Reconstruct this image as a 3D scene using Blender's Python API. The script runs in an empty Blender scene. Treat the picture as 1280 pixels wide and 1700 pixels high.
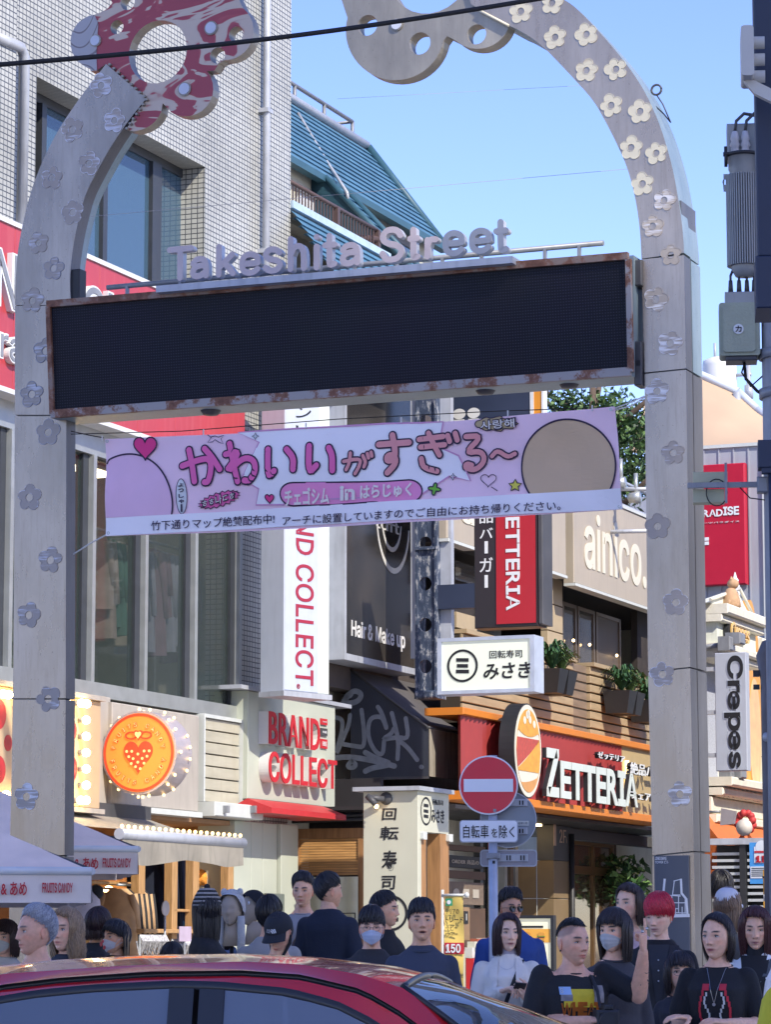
import bpy, bmesh, math, random, os
import numpy as np
from mathutils import Vector, Matrix, noise, geometry
random.seed(7)
SC = bpy.context.scene
COL = SC.collection
R = math.radians
# ------------------------------------------------------------------ camera
FPX, HZ, CAMZ = 5100.0, 1575.0, 1.55
PITCH = math.atan((HZ-850)/FPX)
cam = bpy.data.cameras.new('camera'); CAM = bpy.data.objects.new('camera', cam); COL.objects.link(CAM)
CAM.location = (0,0,CAMZ); CAM.rotation_euler = (math.pi/2+PITCH,0,0)
cam.sensor_fit = 'HORIZONTAL'; cam.sensor_width = 36; cam.lens = 36*FPX/1280
cam.clip_start = .1; cam.clip_end = 3000
SC.camera = CAM
# ------------------------------------------------------------------ light
UA = R(22.3)                                   # the street runs 22.3 degrees right of the view axis
UX, UY = math.sin(UA), math.cos(UA)
S = Vector((UY*1.0-UX*.6, -UX*1.0-UY*.6, 1.0)).normalized()     # towards the sun
SUN_EL = math.asin(S.z); SUN_AZ = math.atan2(S.x, S.y)
w = bpy.data.worlds.new('World'); SC.world = w; w.use_nodes = True
nt = w.node_tree; nt.nodes.clear()
sky = nt.nodes.new('ShaderNodeTexSky'); sky.sky_type = 'NISHITA'; sky.sun_disc = False
sky.sun_elevation = SUN_EL; sky.sun_rotation = SUN_AZ; sky.air_density = .75; sky.dust_density = .2; sky.ozone_density = 2.0
bg = nt.nodes.new('ShaderNodeBackground'); bg.inputs['Strength'].default_value = .115
wo = nt.nodes.new('ShaderNodeOutputWorld')
wb = nt.nodes.new('ShaderNodeMixRGB'); wb.blend_type='MULTIPLY'; wb.inputs[0].default_value=1; wb.inputs[2].default_value=(1.15,.97,.97,1)   # white balance
nt.links.new(sky.outputs[0], wb.inputs[1]); hs = nt.nodes.new('ShaderNodeHueSaturation'); hs.inputs['Saturation'].default_value=1.24; hs.inputs['Hue'].default_value=.509; nt.links.new(wb.outputs[0], hs.inputs['Color']); nt.links.new(hs.outputs[0], bg.inputs[0]); nt.links.new(bg.outputs[0], wo.inputs[0])
sl = bpy.data.lights.new('sun','SUN'); sl.energy = 2.0; sl.angle = R(.5); sl.color = (1.0,.93,.80)
so = bpy.data.objects.new('sun', sl); COL.objects.link(so); so.rotation_euler = S.to_track_quat('Z','Y').to_euler(); so.location = (20,-30,40)
vs = SC.view_settings; vs.view_transform = 'Standard'; vs.look = 'None'; vs.exposure = 1.62; vs.gamma = 1; vs.use_curve_mapping = False
SC.render.engine = 'CYCLES'; SC.cycles.max_bounces = 6; SC.cycles.transparent_max_bounces = 8
SC.cycles.use_denoising = True
# ------------------------------------------------------------------ projection helpers
cp, sp_ = math.cos(PITCH), math.sin(PITCH)
def ray(x,y):
    a=(x-640)/FPX; b=(850-y)/FPX
    return Vector((a, cp - sp_*b, sp_ + cp*b))
def at(x,y,Y):
    r=ray(x,y); k=Y/r.y
    return Vector((r.x*k, Y, CAMZ+r.z*k))
class Frame:
    """a vertical plane: X runs to the right of the picture, Y goes into it, Z up"""
    def __init__(s, o, X):
        s.o=Vector((o[0],o[1],0)); s.X=Vector((X[0],X[1],0)).normalized(); s.Y=Vector((-s.X.y,s.X.x,0))
        s.M=Matrix(((s.X.x,s.Y.x,0,s.o.x),(s.X.y,s.Y.y,0,s.o.y),(0,0,1,0),(0,0,0,1)))
    def q(s,x,y,yy=0.0):
        r=ray(x,y); c=Vector((0,0,CAMZ))
        k=((s.o-c).dot(s.Y)+yy)/r.dot(s.Y)
        p=c+r*k
        return ((p-s.o).dot(s.X), p.z)
    def pts(s,l,yy=0.0): return [s.q(a,b,yy) for a,b in l]
    def rect(s,x0,y0,x1,y1,yy=0.0):
        a=s.q(x0,y0,yy); b=s.q(x1,y1,yy); return (a[0],b[0],b[1],a[1])   # s0,s1,z0,z1
    def w(s,p): return s.M@Vector(p)
    def loc(s,P):
        d=Vector(P)-s.o; return (d.dot(s.X), d.dot(s.Y), P[2])
g0=at(560,HZ,24.0)
G=Frame(g0,(UY,-UX))                  # plane of the gate, across the street
F1=Frame((-2.46,33.0),(UX,UY))        # line of the left-hand shop fronts, along the street
C0=Frame((0,0),(1,0))                 # facing the camera
# ------------------------------------------------------------------ materials
MATS={}
def mat(name, col, rough=.6, metal=0., var=.12, vscale=6., bump=0., bscale=40., streak=0., streakcol=None, spec=.5, coat=0., emit=0., alpha=1., trans=0., sub=0., stretch=(1,1,1)):
    if name in MATS: return MATS[name]
    m=bpy.data.materials.new(name); m.use_nodes=True; n=m.node_tree; b=n.nodes['Principled BSDF']; L=n.links.new
    b.inputs['Roughness'].default_value=rough; b.inputs['Metallic'].default_value=metal
    b.inputs['Specular IOR Level'].default_value=spec; b.inputs['Coat Weight'].default_value=coat
    tc=n.nodes.new('ShaderNodeTexCoord'); c4=(*col,1)
    out=None
    if var>0:
        no=n.nodes.new('ShaderNodeTexNoise'); no.inputs['Scale'].default_value=vscale; no.inputs['Detail'].default_value=6
        mp=n.nodes.new('ShaderNodeMapping'); mp.inputs['Scale'].default_value=stretch
        L(tc.outputs['Object'],mp.inputs[0]); L(mp.outputs[0],no.inputs['Vector'])
        cr=n.nodes.new('ShaderNodeValToRGB'); cr.color_ramp.elements[0].position=.3; cr.color_ramp.elements[1].position=.7
        cr.color_ramp.elements[0].color=(*[c*(1-var) for c in col],1); cr.color_ramp.elements[1].color=(*[min(1,c*(1+var)) for c in col],1)
        L(no.outputs['Fac'],cr.inputs[0]); out=cr.outputs[0]
        mr=n.nodes.new('ShaderNodeMapRange'); mr.inputs['To Min'].default_value=max(0,rough-.07); mr.inputs['To Max'].default_value=min(1,rough+.1)
        L(no.outputs['Fac'],mr.inputs[0]); L(mr.outputs[0],b.inputs['Roughness'])
    else:
        rg=n.nodes.new('ShaderNodeRGB'); rg.outputs[0].default_value=c4; out=rg.outputs[0]
    if streak>0:
        no=n.nodes.new('ShaderNodeTexNoise'); no.inputs['Scale'].default_value=5; no.inputs['Detail'].default_value=5
        mp=n.nodes.new('ShaderNodeMapping'); mp.inputs['Scale'].default_value=(3,3,.35)
        L(tc.outputs['Object'],mp.inputs[0]); L(mp.outputs[0],no.inputs['Vector'])
        cr=n.nodes.new('ShaderNodeValToRGB'); cr.color_ramp.elements[0].position=.5; cr.color_ramp.elements[1].position=.72
        cr.color_ramp.elements[0].color=(0,0,0,1); cr.color_ramp.elements[1].color=(streak,)*3+(1,)
        L(no.outputs['Fac'],cr.inputs[0])
        mx=n.nodes.new('ShaderNodeMixRGB'); L(cr.outputs[0],mx.inputs[0]); L(out,mx.inputs[1]); mx.inputs[2].default_value=(*(streakcol or [c*.4 for c in col]),1); out=mx.outputs[0]
    L(out,b.inputs['Base Color'])
    if bump>0:
        no=n.nodes.new('ShaderNodeTexNoise'); no.inputs['Scale'].default_value=bscale; no.inputs['Detail'].default_value=4
        L(tc.outputs['Object'],no.inputs['Vector'])
        bp=n.nodes.new('ShaderNodeBump'); bp.inputs['Strength'].default_value=min(1,bump); bp.inputs['Distance'].default_value=.01
        L(no.outputs['Fac'],bp.inputs['Height']); L(bp.outputs[0],b.inputs['Normal'])
    if emit>0:
        L(out,b.inputs['Emission Color']); b.inputs['Emission Strength'].default_value=emit
    if sub>0:
        b.inputs['Subsurface Weight'].default_value=sub; b.inputs['Subsurface Radius'].default_value=(.6,.25,.12); b.inputs['Subsurface Scale'].default_value=.02
    b.inputs['Alpha'].default_value=alpha; b.inputs['Transmission Weight'].default_value=trans
    MATS[name]=m; return m
def node_mat(name, fn):
    if name in MATS: return MATS[name]
    m=bpy.data.materials.new(name); m.use_nodes=True; fn(m.node_tree, m.node_tree.nodes['Principled BSDF']); MATS[name]=m; return m
def ND(n,t,**k):
    x=n.nodes.new('ShaderNode'+t)
    for a,v in k.items():
        if a.startswith('i_'): x.inputs[a[2:].replace('_',' ')].default_value=v
        else: setattr(x,a,v)
    return x
def ramp(n,stops):
    r=n.nodes.new('ShaderNodeValToRGB'); e=r.color_ramp.elements
    while len(e)<len(stops): e.new(.5)
    for i,(p,c) in enumerate(stops): e[i].position=p; e[i].color=(*c,1) if len(c)==3 else c
    return r
# ------------------------------------------------------------------ mesh builder
class MB:
    def __init__(s, m=None):
        s.v=[]; s.f=[]; s.fi=[]; s.fs=[]; s.mats=[]; s.cur=0; s.sm=False; s.mesh=None
        if m: s.m(m)
    def m(s, mt):
        if mt not in s.mats: s.mats.append(mt)
        s.cur=s.mats.index(mt); return s
    def F(s,*idx): s.f.append(idx); s.fi.append(s.cur); s.fs.append(s.sm)
    def add(s, vs, fs):
        b=len(s.v); s.v.extend([tuple(p) for p in vs])
        for f in fs: s.F(*[b+i for i in f])
        return s
    def box(s,x0,x1,y0,y1,z0,z1,bev=0):
        if x0>x1:x0,x1=x1,x0
        if y0>y1:y0,y1=y1,y0
        if z0>z1:z0,z1=z1,z0
        if bev>0: return s._bbox(x0,x1,y0,y1,z0,z1,min(bev,(x1-x0)*.45,(y1-y0)*.45,(z1-z0)*.45))
        return s.add([(x,y,z) for z in (z0,z1) for y in (y0,y1) for x in (x0,x1)],[(0,2,3,1),(4,5,7,6),(0,1,5,4),(2,6,7,3),(0,4,6,2),(1,3,7,5)])
    def _bbox(s,x0,x1,y0,y1,z0,z1,b):
        # chamfered box: bevel on the edges seen from the front (a prism with a chamfered front)
        o=[(x0,z0),(x1,z0),(x1,z1),(x0,z1)]; i=[(x0+b,z0+b),(x1-b,z0+b),(x1-b,z1-b),(x0+b,z1-b)]
        vs=[(x,y1,z) for x,z in o]+[(x,y0+b,z) for x,z in o]+[(x,y0,z) for x,z in i]
        fs=[(3,2,1,0),(8,9,10,11)]
        for k in range(4):
            n=(k+1)%4; fs+=[(k,n,4+n,4+k),(4+k,4+n,8+n,8+k)]
        return s.add(vs,fs)
    def prism(s,loop,y0,y1,holes=(),shear=0.,back=True,side=None):
        """polygon in the X-Z plane between y0 (front) and y1 (back)"""
        loops=[list(loop)]+[list(h) for h in holes]
        def area(l): return sum(l[i][0]*l[(i+1)%len(l)][1]-l[(i+1)%len(l)][0]*l[i][1] for i in range(len(l)))
        if area(loops[0])<0: loops[0].reverse()
        for h in loops[1:]:
            if area(h)>0: h.reverse()
        flat=[p for l in loops for p in l]; n=len(flat); b=len(s.v)
        s.v.extend([(p[0],y0+shear*p[1],p[1]) for p in flat]); s.v.extend([(p[0],y1+shear*p[1],p[1]) for p in flat])
        if len(loops)==1 and n<=4: tris=[tuple(range(n))]
        else: tris=geometry.tessellate_polygon([[Vector((p[0],p[1],0)) for p in l] for l in loops])
        for t in tris:
            a=sum(flat[t[i]][0]*flat[t[(i+1)%len(t)]][1]-flat[t[(i+1)%len(t)]][0]*flat[t[i]][1] for i in range(len(t)))
            if a<0: t=tuple(reversed(t))
            s.F(*[b+i for i in t])
            if back: s.F(*[b+n+i for i in reversed(t)])
        keep=s.cur
        if side is not None: s.m(side)
        k=0; sm=s.sm
        for l in loops:
            m=len(l); s.sm = sm
            for i in range(m):
                j=(i+1)%m; s.F(b+k+j,b+k+i,b+n+k+i,b+n+k+j)
            k+=m
        s.sm=sm; s.cur=keep
        return s
    def disc(s,cx,cz,r,y0,y1,n=32,rz=None,hole=0):
        rz=rz or r
        lp=[(cx+r*math.cos(a*2*math.pi/n),cz+rz*math.sin(a*2*math.pi/n)) for a in range(n)]
        hs=[] if not hole else [[(cx+(hole)*math.cos(a*2*math.pi/n),cz+(hole*rz/r)*math.sin(a*2*math.pi/n)) for a in range(n)]]
        return s.prism(lp,y0,y1,hs)
    def tube(s,path,r,n=8,cap=True,r1=None):
        P=[Vector(p) for p in path]; b=len(s.v); N=len(P); up=None
        for i,p in enumerate(P):
            d=(P[min(i+1,N-1)]-P[max(i-1,0)]).normalized()
            if up is None: up=Vector((0,0,1)) if abs(d.z)<.9 else Vector((1,0,0))
            a=d.cross(up)
            if a.length<1e-5: a=d.cross(Vector((0,1,0)))
            a.normalize(); c=a.cross(d).normalized(); up=c
            rr=r if not hasattr(r,'__len__') else r[i]
            if r1 is not None: rr=r+(r1-r)*i/max(1,N-1)
            for k in range(n):
                t=2*math.pi*k/n; q=p+a*(math.cos(t)*rr)+c*(math.sin(t)*rr); s.v.append(tuple(q))
        sm=s.sm; s.sm = n>5
        for i in range(N-1):
            for k in range(n):
                k2=(k+1)%n; s.F(b+i*n+k,b+i*n+k2,b+(i+1)*n+k2,b+(i+1)*n+k)
        s.sm=sm
        if cap: s.F(*[b+k for k in reversed(range(n))]); s.F(*[b+(N-1)*n+k for k in range(n)])
        return s
    def cyl(s,p0,p1,r,n=16,r1=None): return s.tube([p0,p1],r,n,True,r1)
    def lathe(s,prof,c=(0,0,0),n=24,axis='z'):
        b=len(s.v); m=len(prof)
        for r,h in prof:
            for k in range(n):
                t=2*math.pi*k/n; x,y=r*math.cos(t),r*math.sin(t)
                p=(x,y,h) if axis=='z' else ((x,h,y) if axis=='y' else (h,x,y))
                s.v.append((c[0]+p[0],c[1]+p[1],c[2]+p[2]))
        sm=s.sm; s.sm=True
        for i in range(m-1):
            for k in range(n):
                k2=(k+1)%n; q=(b+i*n+k,b+i*n+k2,b+(i+1)*n+k2,b+(i+1)*n+k); s.F(*(q if axis!='y' else q[::-1]))
        s.sm=sm; return s
    def ball(s,c,r,n=10,m=7,sc=(1,1,1)):
        prof=[(max(1e-4,math.sin(math.pi*i/m))*r,-math.cos(math.pi*i/m)*r) for i in range(m+1)]
        b=len(s.v); s.lathe(prof,(0,0,0),n)
        for i in range(b,len(s.v)): v=s.v[i]; s.v[i]=(c[0]+v[0]*sc[0],c[1]+v[1]*sc[1],c[2]+v[2]*sc[2])
        return s
    def grid(s,fn,nu,nv,flip=False):
        b=len(s.v)
        for j in range(nv+1):
            for i in range(nu+1): s.v.append(tuple(fn(i/nu,j/nv)))
        for j in range(nv):
            for i in range(nu):
                q=(b+j*(nu+1)+i,b+j*(nu+1)+i+1,b+(j+1)*(nu+1)+i+1,b+(j+1)*(nu+1)+i)
                s.F(*(q[::-1] if flip else q))
        return s
    def quad(s,*p): return s.add(p,[tuple(range(len(p)))])
    def xf(s,M,start=0):
        for i in range(start,len(s.v)): s.v[i]=tuple(M@Vector(s.v[i]))
        return s
    def build(s,name,shift=(0,0,0)):
        me=bpy.data.meshes.new(name)
        a=np.array(s.v,dtype=float)-np.array(shift,dtype=float) if s.v else np.zeros((0,3))
        me.from_pydata(a.tolist(),[],s.f)
        for m in s.mats: me.materials.append(m)
        if s.mats: me.polygons.foreach_set('material_index',s.fi)
        me.polygons.foreach_set('use_smooth',s.fs)
        if getattr(s,'cols',None):
            ca=me.color_attributes.new('tint','FLOAT_COLOR','POINT'); ca.data.foreach_set('color',np.array(s.cols,dtype=np.float32).ravel())
        me.update(); return me
# ------------------------------------------------------------------ text
FONTS={}
def font(kind):
    if kind in FONTS: return FONTS[kind]
    f=None
    if kind=='sans':
        try: f=bpy.data.fonts.load(os.path.join(bpy.utils.resource_path('LOCAL'),'datafiles','fonts','Inter.woff2'))
        except Exception: f=None
    FONTS[kind]=f; return f
TC={}
def text_geo(t,off=0.,kind='sans',res=3,shear=0.,flat=False,space=1.0,line=1.0):
    if any(ord(ch)>0x2000 for ch in t): kind='bf'
    key=(t,off,kind,res,shear,flat,space,line)
    if key in TC: return TC[key]
    if kind=='sans' and len(t)>1 and '\n' not in t:        # glyph by glyph: filled one at a time they stay clean
        V_=[];F_=[];nb=0
        for i,ch in enumerate(t):
            if ch==' ': continue
            vs,fs,lo,hi=text_geo(ch,min(off,.012) if ch in 'ANKMVWZ' else off,kind,res,shear,flat,space,line); W_=text_geo(t[:i+1],0.,'sansw',2,shear,True,space,line)[3][0] if i else hi[0]-off
            if ch in 'BRDP':
                vb,fs,lb,hb=text_geo(ch,max(off,.012),'bf',res,shear,flat,space,line); vs=vb.copy(); vs[:,:2]=(vb[:,:2]-lb)/(hb-lb)*(hi-lo)+lo
            V_.append(vs+np.array([W_+off-hi[0],0,0])); F_+=[tuple(k+nb for k in f) for f in fs]; nb+=len(vs)
        vs=np.vstack(V_); lo=vs[:,:2].min(0); hi=vs[:,:2].max(0); TC[key]=(vs,F_,lo,hi); return TC[key]
    c=bpy.data.curves.new('lettering','FONT'); c.body=t; c.offset=off; c.resolution_u=res; c.shear=shear; c.space_character=space; c.space_line=line
    c.fill_mode='BOTH'; c.extrude=0 if flat else .5
    if font(kind.replace('sansw','sans')): c.font=font(kind.replace('sansw','sans'))
    o=bpy.data.objects.new('lettering',c); COL.objects.link(o)
    dg=bpy.context.evaluated_depsgraph_get(); dg.update()
    me=bpy.data.meshes.new_from_object(o.evaluated_get(dg))
    vs=np.empty(len(me.vertices)*3); me.vertices.foreach_get('co',vs); vs=vs.reshape(-1,3)
    fs=[tuple(p.vertices) for p in me.polygons]
    bpy.data.objects.remove(o); bpy.data.meshes.remove(me); bpy.data.curves.remove(c)
    lo=vs[:,:2].min(0); hi=vs[:,:2].max(0)
    TC[key]=(vs,fs,lo,hi); return TC[key]
def text(mb,t,s0,s1,z0,z1,y,dep=.004,off=.0,kind='sans',rot=0,shear=0.,keep=False,res=3,mapf=None,space=1.,line=1.,slope=0.):
    """letters filling the rectangle s0..s1 x z0..z1 with their faces at depth y; rot=90 turns them clockwise (reading downwards)"""
    vs,fs,lo,hi=text_geo(t,off,kind,res,shear,False,space,line)
    U=(vs[:,0]-lo[0])/(hi[0]-lo[0]); V=(vs[:,1]-lo[1])/(hi[1]-lo[1]); D=vs[:,2]
    if keep:
        asp=(hi[0]-lo[0])/(hi[1]-lo[1]); W=s1-s0; H=z1-z0
        if rot: asp=1/asp
        if W/H>asp: c=(s0+s1)/2; s0,s1=c-H*asp/2,c+H*asp/2
        else: c=(z0+z1)/2; z0,z1=c-W/asp/2,c+W/asp/2
    if rot: A,B=V,1-U
    else: A,B=U,V
    X=s0+A*(s1-s0); Z=z0+B*(z1-z0)+slope*(A-.5)*(s1-s0); Yv=y+dep*(.5-D)
    if mapf: pts=[mapf(a,b,c) for a,b,c in zip(X,Yv,Z)]
    else: pts=list(zip(X.tolist(),Yv.tolist(),Z.tolist()))
    mb.add(pts,fs); return mb
def smooth_open(p,n=2):
    for _ in range(n):
        q=[p[0]]
        for a,b in zip(p,p[1:]): q+=[(a[0]*.75+b[0]*.25,a[1]*.75+b[1]*.25),(a[0]*.25+b[0]*.75,a[1]*.25+b[1]*.75)]
        p=q+[p[-1]]
    return p
def pen(mb,pts,w,y0,y1,sm=2,cap=6):
    """a round-ended stroke of half width w along pts (X-Z plane), from depth y0 to y1"""
    pts=smooth_open(pts,sm) if len(pts)>2 else pts
    P=[Vector(p) for p in pts]; A=[];B=[]
    for i,p in enumerate(P):
        d=P[min(i+1,len(P)-1)]-P[max(i-1,0)]; d.normalize(); n_=Vector((-d.y,d.x)); A.append(p+n_*w); B.append(p-n_*w)
    def capf(c,d):
        a0=math.atan2(d.y,d.x)-math.pi/2; return [c+Vector((math.cos(a0+math.pi*k/cap),math.sin(a0+math.pi*k/cap)))*w for k in range(1,cap)]
    e=(P[-1]-P[-2]).normalized(); s_=(P[0]-P[1]).normalized()
    loop=B+capf(P[-1],e)+A[::-1]+capf(P[0],s_)
    # front and back as quad strips so that tight curves stay clean
    n=len(P); b=len(mb.v)
    for yy in (y0,y1):
        for a_,c_ in zip(A,B): mb.v.append((a_.x,yy,a_.y)); mb.v.append((c_.x,yy,c_.y))
    for i in range(n-1):
        mb.F(b+2*i,b+2*i+1,b+2*i+3,b+2*i+2); k=b+2*n; mb.F(k+2*i+2,k+2*i+3,k+2*i+1,k+2*i)
    for c,d,i in ((P[-1],e,n-1),(P[0],s_,0)):
        pts_=[B[i] if i else A[0]]+capf(c,d)+[A[i] if i else B[0]]
        for yy,fl in ((y0,0),(y1,1)):
            k=len(mb.v); mb.v.extend([(q.x,yy,q.y) for q in pts_]); f=list(range(k,k+len(pts_))); mb.F(*(f[::-1] if fl else f))
    k=len(mb.v); m=len(loop)
    for yy in (y0,y1): mb.v.extend([(q.x,yy,q.y) for q in loop])
    sm_=mb.sm; mb.sm=True
    for i in range(m): j=(i+1)%m; mb.F(k+j,k+i,k+m+i,k+m+j)
    mb.sm=sm_; return mb
GLY={'T':[[(0,1),(1,1)],[(.5,1),(.5,0)]],'a':[[(.05,.54),(.25,.72),(.75,.72),(.92,.5),(.92,0.0)],[(.92,.42),(.35,.44),(.03,.26),(.06,.03),(.5,-.03),(.92,.16)]],
'k':[[(.03,1),(.03,0)],[(.9,.68),(.08,.26)],[(.4,.42),(.97,0)]],'e':[[(.05,.36),(.97,.36)],[(.97,.36),(.95,.62),(.65,.74),(.3,.74),(.02,.58),(.02,.14),(.3,-.02),(.7,-.03),(.95,.1)]],
's':[[(.95,.60),(.7,.74),(.2,.74),(-.02,.55),(.2,.40),(.8,.34),(1.05,.18),(.8,-.03),(.25,-.03),(.02,.10)]],'h':[[(.03,1),(.03,0)],[(.03,.45),(.3,.74),(.8,.74),(.97,.5),(.97,0)]],
'i':[[(.5,.66),(.5,0)],[(.49,.97),(.51,.97)]],'t':[[(.42,1),(.42,.12),(.5,-.02),(.95,.02)],[(0,.68),(.95,.68)]],
'S':[[(.95,.80),(.75,1.02),(.2,1.02),(-.03,.75),(.2,.56),(.8,.46),(1.06,.25),(.8,-.03),(.2,-.03),(.0,.2)]],'r':[[(.1,.68),(.1,0)],[(.1,.4),(.35,.7),(.95,.68)]]}
# ------------------------------------------------------------------ things
class Thing:
    def __init__(s,name,label,cat,fr=C0,group=None,kind=None):
        s.name,s.label,s.cat,s.fr,s.group,s.kind=name,label,cat,fr,group,kind; s.n=[]
    SPLIT={'window_frame','trim','frame','side_window','centre_pillar','flange','ledge','siding_frame','head','cap','roof_rail','drip_channel','door_frame','window_seal','rear_pillar','rear_pillar_trim','side_panel','frame_rail','bracket','edge_trim','blind_edge','cap_plate','box','hinge_bracket','roof_fence','bushing','soffit','screen_trim','cornice','buttons','drum_rim','jamb','wall','pipe','backing','post','edge_strip','side_trim','arm'}
    def part(s,name,mb,parent=None,label=None,loc=None,rot=None,stuff=False):
        if name in s.SPLIT and loc is None and len(mb.f)<6000:
            q=list(range(len(mb.v)))
            def fd(a):
                while q[a]!=a: q[a]=q[q[a]]; a=q[a]
                return a
            for f in mb.f:
                r=fd(f[0])
                for i in f[1:]: q[fd(i)]=r
            cs={}
            for k,f in enumerate(mb.f): cs.setdefault(fd(f[0]),[]).append(k)
            if 1<len(cs)<13:
                for ks in cs.values():
                    m=MB(); m.mats=list(mb.mats); ids={}
                    for k in ks:
                        nf=[]
                        for i in mb.f[k]:
                            if i not in ids: ids[i]=len(m.v); m.v.append(mb.v[i])
                            nf.append(ids[i])
                        m.f.append(tuple(nf)); m.fi.append(mb.fi[k]); m.fs.append(mb.fs[k])
                    s.n.append(dict(name=name,mb=m,parent=parent,label=label,loc=loc,rot=rot,stuff=stuff))
                return s.n[-1]
        s.n.append(dict(name=name,mb=mb,parent=parent,label=label,loc=loc,rot=rot,stuff=stuff)); return s.n[-1]
    def done(s,base=None,rz=0.):
        if base is None:
            lo=[1e9]*3; hi=[-1e9]*3
            for d in s.n:
                if d['mb'] is None or not d['mb'].v: continue
                a=np.array(d['mb'].v)
                if d['loc'] is not None: a=a+np.array(d['loc'])
                for k in range(3): lo[k]=min(lo[k],a[:,k].min()); hi[k]=max(hi[k],a[:,k].max())
            base=((lo[0]+hi[0])/2,(lo[1]+hi[1])/2,lo[2])
        root=bpy.data.objects.new(s.name,None); COL.objects.link(root); root.empty_display_size=.2
        root.matrix_world=s.fr.M@Matrix.Translation(base)@Matrix.Rotation(rz,4,'Z')
        tag(root,s.label,s.cat,s.group,s.kind)
        for d in s.n:
            mb=d['mb']
            if d['loc'] is None: me=mb.build(d['name'],base)
            else:
                if mb.mesh is None: mb.mesh=mb.build(d['name'])
                me=mb.mesh
            o=bpy.data.objects.new(d['name'],me); COL.objects.link(o); d['o']=o
            p=d['parent']; o.parent=p['o'] if p else root
            if d['loc'] is not None:
                l=Vector(d['loc'])-Vector(base)
                if p and p['loc'] is not None: l=Vector(d['loc'])-Vector(p['loc'])
                o.location=l
            if d['rot'] is not None: o.rotation_euler=d['rot']
            if d['label']: o['label']=d['label']
            if d['stuff']: o['kind']='stuff'
        s.root=root; return root
def tag(o,label=None,cat=None,group=None,kind=None):
    if label: o['label']=label
    if cat: o['category']=cat
    if group: o['group']=group
    if kind: o['kind']=kind
    return o
def single(name,mb,label,cat,fr=C0,group=None,kind=None,base=None):
    a=np.array(mb.v); lo=a.min(0); hi=a.max(0)
    base=base or ((lo[0]+hi[0])/2,(lo[1]+hi[1])/2,lo[2])
    o=bpy.data.objects.new(name,mb.build(name,base)); COL.objects.link(o)
    o.matrix_world=fr.M@Matrix.Translation(base); tag(o,label,cat,group,kind); return o
def copy_thing(o,parent=None):
    c=o.copy(); COL.objects.link(c)
    if parent: c.parent=parent
    for ch in o.children: copy_thing(ch,c)
    return c
# ------------------------------------------------------------------ shared materials
def steel_fn(lo,hi,metal,rough,stain):
    def fn(n,b):
        L=n.links.new; tc=ND(n,'TexCoord'); mp=ND(n,'Mapping'); mp.inputs['Scale'].default_value=(.9,.9,.35); L(tc.outputs['Object'],mp.inputs[0])
        a=ND(n,'TexNoise',i_Scale=3.,i_Detail=7.,i_Roughness=.6); L(mp.outputs[0],a.inputs['Vector'])
        r=ramp(n,[(.3,lo),(.7,hi)]); L(a.outputs['Fac'],r.inputs[0])
        m2=ND(n,'Mapping'); m2.inputs['Scale'].default_value=(9,9,.7); L(tc.outputs['Object'],m2.inputs[0])
        s=ND(n,'TexNoise',i_Scale=4.,i_Detail=8.,i_Roughness=.7); L(m2.outputs[0],s.inputs['Vector'])
        r2=ramp(n,[(.5,(0,0,0)),(.75,(.33,.33,.33))]); L(s.outputs['Fac'],r2.inputs[0])
        mx=ND(n,'MixRGB'); L(r2.outputs[0],mx.inputs[0]); L(r.outputs[0],mx.inputs[1]); mx.inputs[2].default_value=(*stain,1)
        sp=ND(n,'TexNoise',i_Scale=60.,i_Detail=2.); L(tc.outputs['Object'],sp.inputs['Vector'])
        r3=ramp(n,[(.68,(0,0,0)),(.74,(.6,.6,.6))]); L(sp.outputs['Fac'],r3.inputs[0])
        mx2=ND(n,'MixRGB'); L(r3.outputs[0],mx2.inputs[0]); L(mx.outputs[0],mx2.inputs[1]); mx2.inputs[2].default_value=(*[c*.45 for c in stain],1)
        L(mx2.outputs[0],b.inputs['Base Color']); b.inputs['Metallic'].default_value=metal
        mr=ND(n,'MapRange'); mr.inputs['To Min'].default_value=rough-.08; mr.inputs['To Max'].default_value=rough+.15; L(a.outputs['Fac'],mr.inputs[0]); L(mr.outputs[0],b.inputs['Roughness'])
        bp=ND(n,'Bump',i_Strength=.15,i_Distance=.004); L(s.outputs['Fac'],bp.inputs['Height']); L(bp.outputs[0],b.inputs['Normal'])
    return fn
STEEL=node_mat('brushed_steel',steel_fn((.31,.255,.20),(.47,.40,.33),.62,.24,(.20,.145,.10)))
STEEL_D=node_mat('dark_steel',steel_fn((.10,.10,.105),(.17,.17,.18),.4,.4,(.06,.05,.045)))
STEEL_B=node_mat('patinated_steel',steel_fn((.22,.30,.33),(.34,.42,.45),.35,.42,(.08,.10,.11)))
STEEL_W=node_mat('weathered_plate',steel_fn((.22,.20,.17),(.42,.38,.31),.45,.36,(.20,.17,.13)))
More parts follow.
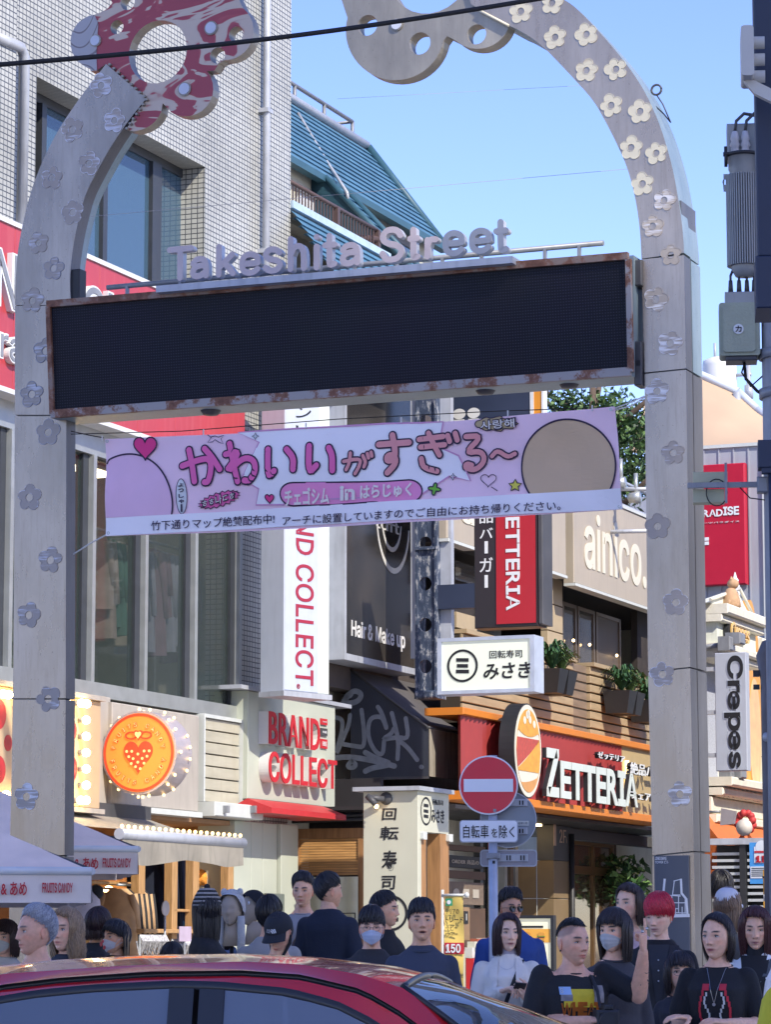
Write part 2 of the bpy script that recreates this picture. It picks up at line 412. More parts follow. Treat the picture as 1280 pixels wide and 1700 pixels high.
def decal_fn(c,steel,lo,hi,sc=(3,3,26)):
    def fn(n,b):
        L=n.links.new; tc=ND(n,'TexCoord'); mp=ND(n,'Mapping'); mp.inputs['Rotation'].default_value=(0,.5,0); mp.inputs['Scale'].default_value=sc; L(tc.outputs['Object'],mp.inputs[0])
        a=ND(n,'TexNoise',i_Scale=2.2,i_Detail=6.); L(mp.outputs[0],a.inputs['Vector'])
        k=ND(n,'TexNoise',i_Scale=1.7,i_Detail=2.); L(tc.outputs['Object'],k.inputs['Vector'])
        ad=ND(n,'Math',operation='ADD'); L(a.outputs['Fac'],ad.inputs[0]); L(k.outputs['Fac'],ad.inputs[1])
        r=ramp(n,[(lo,steel),(hi,c)]); 
        hf=ND(n,'Math',operation='MULTIPLY'); hf.inputs[1].default_value=.5; L(ad.outputs[0],hf.inputs[0]); L(hf.outputs[0],r.inputs[0])
        L(r.outputs[0],b.inputs['Base Color']); b.inputs['Roughness'].default_value=.6
    return fn
DECAL=node_mat('worn_decal',decal_fn((.74,.75,.78),(.38,.34,.30),.49,.56))
DECAL_F=node_mat('faded_decal',decal_fn((.62,.62,.66),(.39,.345,.30),.54,.62))
DECAL_L=node_mat('decal_outline',decal_fn((.78,.79,.84),(.40,.36,.33),.45,.55))
DECAL_DK=node_mat('dark_decal_outline',decal_fn((.18,.20,.26),(.48,.47,.5),.4,.6))
DECAL_SUN=node_mat('sunlit_cream_decal',decal_fn((.60,.56,.44),(.50,.44,.34),.36,.46,(3,3,34)))  # brighter cream puts the sunlight on the upper right arm into the colour
def marble_fn(n,b):
    L=n.links.new; tc=ND(n,'TexCoord'); mp=ND(n,'Mapping'); mp.inputs['Rotation'].default_value=(0,.7,0); mp.inputs['Scale'].default_value=(1.1,.1,2.6); L(tc.outputs['Object'],mp.inputs[0])
    a=ND(n,'TexNoise',i_Scale=1.5,i_Detail=2.5,i_Distortion=1.6); L(mp.outputs[0],a.inputs['Vector'])
    wv=ND(n,'Math',operation='MULTIPLY'); wv.inputs[1].default_value=19; L(a.outputs['Fac'],wv.inputs[0])
    sn=ND(n,'Math',operation='SINE'); L(wv.outputs[0],sn.inputs[0])
    r=ramp(n,[(.0,(.34,.055,.075)),(.52,(.40,.075,.09)),(.62,(.52,.39,.31)),(.85,(.56,.46,.37))]); L(sn.outputs[0],r.inputs[0])
    f=ND(n,'TexNoise',i_Scale=9.,i_Detail=6.); L(tc.outputs['Object'],f.inputs['Vector'])
    mx=ND(n,'MixRGB',blend_type='MULTIPLY'); mx.inputs[0].default_value=.5; L(r.outputs[0],mx.inputs[1]); L(f.outputs['Color'],mx.inputs[2])
    L(r.outputs[0],b.inputs['Base Color']); b.inputs['Roughness'].default_value=.45
MARBLE=node_mat('red_cream_marbling',marble_fn)
def contour_fn(n,b):
    L=n.links.new; tc=ND(n,'TexCoord'); a=ND(n,'TexNoise',i_Scale=1.2,i_Detail=1.); L(tc.outputs['Object'],a.inputs['Vector'])
    wv=ND(n,'Math',operation='MULTIPLY'); wv.inputs[1].default_value=110; L(a.outputs['Fac'],wv.inputs[0])
    sn=ND(n,'Math',operation='SINE'); L(wv.outputs[0],sn.inputs[0])
    r=ramp(n,[(.0,(.38,.36,.36)),(.85,(.40,.38,.37)),(.97,(.20,.17,.17))]); L(sn.outputs[0],r.inputs[0]); L(r.outputs[0],b.inputs['Base Color'])
    b.inputs['Roughness'].default_value=.4; b.inputs['Metallic'].default_value=.3
CONTOUR=node_mat('grey_wood_grain_plate',contour_fn)
def rust_fn(base,amount):
    def fn(n,b):
        L=n.links.new; tc=ND(n,'TexCoord'); a=ND(n,'TexNoise',i_Scale=5.,i_Detail=9.,i_Roughness=.72); L(tc.outputs['Object'],a.inputs['Vector'])
        r=ramp(n,[(amount,base),(amount+.06,(.22,.10,.06)),(amount+.16,(.12,.05,.03)),(amount+.3,(.30,.17,.10))]); L(a.outputs['Fac'],r.inputs[0]); L(r.outputs[0],b.inputs['Base Color'])
        b.inputs['Roughness'].default_value=.7; bp=ND(n,'Bump',i_Strength=.5,i_Distance=.006); L(a.outputs['Fac'],bp.inputs['Height']); L(bp.outputs[0],b.inputs['Normal'])
    return fn
RUST=node_mat('rusty_brown_rail',rust_fn((.26,.19,.155),.45)); RUSTL=node_mat('rusty_grey_rail',rust_fn((.34,.32,.31),.49))
PEEL=node_mat('peeling_navy_paint',rust_fn((.03,.045,.085),.56))
def peel_fn(n,b):
    L=n.links.new; tc=ND(n,'TexCoord'); mp=ND(n,'Mapping'); mp.inputs['Scale'].default_value=(2,2,.8); L(tc.outputs['Object'],mp.inputs[0])
    a=ND(n,'TexNoise',i_Scale=9.,i_Detail=9.,i_Roughness=.75); L(mp.outputs[0],a.inputs['Vector'])
    r=ramp(n,[(.45,(.03,.045,.08)),(.54,(.06,.08,.13)),(.58,(.30,.31,.33)),(.68,(.42,.40,.38))]); L(a.outputs['Fac'],r.inputs[0]); L(r.outputs[0],b.inputs['Base Color'])
    b.inputs['Roughness'].default_value=.6; bp=ND(n,'Bump',i_Strength=.6,i_Distance=.006); L(a.outputs['Fac'],bp.inputs['Height']); L(bp.outputs[0],b.inputs['Normal'])
PEEL2=node_mat('flaking_navy_paint',peel_fn)
def led_fn(n,b):
    L=n.links.new; tc=ND(n,'TexCoord'); sx=ND(n,'SeparateXYZ'); L(tc.outputs['Object'],sx.inputs[0])
    outs=[]
    for ax,sc in (('X',90.),('Z',90.)):
        m=ND(n,'Math',operation='MULTIPLY'); m.inputs[1].default_value=sc*math.pi; L(sx.outputs[ax],m.inputs[0])
        s=ND(n,'Math',operation='SINE'); L(m.outputs[0],s.inputs[0]); outs.append(s)
    mn=ND(n,'Math',operation='MINIMUM'); L(outs[0].outputs[0],mn.inputs[0]); L(outs[1].outputs[0],mn.inputs[1])
    a=ND(n,'TexNoise',i_Scale=1.1,i_Detail=3.); L(tc.outputs['Object'],a.inputs['Vector'])
    r=ramp(n,[(0.,(.010,.011,.019)),(.5,(.015,.017,.03)),(.8,(.05,.055,.085))]); L(mn.outputs[0],r.inputs[0])
    ml=ND(n,'MixRGB',blend_type='MULTIPLY'); ml.inputs[0].default_value=.45; L(r.outputs[0],ml.inputs[1]); L(a.outputs['Color'],ml.inputs[2]); L(ml.outputs[0],b.inputs['Base Color'])
    b.inputs['Roughness'].default_value=.55; b.inputs['Specular IOR Level'].default_value=.2; bp=ND(n,'Bump',i_Strength=.25,i_Distance=.003); L(mn.outputs[0],bp.inputs['Height']); L(bp.outputs[0],b.inputs['Normal'])
LED=node_mat('led_matrix',led_fn)
def tile_fn(tile_a,tile_b,grout,sx_,sz_,ax='X'):
    def fn(n,b):
        L=n.links.new; tc=ND(n,'TexCoord'); s=ND(n,'SeparateXYZ'); L(tc.outputs['Object'],s.inputs[0]); c=ND(n,'CombineXYZ')
        ad=ND(n,'Math',operation='ADD'); L(s.outputs['X'],ad.inputs[0]); L(s.outputs['Y'],ad.inputs[1])
        L(ad.outputs[0],c.inputs['X']); L(s.outputs['Z'],c.inputs['Y'])
        k=ND(n,'TexBrick'); k.offset=0.; k.inputs['Scale'].default_value=1.; k.inputs['Brick Width'].default_value=sx_; k.inputs['Row Height'].default_value=sz_; k.inputs['Mortar Size'].default_value=.006; k.inputs['Mortar Smooth'].default_value=.1
        k.inputs['Color1'].default_value=(*tile_a,1); k.inputs['Color2'].default_value=(*tile_b,1); k.inputs['Mortar'].default_value=(*grout,1); L(c.outputs[0],k.inputs['Vector'])
        a=ND(n,'TexNoise',i_Scale=.7,i_Detail=6.); L(tc.outputs['Object'],a.inputs['Vector']); r=ramp(n,[(.3,(.70,.69,.66)),(.7,(1,1,1))]); L(a.outputs['Fac'],r.inputs[0])
        ml=ND(n,'MixRGB',blend_type='MULTIPLY'); ml.inputs[0].default_value=1; L(k.outputs['Color'],ml.inputs[1]); L(r.outputs[0],ml.inputs[2]); L(ml.outputs[0],b.inputs['Base Color'])
        b.inputs['Roughness'].default_value=.35; bp=ND(n,'Bump',i_Strength=.5,i_Distance=.004,invert=True); L(k.outputs['Fac'],bp.inputs['Height']); L(bp.outputs[0],b.inputs['Normal'])
    return fn
TILE=node_mat('grey_mosaic_tile',tile_fn((.55,.55,.50),(.47,.47,.43),(.075,.08,.09),.075,.058))
WHITE=mat('white_paint',(.62,.63,.64),.5,var=.06,streak=.25,streakcol=(.5,.5,.48))
OFFW=mat('offwhite_enamel',(.54,.56,.53),.45,var=.05,streak=.2,streakcol=(.45,.44,.4))
GREENW=mat('pale_green_white_wall',(.43,.455,.375),.55,var=.05,vscale=2,streak=.3,streakcol=(.45,.46,.38))
BLACK=mat('black_metal',(.018,.019,.022),.5,var=.15)
NAVY=mat('navy_metal',(.022,.032,.065),.5,var=.15,vscale=2)
DKGREY=mat('dark_grey_metal',(.06,.06,.065),.5,var=.2,vscale=3)
GREY=mat('grey_metal',(.26,.27,.29),.45,.2,var=.15,vscale=4,streak=.3)
LGREY=mat('light_grey_metal',(.42,.44,.48),.45,.2,var=.1,vscale=4,streak=.3)
RUBBER=mat('black_rubber',(.012,.012,.013),.7,var=.1)
REDP=mat('red_paint',(.50,.03,.035),.4,var=.06,streak=.15)
INK=mat('black_ink',(.01,.011,.015),.6,var=0)
INKR=mat('red_ink',(.48,.02,.03),.6,var=0)
# ------------------------------------------------------------------ the gate
def px_r(fr,x,y,r,yy=0.):      # pixels to metres on a frame
    return abs(fr.q(x+r,y,yy)[0]-fr.q(x-r,y,yy)[0])/2
def lobes(cx,cz,r,rot,k=5,seed=0,inner=1.,n=60):
    rn=random.Random(seed); cs=[]
    for i in range(k):
        a=rot+i*2*math.pi/k+rn.uniform(-.06,.06); rr=r*.40*rn.uniform(.86,1.14)*inner
        cs.append((math.cos(a)*(r-r*.42),math.sin(a)*(r-r*.42),rr))
    out=[]
    for j in range(n):
        t=2*math.pi*j/n; ux,uz=math.cos(t),math.sin(t); best=r*.42*inner
        for x,z,rr in cs:
            b=ux*x+uz*z; d=b*b-(x*x+z*z-rr*rr)
            if d>0: best=max(best,b+math.sqrt(d))
        out.append((cx+ux*best,cz+uz*best))
    return out
def decal(x,y,rp,rot,m_fill,m_line,seed,yy=0.):
    cx,cz=G.q(x,y,yy); r=rp/5100*24.6
    mb=MB(m_fill)
    hole=[(cx+math.cos(a*2*math.pi/20)*r*.33,cz+math.sin(a*2*math.pi/20)*r*.33) for a in range(20)]
    mb.prism(lobes(cx,cz,r,rot,seed=seed,inner=.9),yy-.004,yy-.001,[hole],back=False)
    mb.m(m_line); o=lobes(cx,cz,r,rot,seed=seed); i=lobes(cx,cz,r*.975,rot,seed=seed,inner=.945)
    mb.prism(o,yy-.006,yy-.001,[i],back=False)
    h2=[(cx+math.cos(a*2*math.pi/20)*r*.295,cz+math.sin(a*2*math.pi/20)*r*.295) for a in range(20)]
    mb.prism([(cx+math.cos(a*2*math.pi/20)*r*.33,cz+math.sin(a*2*math.pi/20)*r*.33) for a in range(20)],yy-.006,yy-.001,[h2],back=False)
    return mb
def smooth_loop(p,n=3):
    for _ in range(n):
        q=[]
        for i in range(len(p)):
            a,b=p[i],p[(i+1)%len(p)]; q+=[(a[0]*.75+b[0]*.25,a[1]*.75+b[1]*.25),(a[0]*.25+b[0]*.75,a[1]*.25+b[1]*.75)]
        p=q
    return p
gate=Thing('street_gate','tall stainless steel archway with flower decals spanning the entrance of the shopping street','gate',G)
DL,DR=.16,.40
# pillars: four panels each, with thin seams
Lx=[(25,507,112),(24.5,690,110),(22,1160,109),(16,1420,107),(12,1905,103)]
for (xa,ya,xb),(xc,yc,xd) in zip(Lx[:-1],Lx[1:]):
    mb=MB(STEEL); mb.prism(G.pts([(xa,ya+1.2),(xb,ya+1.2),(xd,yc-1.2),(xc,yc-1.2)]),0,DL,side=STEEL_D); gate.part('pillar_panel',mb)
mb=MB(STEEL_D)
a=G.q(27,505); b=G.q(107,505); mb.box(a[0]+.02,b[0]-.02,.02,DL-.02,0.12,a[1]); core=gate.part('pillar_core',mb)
mb=MB(STEEL_B); b=G.q(122,700,.17); mb.box(b[0]-.13,b[0],DL+.001,DL+.02,.12,G.q(0,500)[1]); gate.part('rear_channel',mb)
Rx=[(1065,430,1135.5),(1070,620,1139),(1076,1115,1146),(1083,1420,1152),(1088,1880,1160)]
for (xa,ya,xb),(xc,yc,xd) in zip(Rx[:-1],Rx[1:]):
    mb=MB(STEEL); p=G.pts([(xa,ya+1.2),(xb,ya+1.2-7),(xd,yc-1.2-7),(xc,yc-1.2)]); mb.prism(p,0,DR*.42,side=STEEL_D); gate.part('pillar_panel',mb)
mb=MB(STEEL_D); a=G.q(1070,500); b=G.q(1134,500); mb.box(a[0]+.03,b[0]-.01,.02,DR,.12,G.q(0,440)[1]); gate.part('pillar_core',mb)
# rear halves of the right pillar, a second box behind the first with a groove between
for k,((xa,ya,xb),(xc,yc,xd)) in enumerate(zip(Rx[:-1],Rx[1:])):
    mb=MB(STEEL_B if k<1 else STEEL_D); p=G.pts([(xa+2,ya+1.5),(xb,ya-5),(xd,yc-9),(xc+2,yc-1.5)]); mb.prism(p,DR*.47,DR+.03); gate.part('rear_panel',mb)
# curved arms
inL=[(118,507),(116,480),(117,442),(124,394),(133,355),(142,322),(161,285),(182,247),(204,214),(224,187),(243,164)]
outL=[(176,107),(160,128),(140,153),(118,184),(97,216),(78,252),(60,293),(46,336),(36,380),(29,420),(26,460),(25,507)]
mb=MB(STEEL); mb.sm=False
P=G.pts(smooth_open(inL,2)+smooth_open(outL,2)); mb.prism(P,0,DL,side=STEEL_D); gate.part('left_arm',mb)
mb=MB(STEEL_B); q=G.pts(smooth_open([(x-7,y) for x,y in inL[:]],1)+[(x+12,y+4) for x,y in outL]); mb.prism(q,DL+.002,DL+.16); gate.part('rear_arm',mb)
inR=[(1065,430),(1064,405),(1062,377),(1057,341),(1049,305),(1039,272),(1021,233),(1004,200),(985,167),(955,134),(925,102),(893,70),(860,50),(846,44)]
outR=[(782,8),(770,-35),(800,-55),(860,-35),(905,-15),(937,0),(958,15),(985,43),(1014,75),(1044,112),(1070,151),(1090,194),(1103,230),(1116,276),(1124,318),(1131,361),(1135,400),(1135.5,420)]
mb=MB(STEEL); mb.prism(G.pts(smooth_open(inR,2)+smooth_open(outR,2)),0,DR*.45,side=STEEL_B); gate.part('right_arm',mb)
mb=MB(STEEL_B); mb.prism(G.pts(smooth_open([(x+1.5,y+1) for x,y in inR],2)+smooth_open([(x-1.5,y+1) for x,y in outR],2)),DR*.45+.006,DR+.03); gate.part('rear_arm',mb)
# flower decals
decs=[(168,143,23,'f'),(190,201,22,'f'),(120,216,23,'f'),(148,272,22,'f'),(86,296,22,'f'),(121,353,22,'l'),(64,404,20,'x'),(89,446,22,'d'),(54,500,23,'x'),(76,583,24,'d'),(53,655,24,'d'),(80,718,24,'d'),(49,826,24,'l'),(84,930,24,'x'),(48,1021,23,'x'),(80,1160,24,'p'),(44,1322,24,'p'),
 (865,20,21,'b'),(917,6,20,'b'),(922,63,20,'b'),(974,58,20,'b'),(974,118,20,'b'),(1023,116,20,'b'),(1015,176,20,'b'),(1063,186,20,'b'),(1048,246,20,'b'),(1090,255,19,'b'),(1067,306,20,'b'),(1103,333,19,'x'),(1084,376,19,'x'),(1114,424,18,'x'),(1089,497,21,'p'),(1113,570,21,'p'),(1091,650,21,'p'),(1118,752,20,'x'),(1092,874,21,'x'),(1122,1000,21,'l'),(1100,1119,21,'l'),(1129,1318,21,'p')]
DM={'f':(DECAL_F,DECAL_L),'l':(DECAL_F,DECAL_L),'x':(DECAL_F,DECAL_F),'d':(DECAL_F,DECAL_DK),'p':(DECAL,DECAL_L),'b':(DECAL_SUN,DECAL_SUN)}
for i,(x,y,r,k) in enumerate(decs):
    gate.part('flower_decal',decal(x,y,r,math.pi/2+random.Random(i).uniform(-.3,.3),*DM[k],seed=i))
# hinge brackets beside the screen
for y in (455,590,470+150):
    mb=MB(DKGREY); a=G.q(1062,y); mb.box(a[0]-.03,a[0]+.03,-.05,.12,a[1]-.1,a[1]+.1,.008); gate.part('hinge_bracket',mb)
mb=MB(BLACK); a=G.q(119,470); mb.box(a[0]-.05,a[0]+.06,.02,.14,a[1]-.2,a[1]+.12,.01); gate.part('hinge_bracket',mb)
# ring and wire on top of the right arm
mb=MB(DKGREY); c=G.q(1077,139); pts=[(c[0]+.04*math.cos(t),.2,c[1]+.04*math.sin(t)) for t in np.linspace(0,2*math.pi,17)]; mb.tube(pts,.009,6)
c2=G.q(1101,194); mb.tube([(c[0],.2,c[1]-.04),(c[0]+.05,.2,c[1]-.12),(c2[0],.2,c2[1]),(c2[0]-.06,.22,c2[1]+.08),(c[0]-.02,.22,c[1]-.12)],.006,6); gate.part('lifting_ring',mb)
gate.done(base=(0,0.1,.12))
# ---- cut-out flower plates
def plate(name,label,outline,holes,lamps,big,m,thick,off,front):
    t=Thing(name,label,'sign plate',G)
    mb=MB(m); hs=[]
    for x,y,r in holes+([big] if big else []):
        c=G.q(x,y,off); rr=r/5100*24.3/.94; hs.append([(c[0]+math.cos(a*2*math.pi/28)*rr,c[1]+math.sin(a*2*math.pi/28)*rr) for a in range(28)])
    mb.prism(G.pts(outline,off),off,off+thick,hs,side=STEEL_W)
    t.part('plate',mb)
    for x,y,r in lamps:
        c=G.q(x,y,off); rr=r/5100*24.3; mb=MB(mat('frosted_lens',(.55,.58,.66),.3,var=.05)); mb.disc(c[0],c[1],rr,off-.02,off-.001,20); mb.m(STEEL_W); mb.prism([(c[0]+math.cos(a*.3142)*rr*1.25,c[1]+math.sin(a*.3142)*rr*1.25) for a in range(20)],off-.012,off-.001,[[(c[0]+math.cos(a*.3142)*rr,c[1]+math.sin(a*.3142)*rr) for a in range(20)]]); t.part('lamp_lens',mb)
    return t
def arc(cx,cy,r,a0,a1,n=10): return [(cx+r*math.cos(R(a0+(a1-a0)*i/n)),cy+r*math.sin(R(a0+(a1-a0)*i/n))) for i in range(n+1)]
redo=[(161,118),(150,119)]+arc(163,71,46,105,262,12)+[(166,22),(178,16)]+arc(228,-18,48,150,300,10)+arc(330,-30,50,220,310,8)+arc(372,52,49,-50,98,14)+[(356,118),(343,119)]+arc(308,148,46,-38,120,12)+[(270,172)]+arc(221,168,50,22,75,7)+[(222,219),(209,216),(243,163),(176,107)]
t=plate('flower_plate','red and cream marbled flower shaped plate at the tip of the left arch arm',redo,[(212,5,13),(194,46,12),(392,58,13),(361,93,13.5)],[(159,69,9),(351,48,10),(307,149,10)],(262,87,53),MARBLE,.12,.02,1)
mb=MB(CONTOUR); mb.prism(G.pts([(161,118),(150,119)]+arc(163,71,46,105,262,12)+[(163,40),(160,90)],.015),.013,.019,back=False); t.part('grey_lobe',mb)
mb=MB(STEEL_W)
for i in range(9):
    x=182+i*7.2; y=108+i*6.6; c=G.q(x,y,-.01); mb.cyl((c[0],-.02,c[1]),(c[0],.03,c[1]),.012,6)
for i in range(7):
    x=243-i*5.4; y=166+i*8; c=G.q(x,y,-.01); mb.cyl((c[0],-.02,c[1]),(c[0],.03,c[1]),.012,6)
t.part('bolt',mb); t.done()
outR2=[(846,44)]+arc(793,27,55,20,132,14)[0:]+[(742,61)]+arc(656,52,82,12,195,26)+arc(620,-60,70,170,270,8)+[(700,-140),(760,-120),(770,-60),(782,8)]
t=plate('steel_flower_plate','weathered bare steel flower shaped plate hanging from the right arch arm against the sky',outR2,[(610,43,17),(697,73,18),(791,58,16)],[(659,42,9)],(714,-48,70),STEEL_W,.14,.03,1)
mb=MB(mat('cream_bolt_rail',(.75,.68,.5),.5)); a=G.q(795,18,.0); b=G.q(845,44,.0); mb.tube([(a[0],-.0,a[1]),(b[0],-.0,b[1])],.012,6); t.part('clamp_strip',mb); t.done()
# ---- LED display
led=Thing('led_display','long switched-off black LED screen in a rusty frame between the pillars','display',G)
yb=-.12; SH=.085
A=[G.q(80,503,yb-.1),G.q(1037,423,yb-.1),G.q(1043,618,yb),G.q(89,688,yb)]
zb=(A[2][1]+A[3][1])/2
def lean(z): return yb-(z-zb)*SH
def bar(mb,p,q,w,up,y0,y1):
    # bar along p-q of width w (towards up = +1 / -1 in z or x)
    if up in('u','d'):
        k=w if up=='u' else -w; l=[p,q,(q[0],q[1]+k),(p[0],p[1]+k)]
    else:
        k=w if up=='r' else -w; l=[p,q,(q[0]+k,q[1]),(p[0]+k,p[1])]
    ar=sum(l[i][0]*l[(i+1)%4][1]-l[(i+1)%4][0]*l[i][1] for i in range(4))
    if ar<0: l.reverse()
    vs=[(x,lean(z)+y0,z) for x,z in l]+[(x,lean(z)+y1,z) for x,z in l]
    mb.add(vs,[(0,1,2,3),(7,6,5,4),(1,0,4,5),(2,1,5,6),(3,2,6,7),(0,3,7,4)])
TL,TR,BR_,BL=A
mb=MB(LED)
def lerp(a,b,t): return tuple(a[i]+(b[i]-a[i])*t for i in range(len(a)))
mb.grid(lambda u,v:(lambda p:(p[0],lean(p[1])+.012,p[1]))(lerp(lerp(BL,BR_,u),lerp(TL,TR,u),v)),24,2); led.part('screen',mb)
mb=MB(RUST); bar(mb,(TL[0]-.02,TL[1]-.035),(TR[0]+.02,TR[1]-.035),.055,'u',-.02,.03); led.part('frame_rail',mb,label='rusty brown top rail')
mb=MB(RUSTL); bar(mb,(BL[0]-.02,BL[1]+.035),(BR_[0]+.02,BR_[1]+.035),.065,'d',-.02,.03); led.part('frame_rail',mb,label='grey bottom rail with rust patches')
mb=MB(RUST); bar(mb,(TL[0]-.03,TL[1]-.03),(BL[0]-.03,BL[1]),.04,'r',-.018,.03); led.part('frame_rail',mb)
mb=MB(RUSTL); bar(mb,(TR[0]-.0,TR[1]-.03),(BR_[0]-.0,BR_[1]),.04,'r',-.018,.03); led.part('frame_rail',mb)
mb=MB(STEEL_B); l=[(BL[0]-.02,BL[1]-.03),(BR_[0]+.03,BR_[1]-.03),(TR[0]+.03,TR[1]+.02),(TL[0]-.02,TL[1]+.02)]
mb.prism(l,yb+.03,yb+.36); led.part('housing',mb)
for x in (130,640,1020):
    mb=MB(DKGREY); c=G.q(x,668-(x-130)*.068,0); mb.box(c[0]-.05,c[0]+.05,-.02,.1,c[1]-.09,c[1]+.02); led.part('bracket',mb)
led.done()
for i,(x,lab) in enumerate(((350,'small flat dome speaker under the left half of the LED screen'),(806,'grey dome speaker under the LED screen near its middle'),(945,'dark dome speaker under the right end of the LED screen'))):
    y=690-(x-88)*.0765+10; c=G.q(x,y,.06); mb=MB(DKGREY); mb.lathe([(.0,-.05),(.06,-.045),(.085,-.01),(.085,.02),(.1,.03),(.1,.06)],(c[0],.06,c[1]),20); single('dome_speaker',mb,lab,'speaker',G,'dome speakers under the LED screen')
# ---- letters and rails above
sg=Thing('gate_lettering','raised pinkish grey letters and rail standing on top of the LED screen','sign',G)
base=[(283,486),(858,435)]
word=list('TakeshitaStreet')
xs=[(281,326,471,409),(319,353,467,426),(362,397,464,405),(401,438,461,419),(440,474,457,411),(481,514,455,392),(524,535,452,389),(539,565,448,388),(567,604,446,403),(634,675,439,378),(680,702,436,378),(707,733,434,393),(738,776,429,384),(782,821,425,380),(823,849,424,365)]
LET=mat('pinkish_grey_letter_face',(.56,.47,.46),.5,var=.06); LETS=mat('letter_side',(.55,.56,.58),.4,.2,var=.1)
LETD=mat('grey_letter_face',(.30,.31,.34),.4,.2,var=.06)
for ch,(x0,x1,y1,y0) in zip(word,xs):
    yl=-.22; s0,z0=G.q(x0,y1,yl); s1,z1=G.q(x1,y0,yl)
    W_=.0245; H_=z1-z0-2*W_; H_=H_/(.72 if ch in 'aesr' else 1.); s0+=W_; s1-=W_; z0+=W_
    if ch=='i': s0-=.02; s1+=.02
    for gi,gl in enumerate(GLY[ch]):
        P_=[(s0+u*(s1-s0),z0+v*H_) for u,v in gl]
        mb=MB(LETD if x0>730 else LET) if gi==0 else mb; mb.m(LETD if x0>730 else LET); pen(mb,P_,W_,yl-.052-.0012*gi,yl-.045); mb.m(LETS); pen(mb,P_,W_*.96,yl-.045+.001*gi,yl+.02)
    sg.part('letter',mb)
mb=MB(LGREY); a=G.q(268,486,-.2); b=G.q(858,437,-.2); k=(b[1]-a[1])/(b[0]-a[0])
mb.add([(a[0],-.3,a[1]-.02),(b[0],-.3,b[1]-.02),(b[0],-.3,b[1]+.035),(a[0],-.3,a[1]+.035),(a[0],-.1,a[1]-.02),(b[0],-.1,b[1]-.02),(b[0],-.1,b[1]+.035),(a[0],-.1,a[1]+.035)],[(0,1,2,3),(7,6,5,4),(0,4,5,1),(3,2,6,7),(0,3,7,4),(1,5,6,2)])
sg.part('base_rail',mb)
mb=MB(GREY); a=G.q(178,478,.02); b=G.q(1002,404,.02); mb.tube([(a[0],.02,a[1]),(b[0],.02,b[1])],.022,8); sg.part('pipe_rail',mb)
for x in (212,300,400,505,590,660,735,800,905,962):
    y=478-(x-178)*.0898; a=G.q(x,y,.02); mb=MB(GREY); mb.box(a[0]-.012,a[0]+.012,.0,.03,a[1]-.11-(.03 if x>850 else 0),a[1]); sg.part('rail_post',mb)
sg.done()
# ---- map plaque on the right pillar
pq=Thing('map_plaque','dark grey plaque with white street map lines on the right pillar','plaque',G)
PLQ=mat('slate_plaque',(.075,.085,.11),.45,var=.08); s0,s1,z0,z1=G.rect(1087,1420,1147,1580); mb=MB(PLQ); mb.box(s0,s1,-.02,-.003,z0,z1,.003); pq.part('panel',mb)
mb=MB(mat('plaque_white',(.7,.72,.76),.5,var=0)); s0,s1,z0,z1=G.rect(1089,1422,1108,1427); text(mb,'JINGUMAE',s0,s1,z0,z1,-.022,.002,kind='sans',off=.01); s0,s1,z0,z1=G.rect(1089,1428,1111,1433); text(mb,'TOWER ビル',s0,s1,z0,z1,-.022,.002,kind='sans'); pq.part('lettering',mb)
def pl(mb,l,w,y=-.022):
    for a,b in zip(l,l[1:]):
        p=Vector(G.q(*a)); q=Vector(G.q(*b)); d=(q-p); nrm=Vector((-d.y,d.x)).normalized()*w; e=d.normalized()*w*.5
        mb.prism([tuple(p+nrm-e),tuple(q+nrm+e),tuple(q-nrm+e),tuple(p-nrm-e)],y-.001,y+.001,back=False)
mb=MB(mat('plaque_white',(.7,.72,.76),.5,var=0)); pl(mb,[(1105,1459),(1101,1500),(1099,1505)],.008); pl(mb,[(1132,1459),(1133,1482),(1141,1492),(1143,1519)],.008); pl(mb,[(1097,1520),(1145,1519)],.012)
for l in ([(1121,1462),(1118,1485),(1131,1485)],[(1120,1462),(1132,1459)],[(1107,1485),(1131,1487)],[(1117,1487),(1117,1514)],[(1128,1487),(1128,1514)],[(1108,1498),(1141,1498)],[(1108,1506),(1128,1508)],[(1123,1508),(1123,1518)],[(1134,1505),(1134,1518)],[(1108,1514),(1141,1515)],[(1139,1492),(1139,1515)],[(1107,1485),(1106,1515)]): pl(mb,l,.003)
pq.part('map_lines',mb)
pq.done()
# ------------------------------------------------------------------ ground
gm=mat('asphalt',(.09,.09,.092),.85,var=.2,vscale=3,bump=.4,bscale=90)
mb=MB(mat('city_ground',(.09,.09,.088),.9,var=.2)); mb.quad((-1500,-1500,-.02),(1500,-1500,-.02),(1500,1500,-.02),(-1500,1500,-.02)); single('ground',mb,None,None,C0,kind='structure')
mb=MB(gm); mb.box(-27.5,-17.2,-200,200,-.015,0.0); 
o=single('road',mb,None,None,F1,kind='structure')
mb=MB(mat('white_road_paint',(.62,.62,.6),.7,var=.2,vscale=20))
for k in range(-20,20):
    mb.box(-21.8,-21.65,k*8.,k*8.+4,.0,.004)
for k in range(9): mb.box(-26.8,-18,-14+k*.9*1.,-14+k*.9+.45,.0,.004)
single('road_marking',mb,None,None,F1,kind='structure')
mb=MB(mat('concrete_pavement',(.36,.355,.34),.85,var=.12,vscale=4,bump=.3)); mb.box(-17.0,120,-60,90,-.1,.12); single('pavement',mb,None,None,F1,kind='structure')
mb=MB(mat('concrete_pavement',(.26,.255,.25))); mb.box(-200,-27.7,-150,90,-.1,.12); single('pavement',mb,None,None,F1,kind='structure')
mb=MB(mat('kerb_stone',(.33,.33,.32),.8,var=.1))
for k in range(60):
    y=-30+k*1.; mb.box(-17.2,-17.02,y,y+.99,-.1,.125,.01); mb.box(-27.7,-27.52,y,y+.99,-.1,.125,.01)
